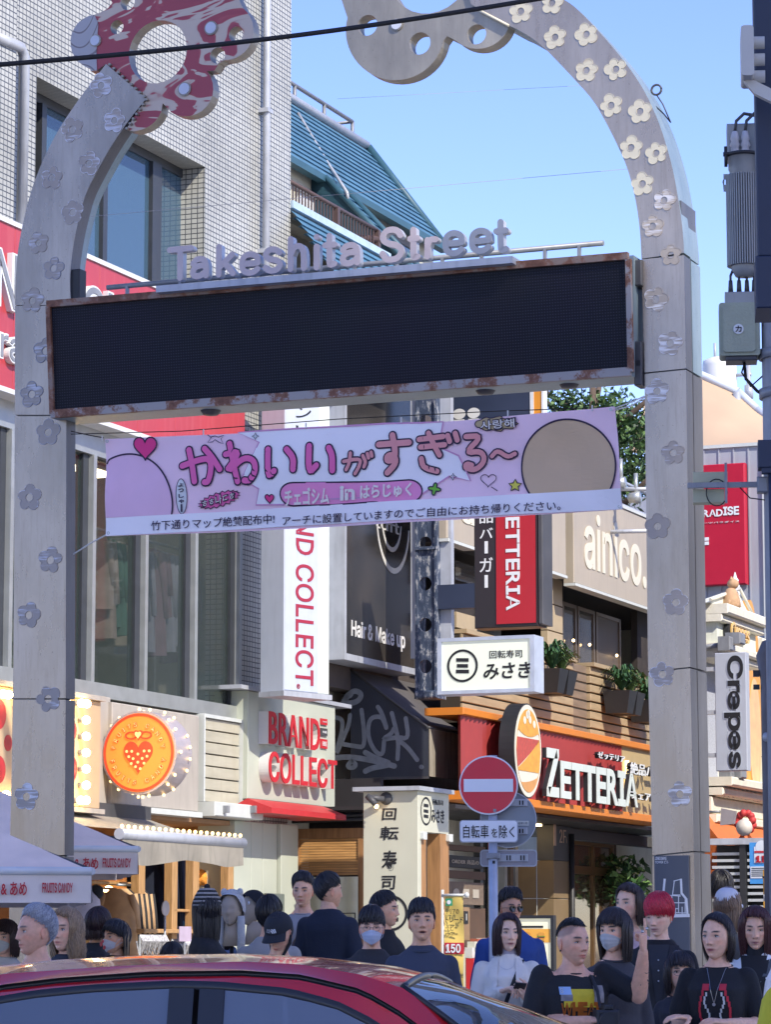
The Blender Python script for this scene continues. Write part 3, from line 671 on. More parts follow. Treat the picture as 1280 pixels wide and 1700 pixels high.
single('kerb',mb,None,None,F1,kind='structure')
# ------------------------------------------------------------------ tiled corner building
B=Thing('tiled_building','tall grey mosaic-tiled building with ribbon window and glass shopfront at left',"building",F1)
sL=-4.6; sR=F1.q(481,600)[0]; zT=17.
zb1=F1.q(37,383,-.25)[1]; zb0=F1.q(100,674,-.25)[1]      # red sign band
wt=F1.q(339,277)[1]; w0,w1=F1.q(61,129)[0],F1.q(340,300)[0]; wb=F1.q(268,500)[1]-.3
mb=MB(TILE); mb.prism([(sL,zb0+.1),(sR,zb0+.1),(sR,zT),(sL,zT)],0,.4,[[(w0,wb),(w1,wb),(w1,wt),(w0,wt)]]); B.part('tiled_wall',mb)
mb=MB(TILE); mb.box(sL,sR,.4,9,zT-.1,zT); mb.box(sR-.3,sR,.4,9,.12,zT-.1); mb.box(sL,sL+.3,.4,9,.12,zT-.1); mb.box(F1.q(394,1000)[0],sR,0,.4,.12,zb0+.1); B.part('tiled_wall',mb)
mb=MB(TILE); a=F1.q(8,200)[0]; mb.box(sL-.4,a,-.12,-.001,zb1-.2,zT); B.part('corner_pilaster',mb)
# ribbon window
FR=mat('dark_window_frame',(.05,.055,.065),.4,.3,var=.1); ALU=mat('aluminium_mullion',(.45,.47,.46),.35,.6,var=.08)
def glass_fn(tint,rough,alpha):
    def fn(n,b):
        L=n.links.new; b.inputs['Base Color'].default_value=(*tint,1); b.inputs['Roughness'].default_value=rough; b.inputs['Specular IOR Level'].default_value=.9; b.inputs['IOR'].default_value=1.6
        b.inputs['Alpha'].default_value=alpha
        tc=ND(n,'TexCoord'); a=ND(n,'TexNoise',i_Scale=.9,i_Detail=2.); L(tc.outputs['Object'],a.inputs['Vector']); bp=ND(n,'Bump',i_Strength=.12,i_Distance=.02); L(a.outputs['Fac'],bp.inputs['Height']); L(bp.outputs[0],b.inputs['Normal'])
    return fn
GLB=node_mat('blue_window_glass',glass_fn((.05,.10,.15),.03,.9))
GLS=node_mat('shop_window_glass',glass_fn((.05,.07,.065),.03,.35))
GLD=node_mat('dark_window_glass',glass_fn((.02,.022,.022),.04,.8))
mb=MB(FR); mb.box(w0,w1,.28,.34,wt-.1,wt); mb.box(w0,w1,.28,.34,wb,wb+.1); B.part('window_frame',mb)
xs=[61,120,180,248,258,322]
for i,x in enumerate((61,115,165,247,318)):
    a=F1.q(x,330,.3)[0]; mb=MB(FR); mb.box(a,a+(.22 if x==247 else .10),.25,.35,wb+.1,wt-.1); B.part('window_mullion',mb)
for a,b in ((61,115),(115,165),(165,247),(247,318)):
    p=F1.q(a,330,.3)[0]+.1; q=F1.q(b,330,.3)[0]; mb=MB(GLB); mb.box(p,q,.30,.315,wb+.1,wt-.1); B.part('window_pane',mb)
    mb=MB(mat('curtain_white',(.5,.52,.5),.8,var=.1)); 
    for f in (.32,.66): mb.box(p+(q-p)*f,p+(q-p)*f+.05,.36,.4,wb+.1,wt-.1)
    B.part('blind_edge',mb)
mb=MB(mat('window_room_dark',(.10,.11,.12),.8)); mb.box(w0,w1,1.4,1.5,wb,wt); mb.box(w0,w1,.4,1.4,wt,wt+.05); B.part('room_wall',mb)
mb=MB(LGREY)
a=F1.q(35,250,-.1)[0]; mb.tube([(a,-.12,zb1+.05),(a,-.12,F1.q(35,92,-.12)[1]),(a-.08,-.12,F1.q(35,80,-.12)[1]),(F1.q(-8,60,-.12)[0],-.12,F1.q(-8,62,-.12)[1])],.055,10); B.part('drain_pipe',mb)
mb=MB(LGREY); a=F1.q(445,250,-.1)[0]; mb.cyl((a,-.08,zb0),(a,-.08,zT),.045,10)
for k in range(6): mb.box(a-.07,a+.07,-.13,.0,zb0+1+k*1.7,zb0+1.05+k*1.7)
B.part('drain_pipe',mb)
# shop window below
zs1=F1.q(260,1167)[1]; sx=F1.q(394,1000)[0]
mb=MB(ALU)
mb.box(sL,sx,-.05,.1,zb0-.32,zb0+.02); mb.box(sL,sx,-.08,.12,zs1-.05,zs1+.1); B.part('window_frame',mb)
mull=[-60,8,146,234,317,391]
for i,x in enumerate(mull):
    a=F1.q(x,1000)[0]; mb=MB(ALU); mb.box(a-.04,a+.03,-.07,.08,zs1+.1,zb0-.32); mb.m(FR); mb.box(a-.16,a-.04,-.01,.08,zs1+.1,zb0-.32); B.part('window_mullion',mb)
for x0,x1 in zip(mull,mull[1:]):
    a=F1.q(x0,1000)[0]+.03; b=F1.q(x1,1000)[0]-.16; mb=MB(GLS); mb.box(a,b,.02,.035,zs1+.1,zb0-.32); B.part('window_pane',mb)
IW=mat('shop_interior_wall',(.34,.33,.27),.8,var=.1); 
mb=MB(IW); mb.box(sL,sx+.5,3.6,3.7,zs1-.2,zb0+.3); mb.box(sL,sx+.5,.1,3.6,zb0+.0,zb0+.05); mb.box(sL,sx+.5,.1,3.6,zs1-.2,zs1-.1); mb.box(sx+.4,sx+.5,.1,3.6,zs1-.1,zb0); B.part('room_wall',mb)
B.done()
TUBE=mat('warm_light_tube',(1,.86,.55),.5,var=0,emit=5)
for i,(x0,x1,y,yy) in enumerate(((-30,30,706,1.2),(128,170,748,1.2),(250,330,800,2.0))):
    a=F1.q(x0,y,yy); b=F1.q(x1,y,yy); mb=MB(TUBE); mb.box(a[0],b[0],yy-.06,yy+.06,zb0-.12,zb0-.06)
    mb.m(WHITE); mb.box(a[0]-.03,b[0]+.03,yy-.09,yy+.09,zb0-.06,zb0-.005)
    single('ceiling_light',mb,['lit strip light inside the shop window at the left edge of the photo','lit strip light inside the shop window just right of the left pillar','lit strip light deep inside the shop behind the banner'][i],'ceiling light',F1,'ceiling lights in the upstairs shop')
# garments hanging upstairs
def garment(mb,s,y,z,h,wd,ax='y',long=True,rn=random):
    # a hanging coat: folded cloth body with sleeves
    n=10
    def P(u,v):
        t=1-v; a=u*2*math.pi; fl=1+.12*math.sin(5*a+rn_)*v*1.
        ww=wd*(.5+.55*min(1,v*2.2))*.5 if v<.12 else wd*.5*(1+.18*v)
        x=math.cos(a)*ww*fl; d=math.sin(a)*.05*(1+.8*v)*fl
        return (s+(d if ax=='y' else x), y+(x if ax=='y' else d), z-h*v)
    rn_=rn.uniform(0,6); mb.sm=True; mb.grid(P,18,8)
    for sg_ in (-1,1):
        p0=(0,sg_*wd*.42); off=[(.0,0),(.03,-.25),(.05,-.55)]
        pts=[((s+q[0]*.6 if ax=='y' else s+p0[1]+sg_*q[0]),(y+p0[1]+sg_*q[0] if ax=='y' else y+q[0]*.6),z-.06+q[1]*h*1.1) for q in off]
        mb.tube(pts,[.06,.05,.045],6)
cols=[(.16,.10,.17),(.05,.06,.09),(.12,.13,.10),(.20,.16,.14),(.04,.10,.08),(.22,.20,.17),(.10,.06,.08),(.13,.14,.18),(.25,.19,.17),(.06,.05,.05)]
for r,(x0,x1,yy,ytop,lab) in enumerate(((-50,20,.7,905,'rack of dark coats behind the glass at the far left edge'),(150,228,1.0,900,'rack of plum and green dresses behind the shop glass right of the left pillar'),(240,312,.9,920,'rack of brown and pink coats behind the middle pane of shop glass'),(322,388,1.3,985,'rack of pale shirts behind the rightmost pane of shop glass'))):
    t=Thing('clothes_rack',lab,'clothes rack',F1,'racks of clothes upstairs'); a=F1.q(x0,ytop,yy)[0]; b=F1.q(x1,ytop,yy)[0]; z=F1.q((x0+x1)/2,ytop,yy)[1]
    mb=MB(ALU); mb.cyl((a,yy,z+.1),(b,yy,z+.1),.018,8); mb.cyl((a,yy,zs1-.1),(a,yy,z+.1),.018,8); mb.cyl((b,yy,zs1-.1),(b,yy,z+.1),.018,8); t.part('rail',mb)
    nn=max(7,int((b-a)/.11)); rn=random.Random(r)
    for k in range(nn):
        c=cols[(k//2+r*3)%10]; mb=MB(mat('coat_cloth_%d'%((k//2+r*3)%10),[min(1,q*1.6) for q in c],.85,var=.2)); garment(mb,a+(b-a)*(k+.5)/nn,yy,z,rn.uniform(.75,1.25),.42,'y',rn=rn); t.part('garment',mb)
    t.done()
# ------------------------------------------------------------------ red sign band
t=Thing('red_signboard','long red signboard with white block letters across the tiled building','sign',F1)
s1_=F1.q(407,700,-.25)[0]; REDB=mat('red_sign_panel',(.42,.045,.055),.35,var=.06,vscale=1.5,streak=.25,streakcol=(.55,.14,.13))
n=7
for k in range(n):
    a=sL+(s1_-sL)*k/n; b=sL+(s1_-sL)*(k+1)/n; mb=MB(REDB); mb.box(a,b-.006,-.25,-.002,zb0,zb1,.004); t.part('panel',mb)
mb=MB(WHITE); mb.box(sL,s1_,-.27,-.002,zb1+.001,zb1+.05); mb.box(sL,s1_,-.265,-.002,zb0-.05,zb0-.001); t.part('trim',mb)
LW=mat('white_letter',(.68,.70,.70),.4,var=.03)
def sgt(txt,x0,y0,x1,y1,**k):
    s0,z1=F1.q(x0,y0,-.3); s1,z0=F1.q(x1,y1,-.3); mb=MB(LW); text(mb,txt,s0,s1,z0,z1,-.31,.06,off=.03,kind='sans'); mb.m(GREY); text(mb,txt,s0+.01,s1-.01,z0+.02,z1-.02,-.318,.008,off=-.0,kind='sans'); t.part('letter',mb)
sgt('N',-8,408,28,520); sgt('A',-50,395,-14,502); sgt('C',132,465,140,560); sgt('O',137,467,175,575); sgt('L',178,483,205,590); sgt('or',-28,540,12,600); sgt('a',14,556,34,608)
t.done()
# ------------------------------------------------------------------ candy shop front (ground floor, left)
BEIGE=mat('beige_panel',(.40,.36,.31),.5,var=.05,streak=.2)
WARM=mat('marquee_board',(.46,.34,.21),.5,var=.04)
BULB=mat('lit_bulb',(1,.72,.32),.4,var=0,emit=9); BULBS=mat('small_lit_bulb',(1,.66,.25),.4,var=0,emit=1.2)
t=Thing('marquee_board','cream fruit-printed board edged with round lit bulbs behind the left pillar','signboard',F1)
yy=-.32; a0=F1.q(-70,1300,yy)[0]; a1=F1.q(166,1300,yy)[0]; zt=F1.q(145,1161,yy)[1]; zbm=F1.q(145,1341,yy)[1]
mb=MB(WARM); mb.box(a0,a1,yy,-.05,zbm,zt,.01); t.part('board',mb)
mb=MB(BEIGE); mb.box(a0,a1+.02,yy-.05,-.04,zt+.002,zt+.05); mb.box(a0,a1+.02,yy-.05,-.04,zbm-.05,zbm-.002); t.part('trim',mb)
FRU=mat('fruit_print_red',(.38,.02,.03),.5,var=.2,vscale=9)
for x,y,rx,rz in ((-2,1185,10,22),(13,1233,6,12),(-2,1277,9,20),(119,1212,10,16),(118,1275,10,20),(60,1215,14,22),(70,1280,14,20)):
    c=F1.q(x,y,yy); mb=MB(FRU); r=rz/5100*32.; mb.disc(c[0],c[1],r,yy-.004,yy-.001,20,rz=r*1.05); t.part('fruit_print',mb)
bl=[(3,1152),(12,1153),(133,1167),(142,1168),(8,1319),(-6,1319),(132,1328),(141,1328)]+[(141,1168+27*k) for k in range(1,6)]+[(12+16*k,1153+2*k) for k in range(1,7)]+[(8+16*k,1319+1.2*k) for k in range(1,7)]
sb=MB(BULB); sb.ball((0,0,0),.042,12,8); soc=MB(GREY); soc.cyl((0,.0,0),(0,.07,0),.028,8)
for x,y in bl:
    c=F1.q(x,y,yy-.07); p=t.part('bulb',sb,loc=(c[0],yy-.085,c[1])); t.part('socket',soc,loc=(c[0],yy-.07,c[1]))
t.done()
t=Thing('candy_shop_fascia','grey beige fascia panels with a white ledge above the candy shop','fascia',F1)
f0=F1.q(166,1200,-.15)[0]; f1=F1.q(332,1200,-.15)[0]; fz1=F1.q(332,1188,-.15)[1]; fz0=F1.q(332,1348,-.15)[1]
mb=MB(BEIGE); mb.box(F1.q(186,1250,-.15)[0],f1-.02,-.15,.3,fz0,fz1,.012); t.part('panel',mb)
mb=MB(BEIGE); mb.box(f0,F1.q(170,1250)[0]-.02,-.1,.2,fz0,fz1+.05,.01); t.part('panel',mb)
mb=MB(DKGREY); mb.box(F1.q(166,1250)[0],F1.q(190,1250)[0],.1,.2,fz0,fz1); 
for k in range(9): z=fz0+.1+k*(fz1-fz0)/9; mb.m(GREY).box(F1.q(168,1250)[0],F1.q(186,1250)[0],-.04,.1,z,z+.025)
t.part('vent_grille',mb)
mb=MB(OFFW); mb.box(f0,f1,-.19,.25,fz0-.06,fz0-.002); t.part('ledge',mb)
SID=mat('cream_siding',(.42,.39,.30),.6,var=.12,vscale=2,streak=.5,streakcol=(.38,.34,.24),stretch=(1,1,5))
p0=F1.q(335,1200,-.12)[0]; p1=F1.q(399,1200,-.12)[0]; q1=F1.q(335,1190,-.12)[1]; q0=F1.q(335,1330,-.12)[1]
for k in range(7):
    z=q0+(q1-q0)*k/7; mb=MB(SID); mb.box(p0+.02,p1-.02,-.12+.004*(k%2),.1,z+.008,z+(q1-q0)/7-.006,.004); t.part('siding_board',mb)
mb=MB(OFFW); mb.box(p0-.02,p0+.015,-.16,.1,q0,q1+.03); mb.box(p1-.015,p1+.03,-.16,.1,q0,q1+.03); mb.box(p0,p1,-.15,.1,q1+.001,q1+.04); t.part('siding_frame',mb)
mb=MB(OFFW); mb.box(p0-.02,F1.q(424,1340,-.2)[0],-.3,.1,q0-.16,q0-.003,.01); t.part('ledge',mb)
for x in (372,417): mb=MB(GREY); c=F1.q(x,1343,-.3); mb.box(c[0]-.03,c[0]+.02,-.36,-.3,c[1]-.04,c[1]+.04); t.part('hook',mb)
t.done()
# round perpendicular sign
GS=Frame(at(152,HZ,31.7),(UY,-UX))
t=Thing('round_candy_sign','glowing round orange strawberry sign ringed with small bulbs','sign',GS)
c=GS.q(232,1249); R_=68/5100*31.7*.985
mb=MB(mat('sign_rim',(.45,.40,.42),.4,.3,var=.1)); mb.disc(c[0],c[1],R_*1.03,-.02,.34,48); t.part('drum',mb)
GLOW=mat('orange_lit_face',(.72,.23,.035),.5,var=.05,vscale=1.5,emit=.22); GRED=mat('lit_red',(.85,.06,.02),.5,var=0,emit=.1); GYEL=mat('lit_yellow',(.9,.55,.2),.5,var=0,emit=.25)
mb=MB(GLOW); mb.disc(c[0],c[1],R_*.97,-.028,-.021,48); t.part('face',mb)
mb=MB(GRED); mb.prism([(c[0]+R_*.96*math.cos(a*.1309),c[1]+R_*.96*math.sin(a*.1309)) for a in range(48)],-.034,-.029,[[(c[0]+R_*.90*math.cos(a*.1309),c[1]+R_*.90*math.sin(a*.1309)) for a in range(48)]],back=False)
def ringtext(mb,txt,cx,cz,r,a0,a1,h,top,y,dep,m_in,m_out):
    n=len(txt)
    for k,ch in enumerate(txt):
        if ch==' ': continue
        a=R(a0+(a1-a0)*k/(n-1)); vs,fs,lo,hi=text_geo(ch,.02,'sans',2)
        for (o_,yo,mm) in ((.035,0,m_out),(-.012,-.006,m_in)):
            vs,fs,lo,hi=text_geo(ch,o_,'sans',2); mb.m(mm); sc=h/.73; cxm=(lo[0]+hi[0])/2; czm=.36
            pts=[]
            for v in vs:
                X=(v[0]-cxm)*sc; Z=(v[1]-czm)*sc
                ux,uz=math.cos(a),math.sin(a)
                if top: px_=ux*(r+Z)+uz*X; pz=uz*(r+Z)-ux*X
                else: px_=ux*(r-Z)-uz*X; pz=uz*(r-Z)+ux*X
                pts.append((cx+px_,y+yo+dep*(.5-v[2]),cz+pz))
            mb.add(pts,fs)
ringtext(mb,'FRUITS CANDY',c[0],c[1],R_*.71,168,12,R_*.15,True,-.036,.004,GYEL,GRED)
ringtext(mb,'FRUITS CANDY',c[0],c[1],R_*.71,196,344,R_*.15,False,-.036,.004,GYEL,GRED)
t.part('lettering',mb)
mb=MB(GRED)
def heart(cx,cz,w,h,n=40):
    p=[]
    for i in range(n):
        a=2*math.pi*i/n; x=16*math.sin(a)**3; z=13*math.cos(a)-5*math.cos(2*a)-2*math.cos(3*a)-math.cos(4*a); p.append((cx+x/17*w,cz+(z+2.5)/15*h))
    return p
mb.prism(heart(c[0],c[1]-R_*.13,R_*.42,R_*.42),-.04,-.029,back=False)
for dx,dz in ((-.17,.10),(0,.03),(.17,.10),(-.25,-.03),(.25,-.03),(-.13,-.08),(.12,-.08),(0,-.17),(-.18,-.2),(.17,-.2),(-.06,-.28),(.07,-.33),(-.31,.1),(.31,.1)):
    mb.m(GYEL).disc(c[0]+dx*R_,c[1]+(dz-.07)*R_,R_*.035,-.045,-.041,10)
for s_,rr in ((-1,.15),(1,.15)):
    mb.m(GRED); o=[(c[0]+s_*R_*.2+R_*.17*math.cos(a*.3142),c[1]+R_*.42+R_*.10*math.sin(a*.3142)) for a in range(20)]; i_=[(c[0]+s_*R_*.2+R_*.13*math.cos(a*.3142),c[1]+R_*.42+R_*.065*math.sin(a*.3142)) for a in range(20)]
    mb.prism(o,-.04,-.029,[i_],back=False)
mb.prism(heart(c[0],c[1]+R_*.42,R_*.13,R_*.13),-.046,-.029,back=False); mb.m(GYEL).prism(heart(c[0],c[1]+R_*.42,R_*.09,R_*.09),-.05,-.046,back=False)
t.part('strawberry_emblem',mb)
mb=MB(mat('bracket_box',(.60,.45,.38),.5,var=.04)); a=GS.q(152,1216); b=GS.q(186,1285); mb.box(a[0],b[0],.05,.28,b[1],a[1]); t.part('bracket',mb)
sb=MB(BULBS); sb.ball((0,0,0),.017,8,6)
for k in range(46):
    a=k*2*math.pi/46; rr=R_*1.03+.02
    if k%3==2: continue
    t.part('bulb',sb,loc=(c[0]+rr*math.cos(a),.04+.22*(k%2),c[1]+rr*math.sin(a)))
t.done()
# awning with bulbs
t=Thing('retractable_awning','grimy beige retractable awning with a string of bulbs over the clothes shop','awning',F1)
AW=mat('grimy_awning_cloth',(.27,.245,.20),.85,var=.2,vscale=2.5,streak=.6,streakcol=(.16,.15,.12)); ya=-1.25
a=F1.q(204,1384,ya); b=F1.q(401,1384,ya)
za=F1.q(204,1384,ya)[1]; zw=fz0-.12
s0w,s1w=a[0]-.05,b[0]
mb=MB(AW); mb.grid(lambda u,v:(s0w+(s1w-s0w)*u,-.15+(ya+.15)*v,zw+(za+.05-zw)*v-.05*math.sin(v*3.14)),14,8); t.part('canopy',mb)
mb=MB(LGREY); mb.cyl((s0w-.03,ya,za),(s1w+.03,ya,za),.055,12); t.part('front_bar',mb)
mb=MB(AW); mb.sm=True; mb.grid(lambda u,v:(s0w+(s1w-s0w)*u,ya-.02-.03*math.sin(u*19)*v,za-.05-(.22+.03*math.sin(u*9)-.05*u)*v),40,5); t.part('valance',mb)
mb=MB(DKGREY); mb.box(s0w+.2,s1w,-.2,-.02,zw-.02,zw+.12); mb.cyl((s0w+.1,-.1,zw-.3),(s0w+.1,ya+.05,za-.03),.02,6); mb.cyl((s1w-.1,-.1,zw-.3),(s1w-.1,ya+.05,za-.03),.02,6); t.part('arm',mb)
sb=MB(BULBS); sb.ball((0,0,0),.02,8,6)
for k in range(21): t.part('bulb',sb,loc=(s0w+.03+(s1w-s0w-.06)*k/20,ya,za+.075))
t.done()
# market parasols
def parasol(cx,cy,corner_z,half,label,txts,yaw,fr):
    t=Thing('square_parasol',label,'parasol',fr,'pale square parasols of the candy shop')
    PC=mat('parasol_cloth',(.86,.68,.56),.8,var=.10,vscale=3,bump=.5,bscale=7); e=corner_z; ap=e+.56
    mb=MB(PC); c4=[(cx-half,cy-half),(cx+half,cy-half),(cx+half,cy+half),(cx-half,cy+half)]
    for k in range(4):
        p,q=c4[k],c4[(k+1)%4]
        mb.sm=True; mb.grid(lambda u,v:(p[0]+(q[0]-p[0])*u+((cx)-(p[0]+(q[0]-p[0])*u))*v,p[1]+(q[1]-p[1])*u+((cy)-(p[1]+(q[1]-p[1])*u))*v,e+(ap-e)*v-.05*math.sin(v*3.14)*(1-abs(2*u-1))),10,8)
    t.part('canopy',mb)
    mb=MB(mat('parasol_edge',(.60,.62,.62),.5,var=.05))
    for k in range(4):
        p,q=c4[k],c4[(k+1)%4]; mb.cyl((p[0],p[1],e-.01),(q[0],q[1],e-.01),.028,8)
    t.part('edge_tube',mb)
    VC=mat('parasol_valance',(.72,.63,.55),.8,var=.05,bump=.1,bscale=10)
    for k in range(4):
        p,q=c4[k],c4[(k+1)%4]; nx,ny=(q[1]-p[1]),-(q[0]-p[0]); l=math.hypot(nx,ny); nx/=l; ny/=l; mb=MB(VC); mb.sm=True
        mb.grid(lambda u,v:(p[0]+(q[0]-p[0])*u+nx*.012*math.sin(u*17+k)*v,p[1]+(q[1]-p[1])*u+ny*.012*math.sin(u*17+k)*v,e-.03-.19*v),30,3,flip=True); t.part('valance',mb)
    for (tx,u0,u1,z0,z1,mm) in txts:
        mb=MB(mm); text(mb,tx,cx-half+2*half*u0,cx-half+2*half*u1,e-.03-.19*z1,e-.03-.19*z0,cy-half-.022,.004,off=.018 if len(tx)>3 else 0.02,kind='sans'); t.part('lettering',mb)
    mb=MB(LGREY); mb.cyl((cx,cy,.12),(cx,cy,ap),.03,10); t.part('pole',mb)
    mb=MB(DKGREY)
    for c_ in c4: mb.cyl((cx,cy,ap-.05),(c_[0],c_[1],e),.012,5)
    t.part('rib',mb); mb=MB(DKGREY); mb.box(cx-.3,cx+.3,cy-.3,cy+.3,.12,.2,.02); t.part('base',mb)
    t.done(base=(cx,cy,.12))
PR=Frame(at(152,HZ,20.6),(1,.16)); c=PR.q(152,1443)
parasol(c[0]-1.2,1.2,c[1],1.2,'pale square parasol with red lettering in front of the left pillar, lowest at left',[('いちごあめ & あめ',.62,.822,.25,.75,INKR),('FRUITS CANDY',.864,.948,.3,.65,INKR)],0,PR)
PR2=Frame(at(228,HZ,26.3),(1,.16)); c=PR2.q(229,1407)
parasol(c[0]-1.2,1.2,c[1],1.2,'pink lit square parasol with red lettering just behind the left pillar',[('いちごあめ & あめ',.62,.86,.25,.8,INKR),('FRUITS CANDY',.875,.975,.3,.72,INKR)],0,PR2)
# ------------------------------------------------------------------ ground-floor clothes shop interior
WOOD=mat('honey_wood',(.42,.24,.10),.5,var=.2,vscale=8,stretch=(6,6,.6))
WARMW=mat('warm_shop_wall',(.30,.17,.09),.8,var=.15)
t=Thing('clothes_shop_interior','warm wooden interior of the ground-floor clothes shop with posts and shelves','shop interior',F1)
iz1=fz0-.1
mb=MB(WARMW); mb.box(sL,2.3,2.6,2.7,.12,iz1); mb.box(sL,2.3,0,2.6,iz1,iz1+.05); mb.box(2.25,2.35,.1,2.6,.12,iz1); mb.box(sL,2.3,.0,2.6,.12,.14); t.part('wall',mb)
for x0,x1,y0,y1,yy in ((232,240,1408,1580,.2),(287,294,1410,1580,.1),(322,330,1410,1580,.05),(150,235,1461,1470,.5),(290,340,1508,1514,.1),(240,330,1541,1549,.0),(380,387,1410,1580,-.05)):
    s0,s1,z0,z1=F1.rect(x0,y0,x1,y1,yy); mb=MB(WOOD); mb.box(s0,s1,yy,yy+.1,z0,z1,.006); t.part('wooden_post' if y1-y0>50 else 'shelf',mb)
t.part('lamp',MB(mat('shop_lamp',(1,.6,.25),.5,var=0,emit=10)).ball((F1.q(215,1425,1.)[0],1.,F1.q(215,1425,1.)[1]),.09,12,8))
t.part('lamp',MB(mat('shop_lamp',(1,.6,.25))).ball((F1.q(337,1450,.8)[0],.8,F1.q(337,1450,.8)[1]),.07,12,8))
t.part('lamp',MB(mat('shop_lamp',(1,.6,.25))).ball((F1.q(180,1480,1.6)[0],1.6,F1.q(180,1480,1.6)[1]),.07,12,8))
t.done()
for r,(x0,x1,yy,ytop,cc,lab) in enumerate(((240,290,.5,1410,[(.012,.018,.04),(.02,.025,.05)],'navy hanging clothes between the wooden posts of the shop'),(195,228,.4,1475,[(.45,.28,.14),(.02,.02,.02)],'tan hangers and a black top at the left end of the clothes shop'),(150,192,1.4,1480,[(.5,.33,.15),(.25,.12,.06)],'patterned tops on the back wall of the clothes shop'))):
    t=Thing('hanging_clothes',lab,'clothes rack',F1,'racks of clothes downstairs'); a=F1.q(x0,ytop,yy)[0]; b=F1.q(x1,ytop,yy)[0]; z=F1.q((x0+x1)/2,ytop,yy)[1]
    mb=MB(ALU); mb.cyl((a,yy,z+.04),(b,yy,z+.04),.015,8); t.part('rail',mb); rn=random.Random(r+9)
    for k in range(8):
        mb=MB(mat('down_cloth_%d_%d'%(r,k%2),cc[k%2],.85,var=.2)); garment(mb,a+(b-a)*(k+.5)/8,yy,z,1.0 if r!=1 else .7,.4,'y' if r!=2 else 'x',rn=rn); t.part('garment',mb)
    t.done()
# knotted bags and plush heaps on the shelves, headwear on stands
def lump(mb,c,r,seed,sc=(1,1,1),amp=.3,n=16):
    rn=random.Random(seed); o=Vector((rn.uniform(-9,9),rn.uniform(-9,9),rn.uniform(-9,9))); mb.sm=True
    b=len(mb.v); mb.ball((0,0,0),1,n,n//2+2)
    for i in range(b,len(mb.v)):
        v=Vector(mb.v[i]); k=1+amp*noise.noise(v*1.7+o)+amp*.4*noise.noise(v*4+o); mb.v[i]=(c[0]+v.x*r*k*sc[0],c[1]+v.y*r*k*sc[1],c[2]+v.z*r*k*sc[2])
    return mb
for i,(x,y,rp,sc,colr,lab) in enumerate(((308,1478,13,(1.,1,1.6),(.42,.26,.16),'brown furry bag on the upper shelf between wooden posts'),(308,1432,12,(1.1,1,.8),(.06,.07,.10),'black and grey cap on the top shelf between wooden posts'),(336,1458,12,(1,1,1.2),(.75,.30,.05),'fluffy orange plush lit by a lamp right of the wooden post'),(352,1443,13,(1,1,1.3),(.09,.09,.08),'dark brimmed hat by the shop window glass'),(312,1520,10,(1,1,1.2),(.45,.03,.04),'red folded scarf on the lower shelf'),(300,1535,13,(1,1,1),(.03,.09,.13),'teal cap on the lower shelf beside the red scarf'),(362,1468,11,(1,1,1.5),(.22,.28,.25),'grey green plush hat behind the shop window'))):
    c=F1.q(x,y,.35); mb=MB(mat('plush_%d'%i,colr,.95,var=.35,vscale=14,bump=.8,bscale=60)); lump(mb,(c[0],.35,c[1]),rp/5100*33,i,sc,.4,20); single('shop_goods',mb,lab,'shop goods',F1)
# ------------------------------------------------------------------ mid street
def perp(x,Y): return Frame(at(x,HZ,Y),(UY,-UX))
def wave_lines(name,c1,c2,sc):
    return mat(name,c1)
# box sign with raised red letters
t=Thing('raised_letter_sign','white box sign with big raised red letters above a red skirt','sign',F1)
yy=-.22; s0,s1,z0,z1=F1.rect(412,1146,556,1335,yy); zt=F1.q(412,1143,yy)[1]; zb_=F1.q(412,1325,yy)[1]
mb=MB(GREENW); mb.box(s0,s1,yy,.2,zb_,zt-.02,.006); t.part('box',mb)
mb=MB(LGREY); mb.box(s0-.25,F1.q(580,1163,yy)[0],yy-.03,.25,zt-.015,zt+.03); t.part('cap_plate',mb)
mb=MB(REDP); zk=F1.q(412,1336,yy)[1]; se=F1.q(572,1345,yy-.3)[0]
mb.add([(s0-.05,yy-.02,zb_),(se,yy-.02,zb_),(se,yy-.32,zb_-.11),(s0-.05,yy-.32,zb_-.11),(s0-.05,yy-.32,zb_-.17),(se,yy-.32,zb_-.17),(s0-.05,.1,zb_-.17),(se,.1,zb_-.17)],[(3,2,1,0),(4,5,2,3),(6,7,5,4),(0,6,4,3),(2,5,7,1)]); t.part('red_skirt',mb)
LSD=mat('letter_return_white',(.62,.60,.57),.5,var=.04)
for tx,x0,y0,x1,y1 in (('BRAND',445,1180,529,1245),('COLLECT',445,1246,557,1300)):
    a=F1.q(x0,y0,yy-.12); b0=F1.q(x0,1234 if tx=='BRAND' else 1297,yy-.12); c_=F1.q(x1,y1,yy-.12)
    mb=MB(INKR); text(mb,tx,a[0],c_[0],b0[1],a[1],yy-.14,.014,off=.012,kind='sans'); mb.m(LSD); text(mb,tx,a[0],c_[0],b0[1],a[1],yy-.126,.125,off=.016,kind='sans'); t.part('letter_row',mb)
for k,(y0,y1,tx) in enumerate(((1192,1204,'TAX'),(1208,1222,'免税'),(1226,1243,'FREE'))):
    a=F1.q(531,y0,yy); b=F1.q(541,y1,yy); mb=MB(INKR if k!=1 else DKGREY); mb.box(a[0],b[0],yy-.02,yy-.001,b[1],a[1]); mb.m(WHITE); text(mb,tx,a[0]+.03,b[0]-.03,b[1]+.03,a[1]-.03,yy-.026,.005); t.part('small_plate',mb)
t.done()
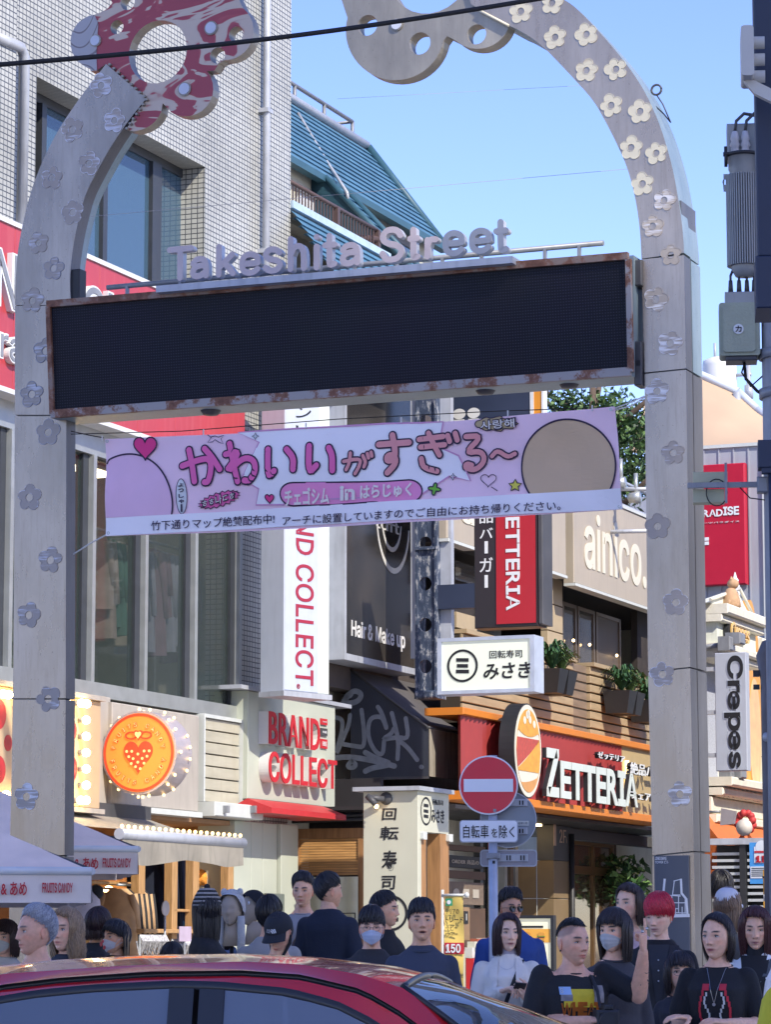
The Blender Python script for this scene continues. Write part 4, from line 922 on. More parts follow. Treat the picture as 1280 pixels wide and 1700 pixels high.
# pale wall under it
t=Thing('shop_side_wall','pale green-white panel wall and pilaster below the red raised letters','wall',F1)
for x0,x1,k in ((381,409,0),(409,428,.0),(428,452,0),(452,481,.05)):
    a=F1.q(x0,1450)[0]; b=F1.q(x1,1450)[0]; mb=MB(GREENW); mb.box(a+.006,b-.006,-.06-k,.4,.12,zb_-.24,.006); t.part('wall_panel',mb)
a=F1.q(433,1450,-.1)[0]; b=F1.q(448,1450,-.1)[0]
s0,s1,z0,z1=F1.rect(439,1482,466,1532,-.12); mb=MB(mat('grey_green_box',(.13,.15,.13),.5)); mb.box(s0,s1,-.17,-.112,z0,z1,.01); bx=t.part('utility_plate',mb)
mb=MB(mat('pink_sticker',(.6,.05,.12),.5)); mb.disc(*F1.q(455,1498,-.17),.05,-.176,-.171,14); mb.box(F1.q(452,1505,-.17)[0],F1.q(458,1505,-.17)[0],-.176,-.171,F1.q(452,1516,-.17)[1],F1.q(452,1505,-.17)[1]); t.part('sticker',mb)
t.done()
# tall vertical sign
VA=R(39); FV=Frame(at(474,HZ,34.2),(math.sin(VA),math.cos(VA)))
t=Thing('vertical_shop_sign','tall white vertical signboard with red letters reading downwards','sign',FV)
s0,z1=FV.q(474,600); s1,z0=FV.q(529,1140); sw=FV.q(548,1100)[0]
z0=FV.q(474,1146)[1]
mb=MB(mat('sign_white_blue',(.47,.51,.58),.35,var=.03,streak=.12)); mb.box(s0,s1,-.0,.35,z0,z1,.012); t.part('panel',mb)
mb=MB(mat('sign_edge_cream',(.58,.62,.56),.4,var=.05)); mb.box(s1+.002,sw,.01,.35,z0,z1,.01); t.part('side_trim',mb)
mb=MB(LGREY); mb.box(s0-.02,sw+.02,-.015,.36,z0-.06,z0-.002); t.part('bottom_rail',mb)
RL=mat('crimson_letter',(.32,.02,.05),.5,var=0)
a=FV.q(491,860)[0]; b=FV.q(521,860)[0]; zt_=FV.q(505,775)[1]; zz=FV.q(505,1137)[1]
mb=MB(RL); text(mb,'BRAND COLLECT',a,b,zz,zt_,-.006,.005,off=.01,kind='sans',rot=90); t.part('lettering',mb)
mb=MB(RL); c=FV.q(495,1139); mb.prism([(c[0]+.028*math.cos(i*.3142),c[1]+.028*math.sin(i*.3142)) for i in range(20)],-.006,-.001,[[(c[0]+.02*math.cos(i*.3142),c[1]+.02*math.sin(i*.3142)) for i in range(20)]],back=False); text(mb,'R',c[0]-.011,c[0]+.011,c[1]-.013,c[1]+.013,-.006,.004); t.part('registered_mark',mb)
mb=MB(INK)
for ch,y0,y1 in (('ラ',640,664),('ン',672,698),('ド',706,731)):
    u0,uz1=FV.q(491,y0); u1,uz0=FV.q(516,y1); text(mb,ch,u0,u1,uz0,uz1,-.006,.005,off=-.005)
t.part('katakana',mb); t.done()
# ------------------------------------------------------------------ mansard building
BLU=mat('blue_roof_slate',(.07,.17,.26),.5,var=.18,vscale=3,streak=.35,streakcol=(.14,.26,.34)); BLD=mat('blue_roof_trim',(.035,.10,.14),.5,var=.1); CRM=mat('cream_render',(.50,.48,.40),.8,var=.08,streak=.25)
t=Thing('mansard_building','older building with blue slatted mansard roof, dormer balconies and roof railing','building',F1)
sA=sR+.02; yb_,yt_=1.2,2.3
zB=F1.q(650,357,yb_)[1]; zT_=F1.q(545,210,yt_)[1]; sE=F1.q(737,410,yb_)[0]; sEt=F1.q(606,249,yt_)[0]
def slate(s0,s1,y0,z0,y1,z1,n,nm='roof_course'):
    for k in range(n):
        a,b=k/n,(k+1)/n; ya_,za_=y0+(y1-y0)*a,z0+(z1-z0)*a; yb2,zb2=y0+(y1-y0)*b,z0+(z1-z0)*b
        s1k=s1[0]+(s1[1]-s1[0])*(a+b)/2 if hasattr(s1,'__len__') else s1; s0k=s0[0]+(s0[1]-s0[0])*(a+b)/2 if hasattr(s0,'__len__') else s0
        mb=MB(BLU); mb.add([(s0k,ya_-.035,za_-.0),(s1k,ya_-.035,za_-.0),(s1k,yb2-.004,zb2-.0),(s0k,yb2-.004,zb2),(s0k,ya_+.03,za_-.02),(s1k,ya_+.03,za_-.02)],[(0,1,2,3),(1,0,4,5)]); t.part(nm,mb)
slate(sA,(sE,sEt),yb_,zB,yt_,zT_,13)
mb=MB(BLD); mb.cyl((sE+.02,yb_-.04,zB-.05),(sEt+.02,yt_-.04,zT_+.03),.06,8); t.part('hip_trim',mb)
mb=MB(LGREY); mb.cyl((sA,yt_-.03,zT_+.05),(sEt,yt_-.03,zT_+.05),.06,8); mb.m(BLD); mb.box(sA,sE,yb_-.08,yb_+.05,zB-.12,zB-.03); t.part('ridge_trim',mb)
# rail on the roof
RL2=mat('roof_rail',(.22,.23,.25),.5,.3); zr=F1.q(585,203,yt_+.1)[1]; sr=F1.q(585,203,yt_+.1)[0]; mb=MB(RL2)
mb.cyl((sA-1,yt_+.1,zr),(sr,yt_+.1,zr),.03,6); mb.cyl((sA-1,yt_+.1,zr-.28),(sr,yt_+.1,zr-.28),.02,6)
for k in range(4): q=sr-k*1.05; mb.cyl((q,yt_+.1,zT_),(q,yt_+.1,zr),.03,6)
mb.cyl((sr,yt_+.1,zr),(sr,yt_+1.4,zr),.025,6); mb.cyl((sr,yt_+.1,zr-.3),(sr,yt_+1.4,zr-.3),.02,6); t.part('roof_rail',mb)
# dormer walls and pier
zr0=F1.q(626,419,.15)[1]; zr1=F1.q(626,383,.15)[1]; srr=F1.q(626,400,.15)[0]
p0,p1=F1.q(533,288,yb_)[0],F1.q(563,306,yb_)[0]; zlow=zB-1.5; ylow=yb_-1.35
mb=MB(CRM); mb.box(sA,sE-.05,yb_+.15,yb_+.3,zlow-1.5,zB); t.part('dormer_wall',mb)
slate((p0,p0),(p1,p1),ylow,zlow,yb_,zB-.03,12,'roof_course')
for q in (p0,p1):
    mb=MB(BLD); mb.add([(q,yb_+.14,zB-.05),(q,yb_-.05,zB-.05),(q,ylow-.05,zlow),(q,yb_+.14,zlow)],[(0,1,2,3),(3,2,1,0)]); t.part('dormer_cheek',mb)
    mb=MB(BLD); mb.cyl((q,yb_-.06,zB-.05),(q,ylow-.05,zlow),.045,6); t.part('cheek_trim',mb)
mb=MB(GLB); a=F1.q(628,380,yb_+.14)[0]; b=F1.q(676,410,yb_+.14)[0]; mb.box(a,b,yb_+.10,yb_+.13,zB-1.5,zB-.28); t.part('window_pane',mb)
mb=MB(mat('brown_frame',(.12,.10,.09),.5)); mb.box(a-.06,b+.06,yb_+.08,yb_+.145,zB-.28,zB-.2); mb.box(a-.06,a,yb_+.08,yb_+.145,zB-1.5,zB-.28); mb.box((a+b)/2-.03,(a+b)/2+.03,yb_+.08,yb_+.145,zB-1.5,zB-.28); t.part('window_frame',mb)
a=F1.q(492,270,yb_+.14)[0]; b=F1.q(520,290,yb_+.14)[0]; mb=MB(WHITE); mb.box(a,b,yb_+.1,yb_+.14,zB-1.3,zB-.35); mb.m(GREY); mb.box(a-.05,b+.05,yb_+.06,yb_+.1,zB-.35,zB-.29); t.part('shutter',mb)
# balcony railing
BR=mat('brown_rail',(.10,.065,.06),.5,.2); mb=MB(BR); mb.cyl((sA,.15,zr1),(srr,.15,zr1),.028,6); mb.cyl((sA,.15,zr0+.03),(srr,.15,zr0+.03),.022,6)
for q in (sA+.15,F1.q(558,370,.15)[0],srr): mb.box(q-.035,q+.035,.11,.19,zr0-.1,zr1)
t.part('balcony_rail',mb)
bal=MB(BR); bal.box(-.008,.008,-.008,.008,0,zr1-zr0-.05)
k=sA+.1
while k<srr-.05: t.part('baluster',bal,loc=(k,.15,zr0+.03)); k+=.095
mb=MB(BR); mb.cyl((srr-.55,.5,zr1-.15),(srr+.05,.1,zr1-.12),.045,8); t.part('rail_arm',mb)
mb=MB(CRM); mb.box(sA,srr+.1,.1,yb_+.2,zr0-.25,zr0-.12); t.part('balcony_floor',mb)
mb=MB(mat('pale_gutter',(.40,.52,.62),.5)); mb.box(sA,F1.q(640,437,.05)[0],-.03,.12,zr0-.12,zr0-.03); t.part('gutter',mb)
slate(sA,F1.q(650,440,.05)[0],-1.0,zr0-1.6,.03,zr0-.13,14)
slate(p1+.05,sE-.1,ylow,zlow,yb_-.9,zB-1.15,4)
mb=MB(LGREY); P=[(484,190,yt_-.1),(530,268,yb_+.45),(549,297,yb_),(565,322,yb_-.3),(567,337,yb_-.3)]; mb.tube([(F1.q(a,b,c)[0],c-.1,F1.q(a,b,c)[1]) for a,b,c in P],.022,6); t.part('drain_pipe',mb)
# lower body
LOWW=mat('dark_brown_wall',(.07,.055,.05),.8,var=.15); zL=F1.q(640,1118)[1]
mb=MB(LOWW); mb.box(sA+.5,F1.q(770,900)[0],.0,.3,zL-.3,zr0-1.5); mb.m(CRM); mb.box(sA,sE-.1,.3,6,.12,zr0-.2); t.part('wall',mb)
BLP=mat('pale_blue_panel',(.42,.48,.55),.45,.1,var=.05,streak=.15); a,b=F1.q(548,900,-.1)[0],F1.q(571,900,-.1)[0]
for k in range(3):
    z=zL+.0+k*1.35; mb=MB(BLP); mb.box(a-.6,b,-.1,-.005,z,z+1.34,.004); t.part('clad_panel',mb)
t.done()
# hair salon board
t=Thing('hair_salon_board','large glossy dark board with a smile logo and white salon lettering','signboard',F1)
yy=-.35; s0=F1.q(573,1000,yy)[0]; s1=F1.q(690,1000,yy)[0]; zb2=F1.q(573,1084,yy)[1]; zt2=F1.q(630,610,yy)[1]
def gloss_fn(n,b):
    L=n.links.new; tc=ND(n,'TexCoord'); a=ND(n,'TexNoise',i_Scale=.8,i_Detail=2.); L(tc.outputs['Object'],a.inputs['Vector']); r=ramp(n,[(.35,(.02,.02,.021)),(.7,(.06,.05,.042))]); L(a.outputs['Fac'],r.inputs[0]); L(r.outputs[0],b.inputs['Base Color']); b.inputs['Roughness'].default_value=.16; b.inputs['Specular IOR Level'].default_value=.25
    bp=ND(n,'Bump',i_Strength=.15,i_Distance=.03); L(a.outputs['Fac'],bp.inputs['Height']); L(bp.outputs[0],b.inputs['Normal'])
mb=MB(node_mat('glossy_dark_board',gloss_fn)); mb.box(s0,s1,yy,-.02,zb2,zt2,.01); t.part('board',mb)
mb=MB(LGREY); mb.box(s0-.06,s0-.002,yy-.02,-.02,zb2-.08,zt2); mb.box(s1+.002,s1+.05,yy-.02,-.02,zb2-.08,zt2); mb.box(s0,s1,yy-.02,-.02,zb2-.08,zb2-.002); t.part('frame',mb)
HW=mat('board_white_letter',(.62,.61,.58),.5,var=.03)
x0,z1=F1.q(583,1028,yy); x1=F1.q(672,1050,yy)[0]; z0=F1.q(583,1062,yy)[1]
mb=MB(HW); text(mb,'Hair & Make up',x0,x1,z0,z1,yy-.006,.005,off=.018,kind='sans'); t.part('lettering',mb)
def arcband(mb,cx,cz,rx,rz,a0,a1,w,y0,y1,n=30):
    o=[(cx+rx*math.cos(R(a0+(a1-a0)*i/n)),cz+rz*math.sin(R(a0+(a1-a0)*i/n))) for i in range(n+1)]
    k=[(cx+(rx-w*math.sin(math.pi*(.12+.76*i/n)))*math.cos(R(a0+(a1-a0)*i/n)),cz+(rz-w*math.sin(math.pi*(.12+.76*i/n)))*math.sin(R(a0+(a1-a0)*i/n))) for i in range(n+1)]
    mb.prism(o+k[::-1],y0,y1,back=False)
cc=F1.q(652,865,yy); rx=F1.q(679,865,yy)[0]-cc[0]; mb=MB(HW); arcband(mb,cc[0],cc[1],rx,F1.q(652,865,yy)[1]-F1.q(652,952,yy)[1],185,355,.07,yy-.008,yy-.003); arcband(mb,cc[0]-.05,cc[1],rx*.6,F1.q(652,865,yy)[1]-F1.q(652,917,yy)[1],185,355,.06,yy-.008,yy-.003)
x0,z1=F1.q(622,855,yy); x1=F1.q(662,858,yy)[0]; z0=F1.q(622,875,yy)[1]; text(mb,'tuft',x0,x1,z0,z1,yy-.008,.005,off=.012,kind='sans'); t.part('logo',mb); t.done()
# flaking navy steel column with holes
PC_=perp(706,37.6); t=Thing('steel_column','flaking navy steel column with a row of round holes beside the salon board','column',PC_)
s0,s1=PC_.q(693,1000)[0],PC_.q(724,1000)[0]; z0=PC_.q(706,1146)[1]; z1=PC_.q(706,560)[1]
hs=[]
for y in (902,969,1037,1106,835,768,700,633):
    c=PC_.q(706,y); hs.append([(c[0]+.085*math.cos(i*.2618),c[1]+.085*math.sin(i*.2618)) for i in range(24)])
mb=MB(PEEL2); mb.prism([(s0,z0),(s1,z0),(s1,z1),(s0,z1)],-.0,.04,hs); t.part('web',mb)
mb=MB(PEEL2); mb.box(s0-.02,s0+.01,-.03,.25,z0,z1); mb.box(s1-.01,s1+.02,-.03,.25,z0,z1); t.part('flange',mb)
mb=MB(PEEL2); mb.box(s0-.03,s1+.03,-.05,.25,z0-.1,z0,.02); mb.box(s0-.025,s1+.025,-.045,.02,PC_.q(706,913)[1],PC_.q(706,908)[1]); mb.m(LGREY); mb.box(s0-.09,s0-.03,-.0,.1,z0+.4,z1); t.part('cap',mb)
mb=MB(NAVY); mb.box(PC_.q(722,980)[0],PC_.q(792,980)[0],.0,.12,PC_.q(750,1010)[1],PC_.q(750,970)[1]); t.part('cross_beam',mb)
mb=MB(LGREY); mb.box(s1+.02,s1+.16,.1,.2,PC_.q(706,1060)[1],PC_.q(706,600)[1]); t.part('side_post',mb)
t.done()
# dark boards seen between screen and banner
PN=perp(800,38.5); t=Thing('navy_board','navy board with white dotted letters and a white and orange edge under the screen','signboard',PN)
s0,s1=PN.q(727,670)[0],PN.q(880,670)[0]; z0=PN.q(800,760)[1]; z1=PN.q(800,600)[1]; mb=MB(NAVY); mb.box(s0,s1,0,.15,z0,z1,.01); t.part('panel',mb)
mb=MB(WHITE); mb.box(s0-.05,s0-.002,-.01,.15,z0,z1); mb.box(s1+.002,s1+.05,-.01,.15,z0,z1); t.part('frame',mb)
mb=MB(mat('orange_panel',(.65,.25,.02),.5,var=.05)); mb.box(PN.q(886,670)[0],PN.q(899,670)[0],0,.15,z0,z1); mb.m(WHITE); mb.box(PN.q(899.3,670)[0],PN.q(902,670)[0],-.01,.15,z0,z1); t.part('edge_strip',mb)
mb=MB(HW); a=PN.q(752,688); b=PN.q(797,679); text(mb,'ii',a[0],b[0],a[1]-.5,b[1]+.02,-.006,.005,off=.03,kind='sans'); t.part('lettering',mb); t.done()
# vertical burger sign (projecting)
PZ=perp(787,35.6); t=Thing('vertical_burger_sign','projecting black and red vertical sign with white letters under the banner','sign',PZ)
s0,s1=PZ.q(787,950)[0],PZ.q(893,950)[0]; z0=PZ.q(840,1041)[1]; z1=PZ.q(840,700)[1]; sm=PZ.q(824,950)[0]
ZR=mat('deep_red_sign',(.40,.012,.02),.3,var=.03)
mb=MB(mat('sign_black_brown',(.022,.018,.02),.35,var=.05)); mb.box(s0,s1,.01,.3,z0,z1,.01); t.part('box',mb)
mb=MB(ZR); mb.box(sm,s1-.03,-.004,.009,PZ.q(850,1035)[1],z1-.05); t.part('red_panel',mb)
mb=MB(DKGREY); mb.box(s1+.002,s1+.06,.0,.34,z0+.02,z1,.01); t.part('side',mb)
a,b=PZ.q(840,900)[0],PZ.q(863,900)[0]; mb=MB(LW); text(mb,'ZETTERIA',a,b,PZ.q(850,1013)[1],PZ.q(850,835)[1],-.012,.006,off=.02,kind='sans',rot=90); t.part('lettering',mb)
mb=MB(LW); 
for ch,y0,y1 in (('絶',825,846),('品',850,868),('バ',877,893),('｜',899,918),('ガ',926,949),('｜',955,975)):
    u0,uz1=PZ.q(796,y0); u1,uz0=PZ.q(818,y1)
    if ch=='｜': mb.box((u0+u1)/2-.02,(u0+u1)/2+.02,.002,.008,uz0,uz1)
    else: text(mb,ch,u0,u1,uz0,uz1,.002,.006,off=.006)
t.part('katakana',mb); t.done()
# sushi light box (projecting)
PM=perp(727,34.6); t=Thing('sushi_light_box','pale illuminated box sign with a circled emblem and brush lettering','sign',PM)
s0,s1=PM.q(727,1100)[0],PM.q(888,1100)[0]; z0=PM.q(727,1153)[1]; z1=PM.q(727,1060)[1]
LBX=mat('light_box_face',(.62,.66,.56),.4,var=.04,vscale=1,emit=.12)
mb=MB(mat('light_box_frame',(.44,.49,.58),.4,.2)); mb.prism([(s0,z0),(s1,z0),(s1,z1),(s0,z1)],-.02,.3,[[(s0+.05,z0+.04),(s1-.05,z0+.04),(s1-.05,z1-.04),(s0+.05,z1-.04)]]); t.part('frame',mb)
mb=MB(LBX); mb.box(s0+.05,s1-.05,.0,.05,z0+.04,z1-.04); t.part('face',mb)
def emblem(mb,cx,cz,r,y,rx=1.,m=INK):
    mb.m(m)
    mb.prism([(cx+rx*r*math.cos(i*math.pi/20),cz+r*math.sin(i*math.pi/20)) for i in range(40)],y-.006,y-.001,[[(cx+rx*r*.86*math.cos(i*math.pi/20),cz+r*.86*math.sin(i*math.pi/20)) for i in range(40)]],back=False)
    for k,w_ in ((.36,.40),(0,.36),(-.34,.42)):
        mb.prism([(cx-rx*r*w_,cz+r*(k-.10)),(cx+rx*r*w_,cz+r*(k-.13)),(cx+rx*r*w_,cz+r*(k+.09)),(cx-rx*r*w_,cz+r*(k+.12))],y-.006,y-.001,back=False)
mb=MB(INK); c=PM.q(768,1105); emblem(mb,c[0],c[1],.185,.0,1.); t.part('emblem',mb)
mb=MB(INK); a=PM.q(813,1093); b=PM.q(867,1078); text(mb,'回転寿司',a[0],b[0],a[1],b[1],-.006,.005,off=.003)
a=PM.q(803,1128); b=PM.q(882,1098); text(mb,'みさき',a[0],b[0],a[1],b[1],-.006,.005,off=.022,shear=.15); t.part('lettering',mb); t.done()
# ------------------------------------------------------------------ black awning with graffiti
PA=Frame(F1.w((5.35,0,0)),(UY,-UX)); AWB=mat('black_awning',(.025,.03,.045),.6,var=.15,vscale=3,streak=.2,streakcol=(.05,.05,.06)); AWT=mat('awning_top_cloth',(.085,.078,.08),.75,var=.15,vscale=4,bump=.3,bscale=80)
t=Thing('graffiti_awning','black fixed awning with silver graffiti on its side and a stained valance','awning',PA)
so_=PA.q(711,1207)[0]; zo1=PA.q(711,1207)[1]; zo0=PA.q(711,1288)[1]; zi=PA.q(548,1113)[1]; 
Lw=F1.q(841,1292,-so_)[0]-F1.q(711,1288,-so_)[0]
mb=MB(AWB); mb.prism([(0,zo0),(so_,zo0),(so_,zo1),(0,zi)],0,.02); t.part('side',mb)
mb=MB(AWT); mb.grid(lambda u,v:(so_*v,0.0+Lw*u,zi+(zo1-zi)*v-.04*math.sin(v*3.14)*math.sin(u*3.14)),10,6); t.part('top',mb,label=None)
VAL=mat('stained_valance',(.30,.27,.22),.8,var=.15,vscale=3,streak=.8,streakcol=(.12,.10,.08)); mb=MB(VAL); 
for k in range(8):
    a,b=Lw*k/8,Lw*(k+1)/8; mb.add([(so_+.01,a+.004,zo0),(so_+.01,b-.004,zo0),(so_+.01,b-.004,zo1),(so_+.01,a+.004,zo1)],[(0,1,2,3)])
t.part('valance',mb)
mb=MB(DKGREY); mb.cyl((so_,-.02,zo1+.0),(so_,Lw,zo1+.0),.02,6); mb.cyl((0,-.01,zi),(so_,-.01,zo1),.015,6); mb.box(0,so_,.0,.03,zo0-.03,zo0-.001); t.part('frame',mb)
mb=MB(mat('menu_sticker',(.5,.15,.08),.6,var=.5,vscale=30)); mb.box(so_+.012,so_+.018,Lw*.52,Lw*.7,zo1-.42,zo1-.12); t.part('sticker',mb)
# graffiti strokes
GRF=mat('silver_spray',(.20,.22,.25),.6,var=.15,vscale=12)
def stroke(mb,pts,w,y,rnd=6):
    pts=smooth_open(pts,2); P=[Vector(p) for p in pts]; L_=[];R__=[]
    for i,p in enumerate(P):
        d=(P[min(i+1,len(P)-1)]-P[max(i-1,0)]); d=d.normalized() if d.length>1e-6 else Vector((1,0)); n_=Vector((-d.y,d.x)); ww=(w if not callable(w) else w(i/(len(P)-1)))
        L_.append(p+n_*ww); R__.append(p-n_*ww)
    b=len(mb.v)
    for a_,c_ in zip(L_,R__): mb.v.append((a_.x,y,a_.y)); mb.v.append((c_.x,y,c_.y))
    for i in range(len(P)-1): mb.F(b+2*i,b+2*i+1,b+2*i+3,b+2*i+2)
    for p,ww in ((P[0],w if not callable(w) else w(0)),(P[-1],w if not callable(w) else w(1))):
        k=len(mb.v); mb.v.extend([(p.x+ww*math.cos(i*math.pi/6),y-.0003,p.y+ww*math.sin(i*math.pi/6)) for i in range(12)]); mb.F(*range(k,k+12))
gs=[[(100,410),(170,430),(160,560),(110,730)],[(240,390),(230,480),(180,600),(120,740)],[(352,340),(375,520),(380,700),(300,690),(180,670)],[(590,510),(570,450),(540,400),(440,410),(410,520),(430,650),(500,760),(560,770),(570,640)],[(510,310),(550,370),(590,500)],[(645,370),(680,500),(710,640),(700,810)],[(780,420),(810,620),(700,600),(540,630),(640,570),(665,520)],[(700,620),(800,700),(890,820)],[(390,750),(500,810),(650,860),(560,880),(450,900),(390,930)],[(105,800),(250,790),(480,830),(670,880)],[(930,888),(935,890)],[(260,830),(210,880),(260,905),(310,870),(260,830)],[(180,260),(230,180),(300,150),(360,190),(320,260),(220,280),(190,240),(250,190)]]
mb=MB(GRF)
for i,g_ in enumerate(gs):
    pts=[PA.q(540+x/5.818,1120+y/5.818) for x,y in g_]; stroke(mb,pts,.028 if i not in(8,9,12) else .034,-.003-.0008*i)
t.part('graffiti',mb); t.done()
# ------------------------------------------------------------------ sushi bar front
PS=perp(603,35.2); t=Thing('sushi_pillar_sign','tall cream pillar sign with black brush characters lit by a small spotlight','sign',PS)
CRS=mat('cream_sign_panel',(.50,.50,.40),.5,var=.05,vscale=2,streak=.2,streakcol=(.5,.47,.36))
s0,s1=PS.q(603,1400)[0],PS.q(694,1400)[0]; z1=PS.q(640,1313)[1]
sb_=F1.loc(PS.w((s1,0,0))); L2=F1.q(745,1380,sb_[1])[0]-sb_[0]
mb=MB(CRS); mb.box(s0,s1,0,.10,.12,z1,.006); t.part('panel',mb)
zq=F1.q(744,1384,sb_[1])[1]
mb=MB(CRS); mb.box(s1-.05,s1,.104,L2,zq,z1,.0); t.part('side_panel',mb)
mb=MB(LGREY); mb.box(s0-.1,s1+.05,-.08,L2+.06,z1+.002,z1+.05); t.part('cap',mb)
mb=MB(INK)
for ch,x0,x1,y0,y1 in (('回',634,659,1341,1361),('転',631,662,1371,1394),('寿',634,659,1411,1444),('司',634,657,1453,1476)):
    a=PS.q(x0,y1); b=PS.q(x1,y0); text(mb,ch,a[0],b[0],a[1],b[1],-.006,.005,off=.014,shear=.08)
t.part('lettering',mb)
mb=MB(INK); c=PS.q(650,1515); emblem(mb,c[0],c[1],.2,0.); t.part('emblem',mb)
mb=MB(INK)   # side print
def sidep(tx,x0,y0,x1,y1,off,mb):
    a=F1.q(x0,y0,sb_[1]); b=F1.q(x1,y1,sb_[1]); vs,fs,lo,hi=text_geo(tx,off,'bf',3,0.,False,1.,1.)
    pts=[(s1+.001+.004*(.5+v[2]),(a[0]-sb_[0])+(b[0]-a[0])*(v[0]-lo[0])/(hi[0]-lo[0]),b[1]+(a[1]-b[1])*(v[1]-lo[1])/(hi[1]-lo[1])) for v in vs]; mb.add(pts,fs)
sidep('みさき',716,1342,737,1367,.02,mb); sidep('回転寿司',718,1326,735,1337,.0,mb)
c=F1.q(707,1346,sb_[1]); r=.27
for k in range(40):
    a0,a1=k*math.pi/20,(k+1)*math.pi/20
    f=lambda a,rr:(s1+.004,(c[0]-sb_[0])+rr*.62*math.cos(a),c[1]+rr*math.sin(a)*.6)
    mb.quad(f(a0,r),f(a1,r),f(a1,r*.86),f(a0,r*.86))
for k in (.4,0,-.36): mb.quad(*[(s1+.004,(c[0]-sb_[0])+dx,c[1]+r*.6*(k+dz)) for dx,dz in ((-.07,-.1),(.07,-.12),(.07,.1),(-.07,.12))])
t.part('side_print',mb)
mb=MB(mat('wood_post',(.33,.17,.07),.5,var=.2,vscale=6,stretch=(5,5,.5))); mb.box(s1-.06,s1-.005,.11,.26,.12,zq-.005); t.part('post',mb); mb=MB(mat('wood_post',(.33,.17,.07))); mb.box(s1-.16,s1-.0,L2-.28,L2,.12,zq-.005); t.part('post',mb)
mb=MB(OFFW); mb.box(s1-.5,s1-.45,.6,L2-.3,.12,zq-.1); mb.m(ALU); mb.box(s1-.3,s1-.25,.55,.6,.12,zq); mb.box(s1-.3,s1-.25,L2-.4,L2-.35,.12,zq); t.part('door',mb)
for y_ in (.1,L2-.05): mb=MB(OFFW); mb.box(s1-.04,s1+.05,y_-.04,y_+.06,zq-.09,zq-.003,.01); t.part('bracket',mb)
# spotlight
c=PS.q(636,1328); mb=MB(DKGREY); mb.lathe([(.0,-.0),(.07,0),(.075,.03),(.0,.03)],(c[0]+.04,-.03,c[1]+.02),16,'y'); mb.cyl((c[0]+.03,-.05,c[1]+.01),(c[0]-.13,-.16,c[1]+.03),.035,10); mb.cyl((c[0]-.13,-.16,c[1]+.05),(c[0]-.02,-.15,c[1]-.06),.035,10); t.part('spotlight',mb)
mb=MB(mat('spot_glow',(1,.6,.25),.5,var=0,emit=6)); mb.ball((c[0]-.02,-.15,c[1]-.075),.025,8,6); t.part('spot_lens',mb)
t.done()
PE=perp(540,37.0); t=Thing('sushi_bar_entrance','dark recessed shop entrance with a slatted wooden shutter and cream door curtain','shop front',PE)
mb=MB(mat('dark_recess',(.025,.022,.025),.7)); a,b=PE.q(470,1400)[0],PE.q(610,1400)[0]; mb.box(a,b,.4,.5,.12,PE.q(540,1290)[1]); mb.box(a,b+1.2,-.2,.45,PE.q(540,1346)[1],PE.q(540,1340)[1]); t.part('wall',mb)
WS=mat('slatted_wood',(.50,.27,.10),.5,var=.25,vscale=4,stretch=(1,1,14))
s0,s1,z0,z1=PE.rect(497,1392,594,1452)
mb=MB(mat('wood_post',(.33,.17,.07))); mb.box(s0-.05,s1+.06,.0,.06,z1+.002,z1+.12); mb.box(s1+.002,s1+.07,.0,.06,.12,z1); mb.box(s0-.05,s0-.002,0,.06,.12,z1); t.part('frame',mb)
for k in range(14):
    z=z0+(z1-z0)*k/14; mb=MB(WS); mb.box(s0,s1,.02,.04,z+.002,z+(z1-z0)/14-.002); t.part('slat',mb)
mb=MB(BLACK); mb.cyl((s0-.1,-.1,z1+.25),(s1+.1,-.1,z1+.27),.025,8); mb.cyl((s0-.1,-.1,z1+.2),(s1+.1,-.1,z1+.22),.02,8); t.part('pipe',mb)
NC=mat('cream_curtain',(.55,.55,.42),.85,var=.05,bump=.15,bscale=9); a0=PE.q(556,1455); a1=PE.q(597,1560); mb=MB(NC); mb.sm=True; mb.grid(lambda u,v:(a0[0]-.5+(a1[0]-a0[0]+.5)*u,-.05-.02*math.sin(u*22),a1[1]+(a0[1]-a1[1])*v),30,2); t.part('door_curtain',mb)
mb=MB(LGREY); a=PE.q(482,1400)[0]; mb.box(a,a+.1,-.25,.3,.12,PE.q(490,1470)[1]); t.part('jamb',mb)
mb=MB(INK); a=PE.q(562,1516,-.08); b=PE.q(590,1560,-.08); mb.box(a[0],b[0],-.085,-.08,b[1],b[1]+.02); mb.box(a[0],b[0],-.085,-.08,a[1],a[1]+.01); mb.box(b[0]-.01,b[0],-.085,-.08,b[1],a[1]); text(mb,'着物',a[0]+.03,b[0]-.03,b[1]+.08,a[1]-.05,-.085,.004); t.part('curtain_print',mb)
t.done()
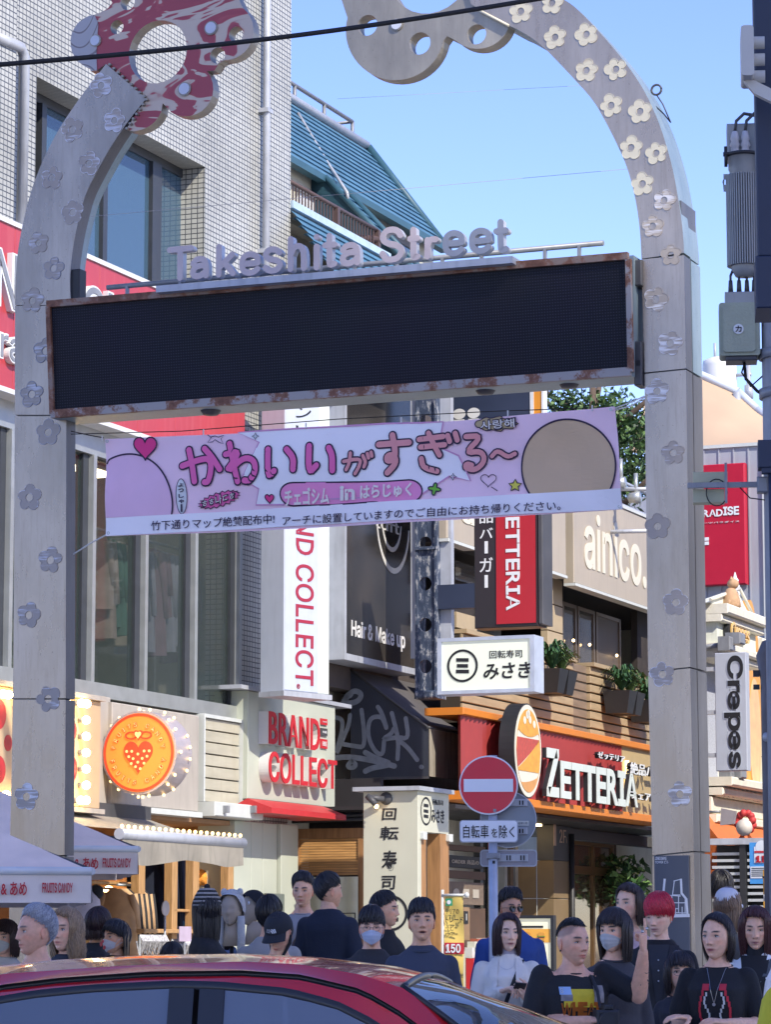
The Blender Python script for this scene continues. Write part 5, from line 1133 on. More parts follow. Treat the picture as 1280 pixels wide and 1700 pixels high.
# ------------------------------------------------------------------ burger building
F2=Frame(F1.w((0,-1.0,0)),(UX,UY))
def strokes2(): pass
t=Thing('burger_building','tan timber-clad building with an upstairs terrace, beige boards and burger shop below','building',F2)
PLK=mat('tan_plank',(.36,.27,.16),.6,var=.14,vscale=2.5,stretch=(1,1,7)); PLD=mat('taupe_plank',(.22,.16,.11),.6,var=.14,vscale=2.5,stretch=(1,1,7)); PDK=mat('plank_gap',(.04,.03,.02),.8)
sa=F2.q(768,1150)[0]; s953=F2.q(953,1150)[0]; s977=F2.q(977,1150)[0]; s11=F2.q(1110,1150)[0]; 
zr=F2.q(953,1099)[1]; zf=F2.q(1000,1225)[1]-.15
mb=MB(PDK); mb.box(sa,s11,.03,.3,zf,zr-.02); t.part('backing',mb)
nr=9; h=(zr-zf)/nr
for k in range(nr):
    for (a,b,m_,o) in ((sa,s953-.03,PLK,0),(s953,s977-.02,PLD,.02),(s977,s11,PLK,-.03)):
        mb=MB(m_); mb.box(a,b,o,.03,zf+k*h+.012,zf+(k+1)*h-.012,.006); t.part('plank',mb)
mb=MB(PLK); mb.box(sa,s953,-.06,.2,zr-.005,zr+.05); mb.box(s977,s11,-.09,.2,zr-.005,zr+.05); t.part('coping',mb)
# terrace interior
DKW=mat('terrace_dark',(.035,.028,.025),.7,var=.2); zc=F2.q(953,966)[1]; 
mb=MB(DKW); mb.box(sa,s11+3,2.6,2.7,zr-.9,zc+.6); mb.box(sa,s11+3,.0,2.7,zc+.05,zc+.2); mb.box(s11-.6,s11+3,.3,.4,zr-.5,zc); t.part('terrace_wall',mb)
TAN=mat('tan_panel',(.42,.33,.21),.6,var=.06)
for x0,x1,yy in ((909,934,.1),):
    for k in range(3):
        a=F2.q(x0,1000,yy)[0]; b=F2.q(x1,1000,yy)[0]; z=zr+(zc-zr)*k/3; mb=MB(TAN); mb.box(a,b,yy,yy+.1,z+.01,z+(zc-zr)/3-.005,.004); t.part('clad_panel',mb)
GLW=node_mat('terrace_glass',glass_fn((.10,.09,.08),.05,.75)); BRF=mat('bronze_frame',(.16,.12,.09),.4,.4,var=.1)
for i,(x0,x1,m_) in enumerate(((935,957,GLW),(961,987,GLW),(991,1030,mat('brown_door',(.10,.075,.055),.5,var=.1)))):
    yy=.35+.0*i; a=F2.q(x0,1040,yy)[0]; b=F2.q(x1,1040,yy)[0]; mb=MB(m_); mb.box(a+.04,b-.04,yy+.02,yy+.04,zr-.4,zc-.25); t.part('window_pane',mb); mb=MB(BRF); mb.box(a-.02,a+.04,yy,yy+.06,zr-.4,zc-.2); mb.box(b-.04,b+.02,yy,yy+.06,zr-.4,zc-.2); mb.box(a,b,yy,yy+.06,zc-.25,zc-.2); t.part('window_frame',mb)
lampm=mat('small_warm_lamp',(1,.7,.35),.5,var=0,emit=3)
for x,y,yy in ((948,1005,1.5),(972,1010,1.5),(952,1063,.3),(979,1070,.3),(752,950,1.5),(776,958,1.5),(1024,1088,.3)):
    c=F2.q(x,y,yy); mb=MB(lampm); mb.ball((c[0],yy,c[1]),.022 if y>1020 else .05,8,6,(1.6,1,.5) if y<1020 else (1,1,1)); t.part('lamp',mb)
# left part behind the vertical sign
for (x0,y0,x1,y1,yy,m_) in ((730,925,788,1056,.5,DKW),(733,930,752,972,.42,GLW),(756,930,790,972,.42,GLW),(733,1015,755,1050,.42,GLW),(758,1015,792,1050,.42,TAN)):
    s0,s1,z0,z1=F2.rect(x0,y0,x1,y1,yy); mb=MB(m_); mb.box(s0,s1,yy,yy+.05,z0,z1); t.part('window_pane' if m_ is GLW else 'clad_panel',mb)
# beige boards
BBR=mat('beige_board',(.40,.34,.26),.45,var=.07,vscale=1.5,streak=.3,streakcol=(.30,.25,.18))
yy=-.25
for (x0,x1,yb0,nm) in ((903,940,957,'board'),(953,1110,967,'board'),(742,788,903,'board')):
    a=F2.q(x0,950,yy)[0]; b=F2.q(x1,950,yy)[0]; z0=F2.q(x0,yb0-(12 if x0!=953 else 0)+ (0 if x0==953 else 12),yy)[1]
    if x0==903: z0=F2.q(903,943,yy)[1]
    if x0==742: z0=F2.q(742,893,yy)[1]
    z1=F2.q(1050,851,yy)[1]
    mb=MB(BBR); mb.box(a,b,yy,-.1,z0,z1,.01); t.part(nm,mb); mb=MB(OFFW); mb.box(a,b,yy-.02,-.1,z0-.04,z0-.002); mb.box(a,b,yy-.02,-.1,z1+.002,z1+.05); t.part('trim',mb)
AIW=mat('board_letter_cream',(.66,.62,.50),.5,var=.02)
a=F2.q(970,945,yy); b=F2.q(1072,945,yy)[0]; z0=F2.q(979,945,yy)[1]; z1=F2.q(992,855,yy)[1]
mb=MB(AIW); text(mb,'ainico.',a[0],b,z0,z1,yy-.012,.01,off=.014,kind='sans'); t.part('lettering',mb)
mb=MB(AIW); s0,s1,z0,z1=F2.rect(903,870,910,915,yy); mb.box(s0,s1,yy-.012,yy-.002,z0,z1); s0,s1,z0,z1=F2.rect(903,840,907,950,yy); text(mb,'a',F2.q(765,860,yy)[0],F2.q(787,860,yy)[0],F2.q(770,868,yy)[1],F2.q(770,840,yy)[1],yy-.012,.01,off=.03,kind='sans'); t.part('lettering',mb)
mb=MB(BLACK); mb.box(F2.q(788,900)[0],s11+.3,-.08,.3,zc-.0,F2.q(1050,851)[1]); t.part('wall',mb)
mb=MB(LGREY); z1=F2.q(1050,808,.2)[1]; mb.cyl((s953,.2,z1),(s11+1,.2,z1),.03,8); mb.cyl((s953,.2,z1-.35),(s11+1,.2,z1-.35),.025,8); t.part('roof_rail',mb)
# fascia
fy=-.45; ft=F2.q(960,1222,fy)[1]; fb1=F2.q(960,1338,fy)[1]; fb0=F2.q(960,1351,fy)[1]; fs0=F2.q(762,1184,fy)[0]; fs1=F2.q(1112,1250,fy)[0]; fsm=F2.q(1033,1300,fy)[0]
ORG=mat('orange_band',(.58,.18,.015),.45,var=.04); ZRD=mat('corrugated_red',(.26,.022,.02),.45,var=.06)
mb=MB(ORG); mb.box(fs0,fs1,fy-.08,.0,fb0,fb1,.01); t.part('lower_band',mb); mb=MB(ORG); mb.box(fs0,fs1,fy-.06,.0,ft-.02,ft+.07,.01); t.part('upper_band',mb)
mb=MB(ZRD); n=int((fsm-fs0)/.075)
for k in range(n+1):
    x=fs0+(fsm-fs0)*k/n; mb.v.append((x,fy+(.04 if k%2 else -.02),fb1)); mb.v.append((x,fy+(.04 if k%2 else -.02),ft-.02))
for k in range(n): mb.F(2*k,2*k+2,2*k+3,2*k+1)
t.part('corrugated_sheet',mb)
mb=MB(mat('tan_fascia',(.42,.31,.15),.5,var=.05)); mb.box(fsm,fs1,fy,-.02,fb1,ft-.02); t.part('fascia_panel',mb)
mb=MB(mat('warm_strip',(1,.75,.35),.5,var=0,emit=1.5)); s0,s1,z0,z1=F2.rect(1042,1262,1044,1325,fy-.05); mb.box(s0,s1,fy-.06,fy-.01,z0,z1); t.part('light_strip',mb)
t.done()
# raised letters on the fascia
t=Thing('burger_shop_letters','big pale raised letters and small katakana on the corrugated red fascia','sign',F2)
yl=fy-.18
def chars(tx,x0,x1,ytl,ytr,ybl,ybr,th,m_,mside,off,kind='sans'):
    a=F2.q(x0,ytl,yl); b=F2.q(x1,ytr,yl); z1=a[1]; z0=F2.q(x0,ybl,yl)[1]
    mb=MB(m_); text(mb,tx,a[0],b[0],z0,z1,yl-.01,.01,off=off,kind=kind); mb.m(mside); text(mb,tx,a[0]+.003,b[0]-.003,z0+.002,z1-.002,yl+.002,th,off=off,kind=kind); t.part('letter_row',mb)
ZL=mat('pale_letter_face',(.55,.60,.56),.4,var=.04); 
chars('Z',907,927,1240,1240,1321,1321,.06,ZL,BLACK,.03)
chars('ETTERIA',930,1043,1262,0,1324,0,.06,ZL,BLACK,.028)
chars('ゼッテリア',992,1023,1246,0,1258,0,.06,LW,BLACK,.012,'bf')
chars('絶品バーガー',1046,1104,1264,0,1284,0,.06,LW,BLACK,.008,'bf'); chars('フェアトレード',1047,1106,1312,0,1325,0,.06,LW,BLACK,.01,'bf')
t.done()
# burger oval
t=Thing('oval_burger_sign','tall oval sign showing a stylised burger with a black edge','sign',F2)
yo=fy-.42; c=F2.q(876,1246,yo); rx=(F2.q(898,1250,yo)[0]-F2.q(854,1250,yo)[0])/2; rz=(F2.q(876,1170,yo)[1]-F2.q(876,1323,yo)[1])/2
EL=lambda k,n=48:[(c[0]+rx*k*math.cos(i*2*math.pi/n),c[1]+rz*k*math.sin(i*2*math.pi/n)) for i in range(n)]
mb=MB(BLACK); mb.prism(EL(1.03),yo,yo+.2); t.part('drum',mb); mb=MB(mat('burger_cream',(.62,.60,.50),.4,var=.03)); mb.prism(EL(1.),yo-.008,yo-.001,back=False); t.part('face',mb)
def slice_(mb,a_lo,b_lo,a_hi,b_hi,k=.90,y=yo-.014,lo_c=0,hi_c=0):
    # region of the ellipse between two slanted curves (unit coordinates)
    n=24; lo=[];hi=[]
    for i in range(n+1):
        u=-1+2*i/n; e=math.sqrt(max(0,1-u*u)); l=max(-e,min(e,a_lo+b_lo*u+lo_c*(1-u*u))); h_=max(-e,min(e,a_hi+b_hi*u+hi_c*(1-u*u))); lo.append((c[0]+rx*k*u,c[1]+rz*k*l)); hi.append((c[0]+rx*k*u,c[1]+rz*k*max(l+.001,h_)))
    mb.prism(lo+hi[::-1],y,y+.005,back=False)
mb=MB(mat('bun_orange',(.62,.30,.05),.5,var=.15,vscale=14)); slice_(mb,.52,-.02,1.2,0,lo_c=-.18)
mb.m(mat('patty_red',(.42,.07,.05),.5,var=.2,vscale=20)); slice_(mb,-.08,.38,.30,-.0,lo_c=-.02,hi_c=.0)
mb.m(mat('bun_orange',(.62,.30,.05))); slice_(mb,-.50,.0,-.06,.42,lo_c=-.0,hi_c=-.06); mb.m(mat('bun_bottom',(.55,.27,.09),.5,var=.1)); slice_(mb,-1.2,0,-.66,.1,hi_c=-.08)
mb.m(mat('burger_cream',(.62,.60,.50)))
for dx,dz in ((-.1,.86),(.1,.75),(-.3,.72),(.42,.66),(.0,.9)): mb.disc(c[0]+dx*rx,c[1]+dz*rz*.9,.05,yo-.02,yo-.016,10,rz=.05)
t.part('burger_print',mb); t.done()
# planters on the terrace rail
leafm=mat('planter_leaf',(.035,.09,.03),.5,var=.4,vscale=9); leafm2=mat('planter_leaf_light',(.09,.15,.04),.5,var=.3,vscale=9)
def blades(mb,c,n,r,h,rn,w=.018,droop=.6):
    for i in range(n):
        a=rn.uniform(0,6.28); l=rn.uniform(.5,1)*r; hh=rn.uniform(.4,1)*h; p=[]
        for k in range(5):
            u=k/4; p.append(Vector((c[0]+math.cos(a)*l*u,c[1]+math.sin(a)*l*u*.7,c[2]+hh*math.sin(u*math.pi*.5*(1+droop*.7))-.0)))
        sd=Vector((-math.sin(a),math.cos(a),0))
        b=len(mb.v)
        for k,q in enumerate(p):
            ww=w*(1-abs(k/4-.4)*1.3)+.002; mb.v.append(tuple(q+sd*ww)); mb.v.append(tuple(q-sd*ww+Vector((0,0,.005))))
        for k in range(4): mb.F(b+2*k,b+2*k+1,b+2*k+3,b+2*k+2)
for i,(x,y,lab) in enumerate(((925,1128,'black planter with green grasses beside the pale sushi light box'),(1040,1163,'black planter with fern leaves on the terrace front, further right'),(1082,1178,'black planter half hidden behind the right pillar of the arch'))):
    t=Thing('terrace_planter',lab,'planter',F2,'planters on the terrace front'); c=F2.q(x,y,-.3)
    for k,(dx) in enumerate((-.22,.16)):
        mb=MB(BLACK); q0,q1=c[0]+dx-.18,c[0]+dx+.18; mb.add([(q0+.05,-.42,c[1]-.2),(q1-.05,-.42,c[1]-.2),(q1,-.48,c[1]+.12),(q0,-.48,c[1]+.12),(q0+.05,-.1,c[1]-.2),(q1-.05,-.1,c[1]-.2),(q1,-.08,c[1]+.12),(q0,-.08,c[1]+.12)],[(0,1,2,3),(5,4,7,6),(4,0,3,7),(1,5,6,2),(4,5,1,0),(3,2,6,7)]); t.part('box',mb)
    rn=random.Random(i); mb=MB(leafm); blades(mb,(c[0]-.15,-.28,c[1]+.1),90,.42,.42,rn,.022); mb.m(leafm2); blades(mb,(c[0]+.25,-.28,c[1]+.1),60,.4,.36,rn,.02); t.part('foliage',mb,stuff=True); t.done()
# ground floor of the burger building
t=Thing('burger_shop_entrance','dark entrance under the burger fascia with bronze glass doors and a stair sign','shop front',F2)
BEAM=mat('grey_beam',(.075,.075,.075),.6,var=.1); zb5=F2.q(960,1398,.6)[1]
mb=MB(BLACK); mb.box(fs0,fs1+2,-.1,4,fb0-.06,fb0-.01); mb.box(fs0-2,fs1+2,3.5,3.6,.12,fb0); t.part('soffit',mb)
s0,s1,z0,z1=F2.rect(912,1352,1078,1395,.6); z1=fb0-.07; z0=F2.q(990,1397,.6)[1]; mb=MB(BEAM); mb.box(s0,s1+.6,.6,.75,z0,z1,.006); t.part('beam',mb)
WB=mat('sunlit_brown_tile',(.20,.14,.075),.6,var=.06); s0=F2.q(914,1450,.55)[0]; s1=F2.q(943,1450,.55)[0]  # sunlit lower wall painted brighter brown, the shaded part above dark grey
mb=MB(BEAM); z9=F2.q(925,1428,.55)[1]; mb.box(s0,s1,.5,.75,z9,z1); t.part('wall_panel',mb)
for k in range(5):
    mb=MB(WB); hh=(z9-.12)/5; mb.box(s0,s1,.5,.75,.12+k*hh+.005,.12+(k+1)*hh-.005,.004); t.part('wall_panel',mb)
for k in range(5):
    hh=(z9-.12)/5; pz=perp(0,1)
    mb=MB(WB); mb.box(s0-.02,s0,.76,2.6,.12+k*hh+.005,.12+(k+1)*hh-.005); t.part('wall_panel',mb)
mb=MB(mat('sign_copper',(.45,.30,.22),.5)); a=F2.q(916,1401,.49)[0]; b=F2.q(941,1401,.49)[0]; zz0,zz1=F2.q(928,1398,.49)[1],F2.q(928,1376,.49)[1]
text(mb,'2F',a+.35,a+.35+(b-a)*.42,zz0,zz1,.49,.006,off=.0,kind='sans'); mb.m(mat('sign_copper',(.4,.3,.2))); text(mb,'ー87席',a+.35+(b-a)*.46,b,zz0,zz1-.1,.49,.006)
mb.prism([(a+.02,zz0+.28),(a+.14,zz1+.08),(a+.26,zz0+.28)],.488,.494,back=False); mb.box(a+.09,a+.19,.488,.494,zz0-.05,zz0+.28); t.part('stair_sign',mb)
mb=MB(BLACK); q=F2.q(944,1450,.5)[0]; mb.cyl((q,.45,.12),(q,.45,z1-.1),.04,8); t.part('pipe',mb)
BRZ=mat('bronze_door_frame',(.22,.13,.06),.35,.5,var=.15); yy=1.0
s0,s1=F2.q(947,1450,yy)[0],F2.q(1016,1450,yy)[0]; zh=F2.q(980,1404,yy)[1]; zm=F2.q(980,1444,yy)[1]; mid=(s0+s1)/2
mb=MB(BRZ)
for q in (s0,mid-.04,s1-.08): mb.box(q,q+.08,yy-.04,yy+.04,.12,zh)
mb.box(s0,s1,yy-.045,yy+.045,zh-.001,zh+.1); mb.box(s0,s1,yy-.045,yy+.045,zm-.07,zm+.05); t.part('door_frame',mb)
GBR=node_mat('bronze_glass',glass_fn((.09,.055,.03),.06,.85))
for a,b in ((s0+.08,mid-.04),(mid+.04,s1-.08)):
    mb=MB(GBR); mb.box(a,b,yy-.01,yy+.01,zm+.05,zh); t.part('door_pane',mb); mb=MB(GBR); mb.box(a,b,yy-.01,yy+.01,.12,zm-.07); t.part('door_pane',mb)
for x,yy2 in ((905,.5),(954,1.),(990,1.),(1030,1.)): c=F2.q(x,1393 if x>920 else 1357,yy2); mb=MB(lampm); mb.box(c[0]-.15,c[0]+.15,yy2+.1,yy2+.3,fb0-.09,fb0-.062); t.part('downlight',mb)
t.done()
def leafball(mb,c,r,n,rn,ls=.05,ms=(leafm,leafm2)):
    for i in range(n):
        v=Vector((rn.gauss(0,1),rn.gauss(0,1),rn.gauss(0,1))).normalized()*rn.random()**.5
        p=Vector((c[0]+v.x*r[0],c[1]+v.y*r[1],c[2]+v.z*r[2])); a=Vector((rn.uniform(-1,1),rn.uniform(-1,1),rn.uniform(-1,1))).normalized(); b_=a.cross(Vector((rn.uniform(-1,1),rn.uniform(-1,1),1))).normalized(); l=ls*rn.uniform(.6,1.3)
        mb.m(ms[rn.randrange(len(ms))]); mb.add([tuple(p-a*l),tuple(p+b_*l*.45),tuple(p+a*l),tuple(p-b_*l*.45)],[(0,1,2,3)])
for i,(x,y,rp,lab) in enumerate(((1036,1462,24,'leafy pot plant in the dark doorway left of the right pillar'),(975,1480,0,''))):
    if not rp: continue
    t=Thing('pot_plant',lab,'pot plant',F2); c=F2.q(x,y,.8); rn=random.Random(5); mb=MB(leafm); leafball(mb,(c[0],.8,c[1]),(.75,.4,.42),420,rn,.09,(leafm,leafm,mat('bright_leaf',(.22,.38,.12),.5,var=.2))); t.part('foliage',mb,stuff=True)
    mb=MB(mat('plant_stem',(.08,.06,.03),.8)); mb.cyl((c[0],.8,.6),(c[0],.8,c[1]),.03,6); t.part('stem',mb); mb=MB(DKGREY); mb.lathe([(.0,.12),(.22,.12),(.3,.65),(.27,.65),(.2,.6),(0,.6)],(c[0],.8,0),16); t.part('pot',mb); t.done(base=(c[0],.8,.12))
# order board and shelves left of the entrance
t=Thing('order_counter','dark order board with menu panels above a red counter behind the road sign','counter',F2)
s0,s1,z0,z1=F2.rect(746,1405,802,1440,.4)
for (x0,y0,x1,y1,m_,tx,yy) in ((738,1400,806,1415,mat('brown_shelf',(.10,.06,.04),.6),None,.5),(740,1418,803,1442,BLACK,'ORDER 商品の',.45),(738,1443,806,1460,mat('brown_shelf',(.10,.06,.04)),None,.5),(742,1462,803,1502,mat('menu_panel',(.16,.12,.09),.6,var=.2,vscale=20),'● ■ ■',.45),(738,1505,806,1575,mat('brown_shelf',(.10,.06,.04)),None,.5),(786,1590,835,1650,REDP,None,-.1),(784,1572,812,1589,OFFW,None,.0)):
    s0,s1,z0,z1=F2.rect(x0,y0,x1,y1,yy); mb=MB(m_); mb.box(s0,s1,yy,yy+.1,z0,z1); 
    if tx: mb.m(mat('order_text',(.40,.36,.3),.6,var=0)); text(mb,tx,s0+.2,s1-.2,z0+(z1-z0)*.3,z1-(z1-z0)*.3,yy-.01,.006,kind='bf')
    t.part('menu_board' if tx else 'shelf_panel',mb)
s0,s1,z0,z1=F2.rect(766,1505,780,1560,.3); mb=MB(mat('framed_notice',(.28,.18,.10),.5)); mb.box(s0,s1,.3,.33,z0,z1); mb.m(BLACK); mb.box(s0+.08,s1-.08,.29,.3,z0+.5*(z1-z0),z1-.12*(z1-z0)); mb.m(OFFW); mb.box(s0+.16,s1-.16,.285,.29,z0+.6*(z1-z0),z1-.2*(z1-z0)); t.part('notice',mb)
rn=random.Random(3)
for k in range(9):
    c=F2.q(786+k*5,1566,.05); mb=MB(mat('counter_goods_%d'%(k%3),[(.5,.5,.42),(.35,.10,.06),(.25,.35,.33)][k%3],.5)); mb.box(c[0]-.09,c[0]+.09,.0,.1,c[1]-.1,c[1]+rn.uniform(0,.12)); t.part('carton',mb)
for x in (800,812,822,840,850,858):
    a=F2.q(x,1450,.9)[0]; mb=MB([ALU,BRF,GLD][int(x)%3]); mb.box(a-.05,a+.06,.9,1.,.12,fb0-.1); t.part('door_stile',mb)
t.done()
# yellow flag banner
PF=perp(742,29.0); t=Thing('yellow_flag_banner','narrow yellow upright flag with black writing and a red price band','flag',PF)
s0,s1,z0,z1=PF.rect(738,1487,770,1640); YEL=mat('flag_yellow',(.68,.50,.13),.8,var=.05)
mb=MB(YEL); mb.sm=True; mb.grid(lambda u,v:(s0+(s1-s0)*u,.012*math.sin(v*9+u*3),z0+(z1-z0)*v),6,20); t.part('cloth',mb)
mb=MB(INKR); a=PF.q(738,1583,-.02); b=PF.q(770,1564,-.02); mb.box(a[0],b[0],-.02,-.015,a[1],b[1]); t.part('price_band',mb)
mb=MB(INK)
def ft(tx,x0,y0,x1,y1,mm,o=.0,yy=-.024,k='bf'): mb.m(mm); a=PF.q(x0,y1,-.02); b=PF.q(x1,y0,-.02); text(mb,tx,a[0],b[0],a[1],b[1],yy,.004,off=o,kind=k)
ft('テリアの',740,1508,762,1517,INK); ft('トレード',740,1521,769,1531,INK,.01); ft('ーヒー',740,1535,760,1544,INK); ft('it\'s Coffee',740,1547,760,1552,INK,0,-.024,'sans'); ft('150',741,1566,765,1581,LW,.02,-.03,'sans'); ft('Coffee',751,1613,769,1622,INK,0,-.024,'sans'); t.part('lettering',mb)
mb=MB(mat('green_mark',(.02,.25,.12),.5)); s=PF.rect(740,1491,751,1503,-.02); mb.box(s[0],s[1],-.022,-.017,s[2],s[3]); mb.m(LW); mb.disc((s[0]+s[1])/2,(s[2]+s[3])/2,.02,-.026,-.023,14); t.part('logo',mb)
mb=MB(OFFW); q=PF.q(772,1486); mb.cyl((s0-.02,-.01,z1+.01),(q[0]+.01,-.01,z1+.01),.012,8); mb.ball((q[0]+.02,-.01,z1+.01),.025,10,7); mb.cyl((s0-.02,.0,.12),(s0-.02,.0,z1+.06),.014,8); t.part('pole',mb)
t.done(base=(s0-.02,0,.12))
# menu easel
PB=perp(860,30.0); t=Thing('menu_easel','bright freestanding menu board with pictures of burgers in a black frame','menu board',PB)
s0,s1,z0,z1=PB.rect(861,1524,916,1660); mb=MB(BLACK); mb.prism([(s0-.03,z0),(s1+.03,z0),(s1+.03,z1+.03),(s0-.03,z1+.03)],-.02,.06,[[(s0,z0+.03),(s1,z0+.03),(s1,z1),(s0,z1)]]); mb.box(s0,s0+.03,.02,.05,.12,z0); mb.box(s1-.03,s1,.02,.05,.12,z0); t.part('frame',mb)
mb=MB(mat('menu_paper',(.68,.66,.48),.4,var=.03,emit=.15)); mb.box(s0,s1,.0,.04,z0+.03,z1); t.part('sheet',mb)
mb=MB(mat('menu_orange',(.75,.38,.06),.5)); zz=z1-.10; mb.box(s0+.01,s1-.01,-.006,-.001,zz-.13,zz); mb.m(INK); mb.box(s0+.03,s1-.08,-.008,-.002,zz+.01,zz+.03); t.part('header',mb)
for r_ in range(4):
    for cidx in range(2):
        x=s0+(.28+.42*cidx)*(s1-s0); z=z1-.17-r_*.15; mb=MB(mat('bun_orange',(.62,.30,.05))); mb.disc(x,z+.018,.036,-.012,-.008,12,rz=.022); mb.m(mat('salad_green',(.12,.28,.04),.5)); mb.box(x-.038,x+.038,-.012,-.008,z-.006,z+.003); mb.m(mat('patty_brown',(.15,.05,.03),.5)); mb.box(x-.034,x+.034,-.0125,-.008,z-.02,z-.007); mb.m(mat('bun_orange',(.62,.30,.05))); mb.box(x-.034,x+.034,-.012,-.008,z-.034,z-.021); mb.m(INK); mb.box(x-.03,x+.03,-.010,-.006,z-.055,z-.048); t.part('burger_picture',mb)
t.done()
# ------------------------------------------------------------------ traffic signs
PT=Frame(at(812,HZ,20.6),(1,-.04)); t=Thing('no_entry_sign','red no-entry roundel with a white bar over a white Japanese plate on a grey pole','traffic sign',PT)
RSG=mat('sign_red',(.72,.01,.035),.35,var=.03); RW=mat('sign_white',(.80,.82,.86),.35,var=.02); c=PT.q(811,1303)
mb=MB(RW); mb.disc(c[0],c[1],.197,-.01,.0,56); t.part('disc_rim',mb,label=None); mb=MB(RSG); mb.disc(c[0],c[1],.187,-.014,-.0105,56); t.part('disc',mb)
s0,s1,z0,z1=PT.rect(770,1293,852,1314); mb=MB(RW); mb.box(s0,s1,-.018,-.0145,z0,z1); t.part('bar',mb)
def rrect(s0,s1,z0,z1,r,n=6):
    p=[]
    for cx,cz,a0 in ((s1-r,z1-r,0),(s0+r,z1-r,90),(s0+r,z0+r,180),(s1-r,z0+r,270)):
        for i in range(n+1): a=R(a0+90*i/n); p.append((cx+r*math.cos(a),cz+r*math.sin(a)))
    return p
s0,s1,z0,z1=PT.rect(763,1361,860,1398); mb=MB(LGREY); mb.prism(rrect(s0,s1,z0,z1,.022),-.01,.0); mb.m(RW); mb.prism(rrect(s0+.006,s1-.006,z0+.006,z1-.006,.018),-.014,-.0105,back=False); t.part('plate',mb)
a=PT.q(769,1391); b=PT.q(854,1369); mb=MB(INK); text(mb,'自転車',a[0],a[0]+(b[0]-a[0])*.5,a[1],b[1],-.018,.003,off=.004); text(mb,'を',a[0]+(b[0]-a[0])*.55,a[0]+(b[0]-a[0])*.67,a[1]+.005,a[1]+.065,-.018,.003,off=.004); text(mb,'除',a[0]+(b[0]-a[0])*.70,a[0]+(b[0]-a[0])*.86,a[1],b[1],-.018,.003,off=.004); text(mb,'く',a[0]+(b[0]-a[0])*.9,b[0],a[1]+.005,b[1]-.01,-.018,.003,off=.004); t.part('lettering',mb)
POL=mat('galvanised_pole',(.42,.46,.55),.45,.3,var=.12,vscale=8,streak=.3); p=PT.q(819,1500)[0]; mb=MB(POL); mb.cyl((p,.035,.12),(p,.035,c[1]+.2),.030,16); t.part('pole',mb)
for y in (1345,1420): q=PT.q(819,y); mb=MB(GREY); mb.box(q[0]-.045,q[0]+.045,-.0,.07,q[1]-.02,q[1]+.02,.004); mb.box(q[0]-.0,q[0]+.02,-.02,.0,q[1]-.01,q[1]+.01); t.part('clamp',mb)
mb=MB(INK); q=PT.q(819,1428); mb.box(q[0]-.006,q[0]+.012,-.002,.003,q[1]-.02,q[1]-.0); t.part('sticker',mb)
t.done(base=(p,.035,.12))
t=Thing('reversed_round_sign','grey back of a round traffic sign behind the no-entry roundel','traffic sign',PT)
c=PT.q(844,1360,.1); SBK=mat('sign_back_grey',(.22,.25,.29),.45,.4,var=.08); mb=MB(SBK); mb.disc(c[0],c[1],.187,.10,.105,48); t.part('disc',mb); mb=MB(LGREY); mb.prism([(c[0]+.190*math.cos(i*.1309),c[1]+.190*math.sin(i*.1309)) for i in range(48)],.09,.108,[[(c[0]+.183*math.cos(i*.1309),c[1]+.183*math.sin(i*.1309)) for i in range(48)]]); t.part('rim',mb)
for y in (1332,1379):
    s0,s1,z0,z1=PT.rect(828,y-6,876,y+6,.09); mb=MB(LGREY); mb.box(s0,s1,.085,.099,z0,z1,.004); mb.m(BLACK)
    for x in (863,868): q=PT.q(x,y,.08)[0]; mb.box(q-.005,q+.005,.082,.0845,z0+.01,z1-.01)
    t.part('mounting_rail',mb)
mb=MB(OFFW); s0,s1,z0,z1=PT.rect(856,1362,878,1370,.09); mb.box(s0,s1,.094,.099,z0,z1); mb.m(INK); text(mb,'H2年1月',s0+.01,s1-.01,z0+.008,z1-.008,.093,.002); t.part('date_sticker',mb); t.done()
t=Thing('reversed_plate_sign','grey back of a small oblong traffic plate fixed to the sign pole','traffic sign',PT)
s0,s1,z0,z1=PT.rect(797,1410,892,1438,.09); mb=MB(mat('sign_back_mauve',(.27,.26,.29),.45,.3,var=.08)); mb.prism(rrect(s0+.006,s1-.006,z0+.006,z1-.006,.02),.09,.1); t.part('plate',mb); mb=MB(LGREY); mb.prism(rrect(s0,s1,z0,z1,.025),.085,.103,[rrect(s0+.007,s1-.007,z0+.007,z1-.007,.02)]); t.part('rim',mb)
s0,s1,z0,z1=PT.rect(822,1417,877,1430,.09); mb=MB(LGREY); mb.box(s0,s1,.078,.089,z0,z1,.004); mb.m(BLACK)
for x in (842,847,865,870): q=PT.q(x,1420,.08)[0]; mb.box(q-.005,q+.005,.075,.0775,z0+.01,z1-.01)
t.part('mounting_rail',mb); t.done()
# ------------------------------------------------------------------ right background
F3=Frame(F1.w((0,-1.0,0)),(UX,UY))
GW=perp(1168,56.0)
t=Thing('grey_tower_wall','tall pale grey building wall carrying a red billboard behind the crepe shop','building',GW)
WG=mat('ribbed_grey_wall',(.34,.35,.39),.6,var=.04,vscale=2,streak=.12)
s0=GW.q(1090,900)[0]; s1=GW.q(1268,900)[0]; zt=GW.q(1200,744)[1]
mb=MB(WG); mb.box(s0,s1,0,8,.12,zt); t.part('wall',mb)
rb=MB(WG); rb.box(-.012,.012,-.025,-.001,.2,zt)
k=s0+.1
while k<s1: t.part('wall_rib',rb,loc=(k,0,0)); k+=.28
mb=MB(OFFW); mb.box(s1,s1+.12,-.06,8,.12,zt+.05); mb.box(s0,s1,-.05,.0,zt-.001,zt+.06); t.part('edge_trim',mb); t.done()
t=Thing('red_billboard','large red billboard with white lettering high on the grey wall','billboard',GW)
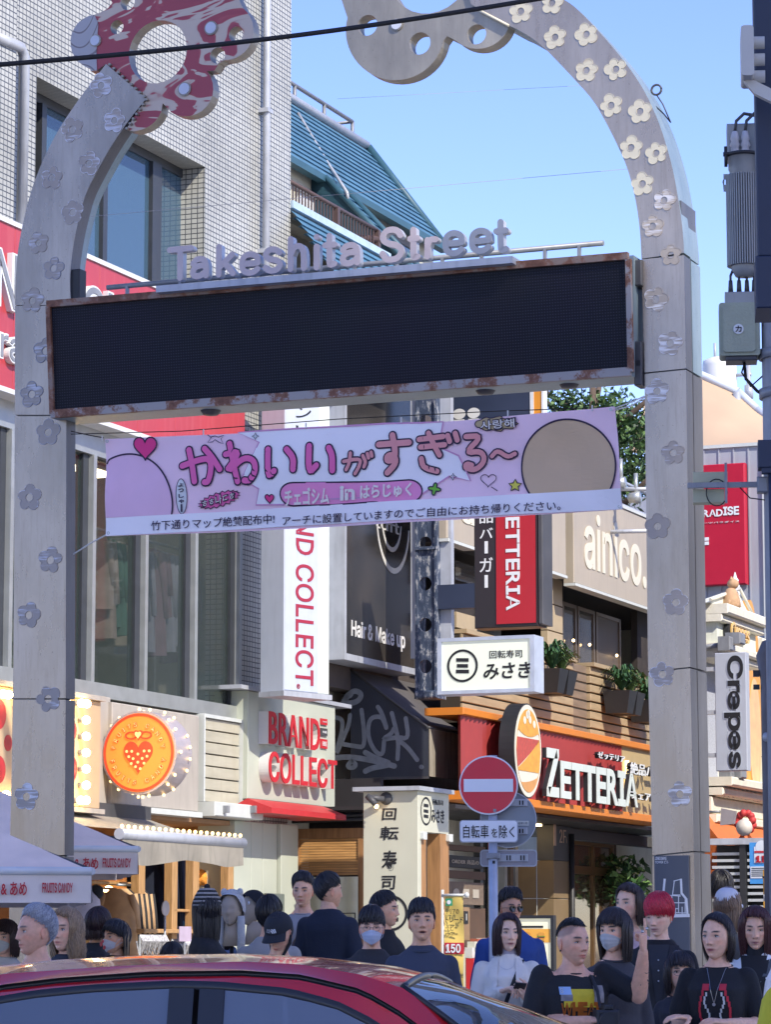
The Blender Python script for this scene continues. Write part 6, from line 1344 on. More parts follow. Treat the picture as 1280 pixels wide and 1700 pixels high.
s0,s1,z0,z1=GW.rect(1120,775,1239,971,-.2); z0=GW.q(1200,971,-.2)[1]; mb=MB(mat('billboard_red',(.42,.004,.025),.4,var=.04)); mb.box(s0,s1,-.2,-.03,z0,z1,.02); t.part('panel',mb)
mb=MB(LW); a=GW.q(1134,869,-.2); b=GW.q(1163,850,-.2)
def gt(tx,x0,y0,x1,y1,o,kk='sans',sh=0): a=GW.q(x0,y1,-.2); b=GW.q(x1,y0,-.2); text(mb,tx,a[0],b[0],a[1],b[1],-.215,.01,off=o,kind=kk,shear=sh)
gt('PARAD',1146,845,1200,860,.03); gt('ISE',1201,840,1227,856,.03); gt('SWEETS',1140,822,1200,838,.03); gt('スイーツパラダイス',1150,864,1228,871,.005,'bf'); gt('=',1168,892,1177,905,.03); t.part('lettering',mb); t.done()
# tarpaulin roof and tank
PTP=perp(1168,60.0); TRP=mat('peach_tarpaulin',(.46,.33,.22),.8,var=.05,vscale=1,bump=.2,bscale=2,emit=0)
t=Thing('tarpaulin_roof','peach coloured tarpaulin tent roof with a pale sloping edge','tent roof',PTP)
pts=[(1040,560),(1168,618),(1200,648),(1290,712),(1290,745),(1168,750),(1040,752)]
Q=[PTP.q(*p) for p in pts]; mb=MB(TRP); mb.sm=True
top=[Q[0],Q[1],Q[2],Q[3]]; bot=[Q[6],Q[5],(Q[5][0]+(Q[4][0]-Q[5][0])*.3,Q[5][1]),Q[4]]
def TP(u,v):
    x=Q[6][0]+(Q[4][0]-Q[6][0])*u; i=0
    while i<2 and top[i+1][0]<x: i+=1
    f=(x-top[i][0])/(top[i+1][0]-top[i][0]); zt_=top[i][1]+(top[i+1][1]-top[i][1])*f; zb_2=Q[6][1]+(Q[4][1]-Q[6][1])*u
    z=zb_2+(zt_-zb_2)*v; return (x,2.5*v+.03*math.sin(v*7+u*3),z)
mb.grid(TP,24,12); t.part('cloth',mb)
mb=MB(mat('tarp_edge',(.50,.56,.66),.5,var=.04)); 
for a,b in zip(top,top[1:]): mb.cyl((a[0],2.5,a[1]+.03),(b[0],2.5,b[1]+.03),.09,6)
t.part('edge_tube',mb); mb=MB(LGREY); mb.cyl((Q[1][0],2.4,.12),(Q[1][0],2.4,Q[1][1]),.08,8); t.part('post',mb); t.done()
t=Thing('roof_water_tank','white cylindrical rooftop water tank with a small lightning rod','water tank',PTP)
c=PTP.q(1195,640,8); rr=.34*(60/60)*1.; r=(PTP.q(1223,640,8)[0]-PTP.q(1168,640,8)[0])/2
mb=MB(mat('tank_white',(.66,.66,.64),.5,var=.03)); zt=PTP.q(1195,600,8)[1]; zb_=PTP.q(1195,690,8)[1]-2
mb.lathe([(r,zb_),(r,zt-.12),(r*.96,zt),(r*.5,zt+.08),(.01,zt+.1)],(c[0],8,0),32); t.part('drum',mb)
mb=MB(LGREY); mb.cyl((c[0]-.1,8,zt+.05),(c[0]-.1,8,zt+.42),.03,6); mb.cyl((c[0]+r,8,zt-.35),(c[0]+r+.35,8,zt-.35),.04,6); q=PTP.q(1243,640,8)[0]; mb.cyl((q,8,zb_),(q,8,zt-.05),.05,8); mb.cyl((q,8,zt-.9),(q,8,zt-.6),.1,8); t.part('pipe',mb)
mb=MB(WG); mb.box(c[0]-2,c[0]+2.5,6.5,12,.12,zb_+.02); t.part('base_building',mb); t.done()
# crepe shop
t=Thing('crepe_shop','cream classical crepe shop front with pediment, cornices and an orange awning','shop',F3)
CP=mat('pale_mint_render',(.70,.72,.62),.7,var=.06,vscale=3,streak=.2); CC=mat('cornice_cream',(.74,.70,.58),.6,var=.08,bump=.3,bscale=30)
def fr(x0,y0,x1,y1,ya,yb2,m_,nm,bev=.01):
    s0,z1=F3.q(x0,y0,ya); s1,z0=F3.q(x1,y1,ya); mb=MB(m_); mb.box(s0,s1,ya,yb2,z0,z1,bev); t.part(nm,mb); return s0,s1,z0,z1
s0=F3.q(1168,1100,0)[0]; sX=F3.q(1300,1100,0)[0]; zA=F3.q(1168,1032)[1]; zB_=F3.q(1184,1300)[1]
mb=MB(mat('pebbledash',(.40,.42,.47),.9,var=.15,vscale=40,bump=.8,bscale=120)); mb.box(F3.q(1150,1100)[0],F3.q(1187,1100)[0],-.02,.5,F3.q(1187,1400)[1],F3.q(1176,1012)[1]); t.part('pier',mb)
mb=MB(CP); mb.box(F3.q(1187,1100)[0],sX,.02,6,.12,F3.q(1200,1035)[1]); t.part('wall',mb)
mb=MB(CC); mb.box(F3.q(1150,1100)[0],F3.q(1188,1100)[0],-.08,.3,F3.q(1176,1012)[1],F3.q(1176,1002)[1]); mb.m(CP).box(F3.q(1186,1100)[0],F3.q(1200,1100)[0],-.1,.3,F3.q(1190,1075)[1],F3.q(1190,1008)[1]); t.part('pier_cap',mb)
# pediment block
pz1=F3.q(1203,1020,-.5)[1]; px0=F3.q(1200,1030,-.5)[0]; px1=F3.q(1264,1040,-.5)[0]; pz0=F3.q(1203,1075,-.5)[1]
mb=MB(CP); mb.box(px0,px1,-.4,.02,pz0,pz1); t.part('sign_block',mb)
for zz,hh,dd in ((pz1,.16,.62),(pz1-.12,.12,.52),(pz0-.05,.12,.6),(pz0-.16,.11,.5)):
    mb=MB(CC); mb.box(px0-.1,px1+.12,-dd,.0,zz,zz+hh-.004,.02); t.part('cornice',mb)
pm=(px0+px1)/2; mb=MB(CP); ph=F3.q(1237,985,-.4)[1]; mb.prism([(pm-1.4,pz1+.16),(px1-.1,pz1+.16),(pm+.3,ph)],-.35,-.1); t.part('pediment',mb)
mb=MB(CC); mb.cyl((px1-.05,-.38,pz1+.2),(pm+.3,-.38,ph+.05),.03,6); mb.cyl((pm-1.4,-.38,pz1+.2),(pm+.3,-.38,ph+.05),.03,6); t.part('pediment_trim',mb)
mb=MB(BLACK); a=F3.q(1218,1065,-.55); b=F3.q(1247,1040,-.55); text(mb,'Crepes',a[0]-.1,b[0],F3.q(1218,1066,-.55)[1],F3.q(1218,1031,-.55)[1],-.5,.08,off=.03,kind='sans',shear=.2); mb.m(mat('gold_letter',(.75,.50,.2),.4,var=.05)); text(mb,'Crepes',a[0],b[0],F3.q(1218,1066,-.55)[1],F3.q(1218,1031,-.55)[1],-.53,.03,off=.012,kind='sans',shear=.2); t.part('lettering',mb)
for k in range(5):
    x=F3.q(1264,1100,-.1)[0]; z=pz1-k*.5; mb=MB(CC); mb.box(x,x+.45,-.15,.1,z-.5,z-.02,.03); t.part('quoin',mb)
# oval print on the wall and lower cornices
c=F3.q(1247,1170,-.1); mb=MB(mat('orange_oval',(.70,.33,.06),.5,var=.1)); mb.disc(c[0],c[1],.55,-.12,.0,36,rz=1.75); mb.m(mat('peach_oval',(.72,.46,.22),.5,var=.1)); mb.disc(c[0]+.1,c[1]-.5,.35,-.14,-.125,30,rz=.95); t.part('oval_panel',mb)
mb=MB(mat('green_window_frame',(.30,.36,.30),.5)); s_,e_,a_,b_=F3.q(1252,1100,.0)[0],F3.q(1266,1100,.0)[0],F3.q(1258,1300,.0)[1],F3.q(1258,1090,.0)[1]; mb.box(s_,e_,-.05,.03,a_,b_); t.part('window_frame',mb)
lz=F3.q(1210,1305,-.6)[1]
for k,(dz,dd,h) in enumerate(((0,.75,.14),(-.14,.6,.12),(-.42,.42,.26),(-.56,.5,.13))):
    mb=MB(CC); mb.box(F3.q(1201,1300,-.6)[0],sX,-dd,.02,lz+dz,lz+dz+h-.004,.02); t.part('cornice',mb)
dn=MB(CC); dn.box(-.05,.05,-.55,-.42,-.16,0)
for k in range(22): t.part('dentil',dn,loc=(F3.q(1203,1300,-.6)[0]+.15+k*.24,0,lz-.0))
mb=MB(CC); zk=F3.q(1222,1345,-.4)[1]; mb.box(F3.q(1190,1300,-.4)[0],sX,-.35,.02,zk,zk+.14,.03); t.part('cornice',mb)
OA=mat('orange_awning',(.62,.16,.04),.7,var=.08); a=F3.q(1218,1375,-.9); mb=MB(OA); mb.grid(lambda u,v:(a[0]+(sX-a[0])*u,-.3-.7*v,zk-.05-(.9)*v),8,4); t.part('awning',mb); mb=MB(OA); e=a[0]; mb.add([(e,-.3,zk-.05),(e,-1.,zk-.95),(e,-1.,zk-1.25),(e,-.3,zk-1.25)],[(0,1,2,3),(3,2,1,0)]); t.part('awning_side',mb)
mb=MB(mat('orange_valance',(.66,.20,.05),.7)); mb.box(a[0],sX,-1.01,-1.,zk-1.3,zk-.95); t.part('valance',mb)
mb=MB(mat('gold_letter',(.75,.50,.2))); text(mb,'Crepe',F3.q(1262,1400,-1.)[0],F3.q(1290,1400,-1.)[0],zk-1.24,zk-1.0,-1.03,.01,off=.02,kind='sans',shear=.2); t.part('awning_lettering',mb)
for (x,y) in ((1206,1070),(1208,1293)):
    c=F3.q(x,y,-.6); mb=MB(GREY); mb.box(c[0]-.14,c[0]+.06,-.7,-.5,c[1]-.1,c[1]+.12,.02); mb.cyl((c[0],-.5,c[1]),(c[0],.0,c[1]-.05),.04,8); mb.box(c[0]+.1,c[0]+.4,-.8,-.55,c[1]+.02,c[1]+.2,.02); t.part('floodlight',mb)
t.done()
# cat and ice cream figure on the pediment
t=Thing('cat_statue','small tan cat statue sitting on the cornice of the crepe shop','statue',F3)
c=F3.q(1214,1009,-.45); z=c[1]; FURM=mat('tan_cat',(.48,.30,.17),.8,var=.15,vscale=12)
mb=MB(FURM); mb.sm=True; mb.lathe([(.01,z-.02),(.22,z),(.25,z+.12),(.19,z+.34),(.12,z+.48),(.02,z+.55)],(c[0],-.45,0),18); mb.ball((c[0]+.03,-.5,z+.62),.145,14,10,(1.05,1.05,.95)); 
for d in (-.08,.09): mb.lathe([(.05,0),(.0,.1)],(c[0]+.03+d,-.48,z+.72),8)
mb.ball((c[0]-.08,-.62,z+.06),.07,8,6); mb.ball((c[0]+.1,-.62,z+.06),.07,8,6); mb.tube([(c[0]+.02,-.56,z+.4),(c[0]+.04,-.62,z+.2),(c[0]+.04,-.63,z+.03)],.05,8); mb.tube([(c[0]-.18,-.4,z+.05),(c[0]-.32,-.45,z+.06),(c[0]-.36,-.52,z+.16)],.035,8); mb.xf(Matrix.Translation((c[0],-.45,z))@Matrix.Scale(.62,4)@Matrix.Translation((-c[0],.45,-z))); t.part('body',mb); t.done()
t=Thing('soft_ice_figure','white soft ice cream figure behind the tan cat statue','statue',F3)
c=F3.q(1226,1008,-.3); z=c[1]; mb=MB(mat('ice_white',(.7,.73,.75),.5,var=.03)); mb.sm=True
prof=[(.02,z-.1),(.2,z)]; 
for k in range(5): r=.2-.03*k; prof+=[(r,z+.05+k*.17),(r+.035,z+.12+k*.17),(r-.02,z+.2+k*.17)]
prof.append((.01,z+1.05)); mb.lathe(prof,(c[0],-.25,0),18); mb.xf(Matrix.Translation((c[0],-.25,z))@Matrix.Scale(.55,4)@Matrix.Translation((-c[0],.25,-z))); t.part('swirl',mb); t.done()
# vertical crepes sign
PK=perp(1187,46.0); t=Thing('vertical_crepes_sign','vertical blue grey sign with black rounded letters beside the right pillar','sign',PK)
s0,s1=PK.q(1187,1150)[0],PK.q(1239,1150)[0]; z0=PK.q(1215,1279)[1]; z1=PK.q(1215,1083)[1]; mb=MB(mat('sign_slate_blue',(.40,.43,.50),.5,var=.04)); mb.box(s0,s1,0,.18,z0,z1,.01); t.part('panel',mb)
a=PK.q(1199,1100)[0]; b=PK.q(1236,1100)[0]; mb=MB(mat('sign_slate_edge',(.42,.46,.53),.5)); text(mb,'Crepes',a,b,PK.q(1215,1276)[1],PK.q(1215,1087)[1],-.006,.005,off=.05,kind='sans',rot=90); t.part('letter_outline',mb); mb=MB(INK); text(mb,'Crepes',a+.02,b-.02,PK.q(1215,1275)[1],PK.q(1215,1088)[1],-.012,.005,off=.025,kind='sans',rot=90); t.part('lettering',mb)
for y in (1110,1182,1253): q=PK.q(1180,y); mb=MB(LGREY); mb.box(q[0]-.12,s0,.02,.12,q[1]-.03,q[1]+.03); t.part('bracket',mb)
t.done()
t=Thing('plain_panel','blank mauve grey panel hanging under the vertical crepes sign','sign panel',PK); s0,s1,z0,z1=PK.rect(1195,1341,1222,1369,.3); mb=MB(mat('mauve_panel',(.30,.27,.29),.5)); mb.prism([(s0,z0),(s1-.03,z0+.02),(s1,z1-.05),(s0+.02,z1)],.3,.36); t.part('panel',mb); mb=MB(GREY); mb.cyl((s0,.33,z1-.05),(s0-.2,.33,z1-.05),.02,6); t.part('bracket',mb); t.done()
c=PK.q(1237,1370,.8); mb=MB(mat('red_ribbon',(.50,.04,.04),.6,var=.3,vscale=15)); 
for k in range(12):
    a=k*2*math.pi/12+.2; mb.ball((c[0]+.12*math.cos(a),.8+.02*(k%3),c[1]+.05+.14*math.sin(a)),.06,8,6)
mb.m(mat('ribbon_white',(.6,.55,.5),.6)); mb.ball((c[0],.75,c[1]-.03),.13,12,8); mb.m(OA)
mb.add([(c[0]-.2,.8,c[1]-.35),(c[0]-.02,.8,c[1]-.05),(c[0],.8,c[1]-.35)],[(0,2,1),(0,1,2)]); mb.add([(c[0]+.02,.8,c[1]-.05),(c[0]+.2,.8,c[1]-.35),(c[0]+.06,.8,c[1]-.35)],[(0,2,1),(0,1,2)])
single('rosette','x' and mb,'red and white rosette ornament hanging by the orange awning','ornament',PK)
# slatted fence
PL=perp(1181,40.0); t=Thing('slatted_fence','black louvred fence behind the people at right, light behind it painted as pale strips','fence',PL)
s0,s1,z0,z1=PL.rect(1181,1402,1245,1560); mb=MB(BLACK); mb.box(s0,s1+1,.25,.3,.12,z1); 
q=PL.q(1229,1450)[0]; mb.box(q,q+.08,-.03,.2,.12,z1); t.part('backing',mb); mb=MB(LGREY); mb.box(s0,s1+1,-.06,.2,z1,z1+.08); t.part('top_rail',mb)
n=int((z1-.2)/.085); SLT=mat('fence_light_strip',(.50,.52,.52),.4,.3,var=.08)  # pale strips stand in for light showing between black louvres
for k in range(n): mb=MB(SLT); z=z1-.1-k*.085; mb.box(s0,q-.01,.02,.1,z-.035,z); t.part('slat',mb); mb=MB(SLT); mb.box(q+.09,s1+.9,.02,.1,z-.035,z); t.part('slat',mb)
t.done()
PQ=perp(1244,24.5); t=Thing('blue_poster','blue and white poster with a large red 17 at the right edge','poster',PQ)
s0,s1,z0,z1=PQ.rect(1244,1398,1296,1466); mb=MB(mat('poster_blue',(.06,.28,.62),.5,var=.15,vscale=3)); mb.box(s0,s1,.0,.01,z0,z1); t.part('sheet',mb)
mb=MB(mat('poster_white',(.66,.68,.7),.5)); a=PQ.rect(1252,1405,1278,1432); mb.box(a[0],a[1],-.004,-.001,a[2],a[3]); mb.disc((a[0]+a[1])/2,a[3],.05,-.006,-.0045,18); a=PQ.rect(1246,1438,1296,1457); mb.box(a[0],a[1],-.004,-.001,a[2],a[3]); t.part('print',mb)
a=PQ.rect(1255,1420,1274,1431); mb=MB(INKR); text(mb,'17',a[0],a[1],a[2],a[3],-.01,.004,off=.03,kind='sans'); a=PQ.rect(1253,1412,1277,1415); mb.box(a[0],a[1],-.008,-.0045,a[2],a[3]); t.part('lettering',mb)
mb=MB(INK); 
for k in range(5): a=PQ.rect(1248,1440+k*3.2,1290,1441+k*3.2); mb.box(a[0],a[1],-.006,-.0045,a[2],a[3])
t.part('small_print',mb); t.done()
t=Thing('yellow_marker_post','slim yellow and white banded post at the right edge','post',PQ); q=PQ.q(1272,1500,-.3)[0]
for k,(y0,y1,m_) in enumerate(((1444,1484,'y'),(1484.3,1495,'w'),(1495.3,1560,'y'),(1560.3,1700,'y'))):
    mb=MB(mat('post_yellow',(.72,.36,.03),.5) if m_=='y' else OFFW); z1=PQ.q(1272,y0,-.3)[1]; z0=PQ.q(1272,y1,-.3)[1]; mb.cyl((q,-.3,z0),(q,-.3,z1),.022,12); t.part('band',mb)
mb=MB(BLACK); mb.cyl((q,-.3,PQ.q(1272,1457,-.3)[1]),(q,-.3,PQ.q(1272,1454,-.3)[1]),.027,12); t.part('strap',mb); mb=MB(mat('post_yellow',(.72,.36,.03))); mb.cyl((q,-.3,.12),(q,-.3,PQ.q(1272,1700,-.3)[1]),.022,12); t.part('band',mb); t.done(base=(q,-.3,.12))
# ------------------------------------------------------------------ tree behind the banner
PTr=perp(985,50.0); t=Thing('street_tree','dense dark green tree behind the right half of the banner','tree',PTr)
rn=random.Random(11); c=PTr.q(985,730); lf=[mat('tree_leaf_dark',(.025,.06,.018),.5,var=.3),mat('tree_leaf',(.05,.11,.03),.5,var=.3),mat('tree_leaf_light',(.10,.17,.05),.5,var=.3)]
mb=MB(lf[0])
for k in range(46):
    x=rn.uniform(905,1066); y=rn.uniform(655,835); 
    if y<690 and x>1035: y+=40
    p=PTr.q(x,y); r=rn.uniform(.35,.75); yy_=rn.uniform(-1.4,1.6); leafball(mb,(p[0],yy_,p[1]),(r,r,r*.8),230,rn,.062,lf)
t.part('crown',mb,stuff=True)
mb=MB(mat('bark',(.10,.07,.05),.9,var=.3,bump=.6)); tz=c[1]; mb.tube([(c[0],0,.12),(c[0]+.1,0,tz*.4),(c[0]-.05,0,tz*.7),(c[0],0,tz+1)],[.28,.22,.16,.05],10)
for k in range(9):
    a=rn.uniform(0,6.28); z=tz-2+rn.uniform(0,2.5); l=rn.uniform(1,2); mb.tube([(c[0],0,z),(c[0]+math.cos(a)*l*.5,math.sin(a)*l*.4,z+.5),(c[0]+math.cos(a)*l,math.sin(a)*l*.8,z+1.)],[.08,.05,.02],6)
t.part('trunk',mb); t.done(base=(c[0],0,.12))
t=Thing('wall_spotlight','chrome spotlight heads on a rail between banner and right pillar','spotlight',PTr)
for x,y in ((1056,826),(1031,802)):
    p=PTr.q(x,y,-6); mb=MB(ALU); mb.lathe([(.01,-.13),(.07,-.1),(.09,.06),(.0,.07)],(p[0],-6,p[1]),16,'x'); mb.cyl((p[0],-6,p[1]),(p[0],-6,p[1]+.35),.03,6); t.part('head',mb)
a,b=PTr.q(1025,812,-6),PTr.q(1078,812,-6); mb=MB(LGREY); mb.cyl((a[0],-6,a[1]),(b[0],-6,b[1]),.03,8); mb.cyl((a[0]-.5,-6,a[1]-.6),(b[0],-6,b[1]-.6),.03,8); t.part('rail',mb); t.done()
# ------------------------------------------------------------------ utility pole with transformers at the right edge
PU=Frame(at(1240,HZ,19.0),(1,-.1)); t=Thing('utility_pole','grey concrete utility pole with brackets at the right edge','utility pole',PU)
q=PU.q(1306,900)[0]; mb=MB(mat('concrete_pole',(.34,.35,.38),.8,var=.1,streak=.3)); mb.tube([(q,0,.12),(q,0,9.4)],[.15,.12],20); t.part('pole',mb)
for y in (590,655,745): z=PU.q(1270,y)[1]; mb=MB(GREY); mb.lathe([(.14,-.03),(.155,-.03),(.155,.03),(.14,.03)],(q,0,z),18); t.part('band',mb)
t.done(base=(q,0,.12))
UG=mat('transformer_grey',(.33,.34,.33),.5,.1,var=.1,streak=.3); UG2=mat('switch_box_green_grey',(.33,.36,.27),.6,var=.1,vscale=8,bump=.4,bscale=60)
t=Thing('pole_transformer','grey ribbed cylindrical transformer hanging high on the utility pole','transformer',PU)
c=PU.q(1236,400,.0); R2=(PU.q(1265,400)[0]-PU.q(1207,400)[0])/2; zt=PU.q(1236,285)[1]; zb_=PU.q(1236,448)[1]
mb=MB(UG); mb.lathe([(.01,zb_-.05),(R2*.55,zb_-.045),(R2*.78,zb_),(R2*.8,zt),(R2*.86,zt+.01),(R2*.86,zt+.09),(R2*.9,zt+.09),(R2*.9,zt+.115),(.01,zt+.13)],(c[0],0,0),36); t.part('tank',mb)
fin=MB(UG); fin.box(-.004,.004,-R2*1.02,-R2*.78,zb_+.02,zt-.03)
for k in range(44): t.part('fin',fin,loc=(c[0],0,0),rot=(0,0,k*2*math.pi/44))
mb=MB(BLACK); mb.tube([(c[0]+R2*.95*math.cos(a),R2*.95*math.sin(a),zt+.1) for a in np.linspace(2.6,6.2,14)],.012,6); mb.cyl((c[0]-R2*1.0,-.05,zt+.02),(c[0]-R2*1.0,-.05,zt+.15),.012,6); mb.cyl((c[0]-R2*1.15,-.05,zt+.1),(c[0]-R2*.8,-.05,zt+.1),.015,6); t.part('band',mb)
mb=MB(UG); mb.prism([(c[0]-R2*1.15,zt-.13),(c[0]-R2*.8,zt-.13),(c[0]-R2*.8,zt-.02),(c[0]-R2*1.15,zt-.02)],-.02,.0,[[(c[0]-R2*1.03+.02*math.cos(i*.6283),zt-.07+.02*math.sin(i*.6283)) for i in range(10)]]); t.part('lug',mb)
for dx in (-.05,.015):
    x=c[0]+dx; mb=MB(mat('porcelain',(.45,.45,.47),.3)); mb.lathe([(.03,0),(.025,.05),(.035,.06),(.022,.09),(.03,.1),(.018,.15),(.0,.16)],(x,-.03,zt+.1),12); t.part('bushing',mb); mb=MB(DKGREY); mb.tube([(x,-.03,zt+.25),(x+.01,-.03,zt+.32),(x+.06,-.02,zt+.37),(x+.14,0,zt+.36),(x+.25,.02,zt+.32)],.011,6); t.part('cable',mb)
mb=MB(UG); mb.box(c[0]-.1,c[0]+.1,.02,.2,zt+.1,zt+.32,.01); t.part('rear_case',mb)
t.done()
t=Thing('pole_switch_box','green-grey switch box with a round katakana label below the transformer','switch box',PU)
s0,s1,z0,z1=PU.rect(1193,508,1262,594); mb=MB(UG2); mb.prism(rrect(s0,s1,z0,z1,.02),-.09,.1); mb.prism(rrect(s0+.025,s1-.03,z0+.02,z1-.03,.02),-.105,-.091); t.part('box',mb)
mb=MB(DKGREY); mb.box(s0+.04,s1-.02,-.08,.09,z0-.03,z0-.001,.005); mb.m(UG); mb.box(s0+.04,s1+.03,-.04,.1,z1+.001,z1+.08,.005); t.part('rail',mb)
c=PU.q(1226,547,-.1); mb=MB(LW); mb.disc(c[0],c[1],.032,-.112,-.106,24); mb.m(INK); text(mb,'カ',c[0]-.02,c[0]+.02,c[1]-.02,c[1]+.02,-.116,.003,off=.02); t.part('label',mb)
for x in (1213,1227,1240,1252):
    q=PU.q(x,475); mb=MB(DKGREY); mb.cyl((q[0],0,z1+.08),(q[0],0,z1+.16),.017,8,.012); mb.tube([(q[0],0,z1+.15),(q[0],0,z1+.19),(q[0]+.02,.02,z1+.24)],.009,6); t.part('bushing',mb)
mb=MB(RUBBER)
q=PU.q(1235,598); mb.tube([(q[0],0,q[1]),(q[0]+.01,0,q[1]-.12),(q[0]+.08,0,q[1]-.2),(q[0]+.16,0,q[1]-.25)],.011,6); mb.tube([(q[0]+.01,0,q[1]),(q[0]-.015,.0,q[1]-.08),(q[0]+.04,0,q[1]-.17),(q[0]+.12,0,q[1]-.1),(q[0]+.13,0,q[1])],.006,6); t.part('cable',mb)
t.done()
# navy sign housing, signal and lower bracket
PH=Frame(at(1260,HZ,13.5),(1,-.1)); t=Thing('navy_sign_housing','tall dark navy sign housing cut off by the right edge of the photo','sign housing',PH)
q0=PH.q(1256,300)[0]; q1=q0+.42; z0=PH.q(1260,426)[1]; mb=MB(NAVY); mb.box(q0,q1,0,.25,z0,z0+2.4,.006); t.part('upper_case',mb); mb=MB(NAVY); mb.box(q0-.012,q1,-.03,.3,PH.q(1260,514)[1],z0-.004,.006); t.part('lower_case',mb)
mb=MB(DKGREY); mb.cyl((q0+.25,.1,.12),(q0+.25,.1,PH.q(1260,514)[1]),.06,14); t.part('pole',mb); t.done(base=(q0+.25,.1,.12))
t=Thing('traffic_signal','white side-on traffic signal head with hoods beside the navy housing','traffic signal',PH)
s0,s1,z0,z1=PH.rect(1229,56,1244,138,-.2); mb=MB(mat('signal_white',(.60,.58,.52),.5,var=.04)); mb.prism(rrect(s0,s1+.02,z0,z1,.015),-.32,-.1); t.part('case',mb)
for k,m_ in enumerate((mat('signal_green',(.05,.2,.12),.4),mat('signal_amber',(.3,.2,.05),.4),mat('signal_red',(.55,.02,.02),.3))):
    z=z1-.05-k*(z1-z0)*.34; mb=MB(mat('signal_white',(.60,.58,.52))); mb.lathe([(.028,0),(.028,.05)],(s1+.02,-.21,z),14,'x'); mb.m(m_); mb.lathe([(.0,.012),(.024,.012)],(s1+.02,-.21,z),14,'x'); t.part('hood',mb)
mb=MB(mat('signal_white',(.60,.58,.52))); mb.prism([(s0+.01,z0-.001),(s1+.02,z0-.06),(q0+.1,z0-.12),(q0+.1,z0-.06),(s1+.02,z0)],-.24,-.2); t.part('arm',mb); t.done()
t=Thing('bracket_box','dark navy cabinet and camera bracket on the pole above the crepe sign','bracket',PU)
s0,s1,z0,z1=PU.rect(1257,741,1300,786); mb=MB(NAVY); mb.box(s0,s1,-.25,-.1,z0,z1,.006); t.part('cabinet',mb); mb=MB(NAVY); mb.cyl((s0+.08,-.2,z0-1.5),(s0+.08,-.2,z0),.02,8); mb.box(s0+.02,s0+.14,-.24,-.16,z0-.03,z0); t.part('stem',mb)
mb=MB(GREY); a=PU.q(1168,806,-.05); b=PU.q(1275,802,-.05); mb.box(a[0]-.1,b[0],-.06,-.03,a[1]-.015,a[1]+.018); mb.box(PU.q(1203,800)[0],PU.q(1207,800)[0],-.09,-.06,PU.q(1205,838)[1],PU.q(1205,772)[1]); q=PU.q(1262,806,-.05); mb.box(q[0]-.02,q[0]+.05,-.1,-.02,q[1]-.05,q[1]+.05,.01); t.part('arm',mb)
mb=MB(mat('meter_box',(.50,.50,.33),.5,var=.1)); s=PU.rect(1150,784,1208,800,.0); mb.box(s[0],s[1],.0,.12,s[2],s[3]); mb.box(s[0],s[1]-.02,.0,.12,PU.q(1168,834)[1],PU.q(1168,812)[1]); t.part('box',mb)
mb=MB(RUBBER); c=PU.q(1190,818,-.03); mb.tube([(c[0]+.065*math.cos(a),-.04,c[1]+.085*math.sin(a)) for a in np.linspace(0,6.28,20)],.004,5); mb.tube([(PU.q(1225,803)[0],-.03,a[1]),(PU.q(1245,830)[0],-.03,PU.q(1245,828)[1]),(PU.q(1275,832)[0],-.03,PU.q(1275,832)[1])],.004,5); t.part('cable',mb)
t.done()
t=Thing('lamp_post','old curved street lamp post with a round clamp at the right edge','lamp post',PU)
q=PU.q(1272,1300,.3)[0]; zc_=PU.q(1268,1102,.3)[1]; mb=MB(mat('brown_grey_post',(.17,.16,.17),.6,.2,var=.2,streak=.3)); mb.tube([(q+.02,.3,.12),(q+.01,.3,zc_-.1),(q-.01,.3,zc_+.05),(q+.02,.3,zc_+.11),(q+.08,.3,zc_+.13)],[.04,.035,.04,.045,.04],12); t.part('post',mb)
c=PU.q(1274,1223,.25); mb=MB(LGREY); mb.ball((c[0]-.01,.26,c[1]),.03,10,8,(.7,.7,1)); mb.ball((c[0]+.03,.26,c[1]),.03,10,8,(.7,.7,1)); t.part('clamp',mb)
mb=MB(BLACK); mb.box(q-.07,q-.03,.28,.32,zc_-.08,zc_-.04); mb.box(q-.07,q-.03,.28,.32,zc_-.16,zc_-.13); t.part('hook',mb); t.done(base=(q+.02,.3,.12))
# overhead cables
P1=at(-60,113,16); P2=at(960,-12,17); mb=MB(RUBBER); n=24
mb.tube([tuple(P1.lerp(P2,i/n)+Vector((0,0,-.05*math.sin(math.pi*i/n)))) for i in range(n+1)],.014,8); single('overhead_cable',mb,'thick black cable crossing the whole top of the photo in front of the arch','cable')
mb=MB(mat('thin_wire',(.35,.33,.32),.5)); A_=at(150,360,23); B_=at(1045,281,24); mb.tube([tuple(A_.lerp(B_,i/16)) for i in range(17)],.0018,5); single('thin_wire',mb,'thin stay wire strung low across the arch opening above the lettering','wire')
mb=MB(mat('thin_wire',(.35,.33,.32))); A_=at(560,165,23); B_=at(965,143,24); mb.tube([tuple(A_.lerp(B_,i/16)) for i in range(17)],.0012,5); single('thin_wire',mb,'faint stay wire high in the arch opening joining the right arm','wire')
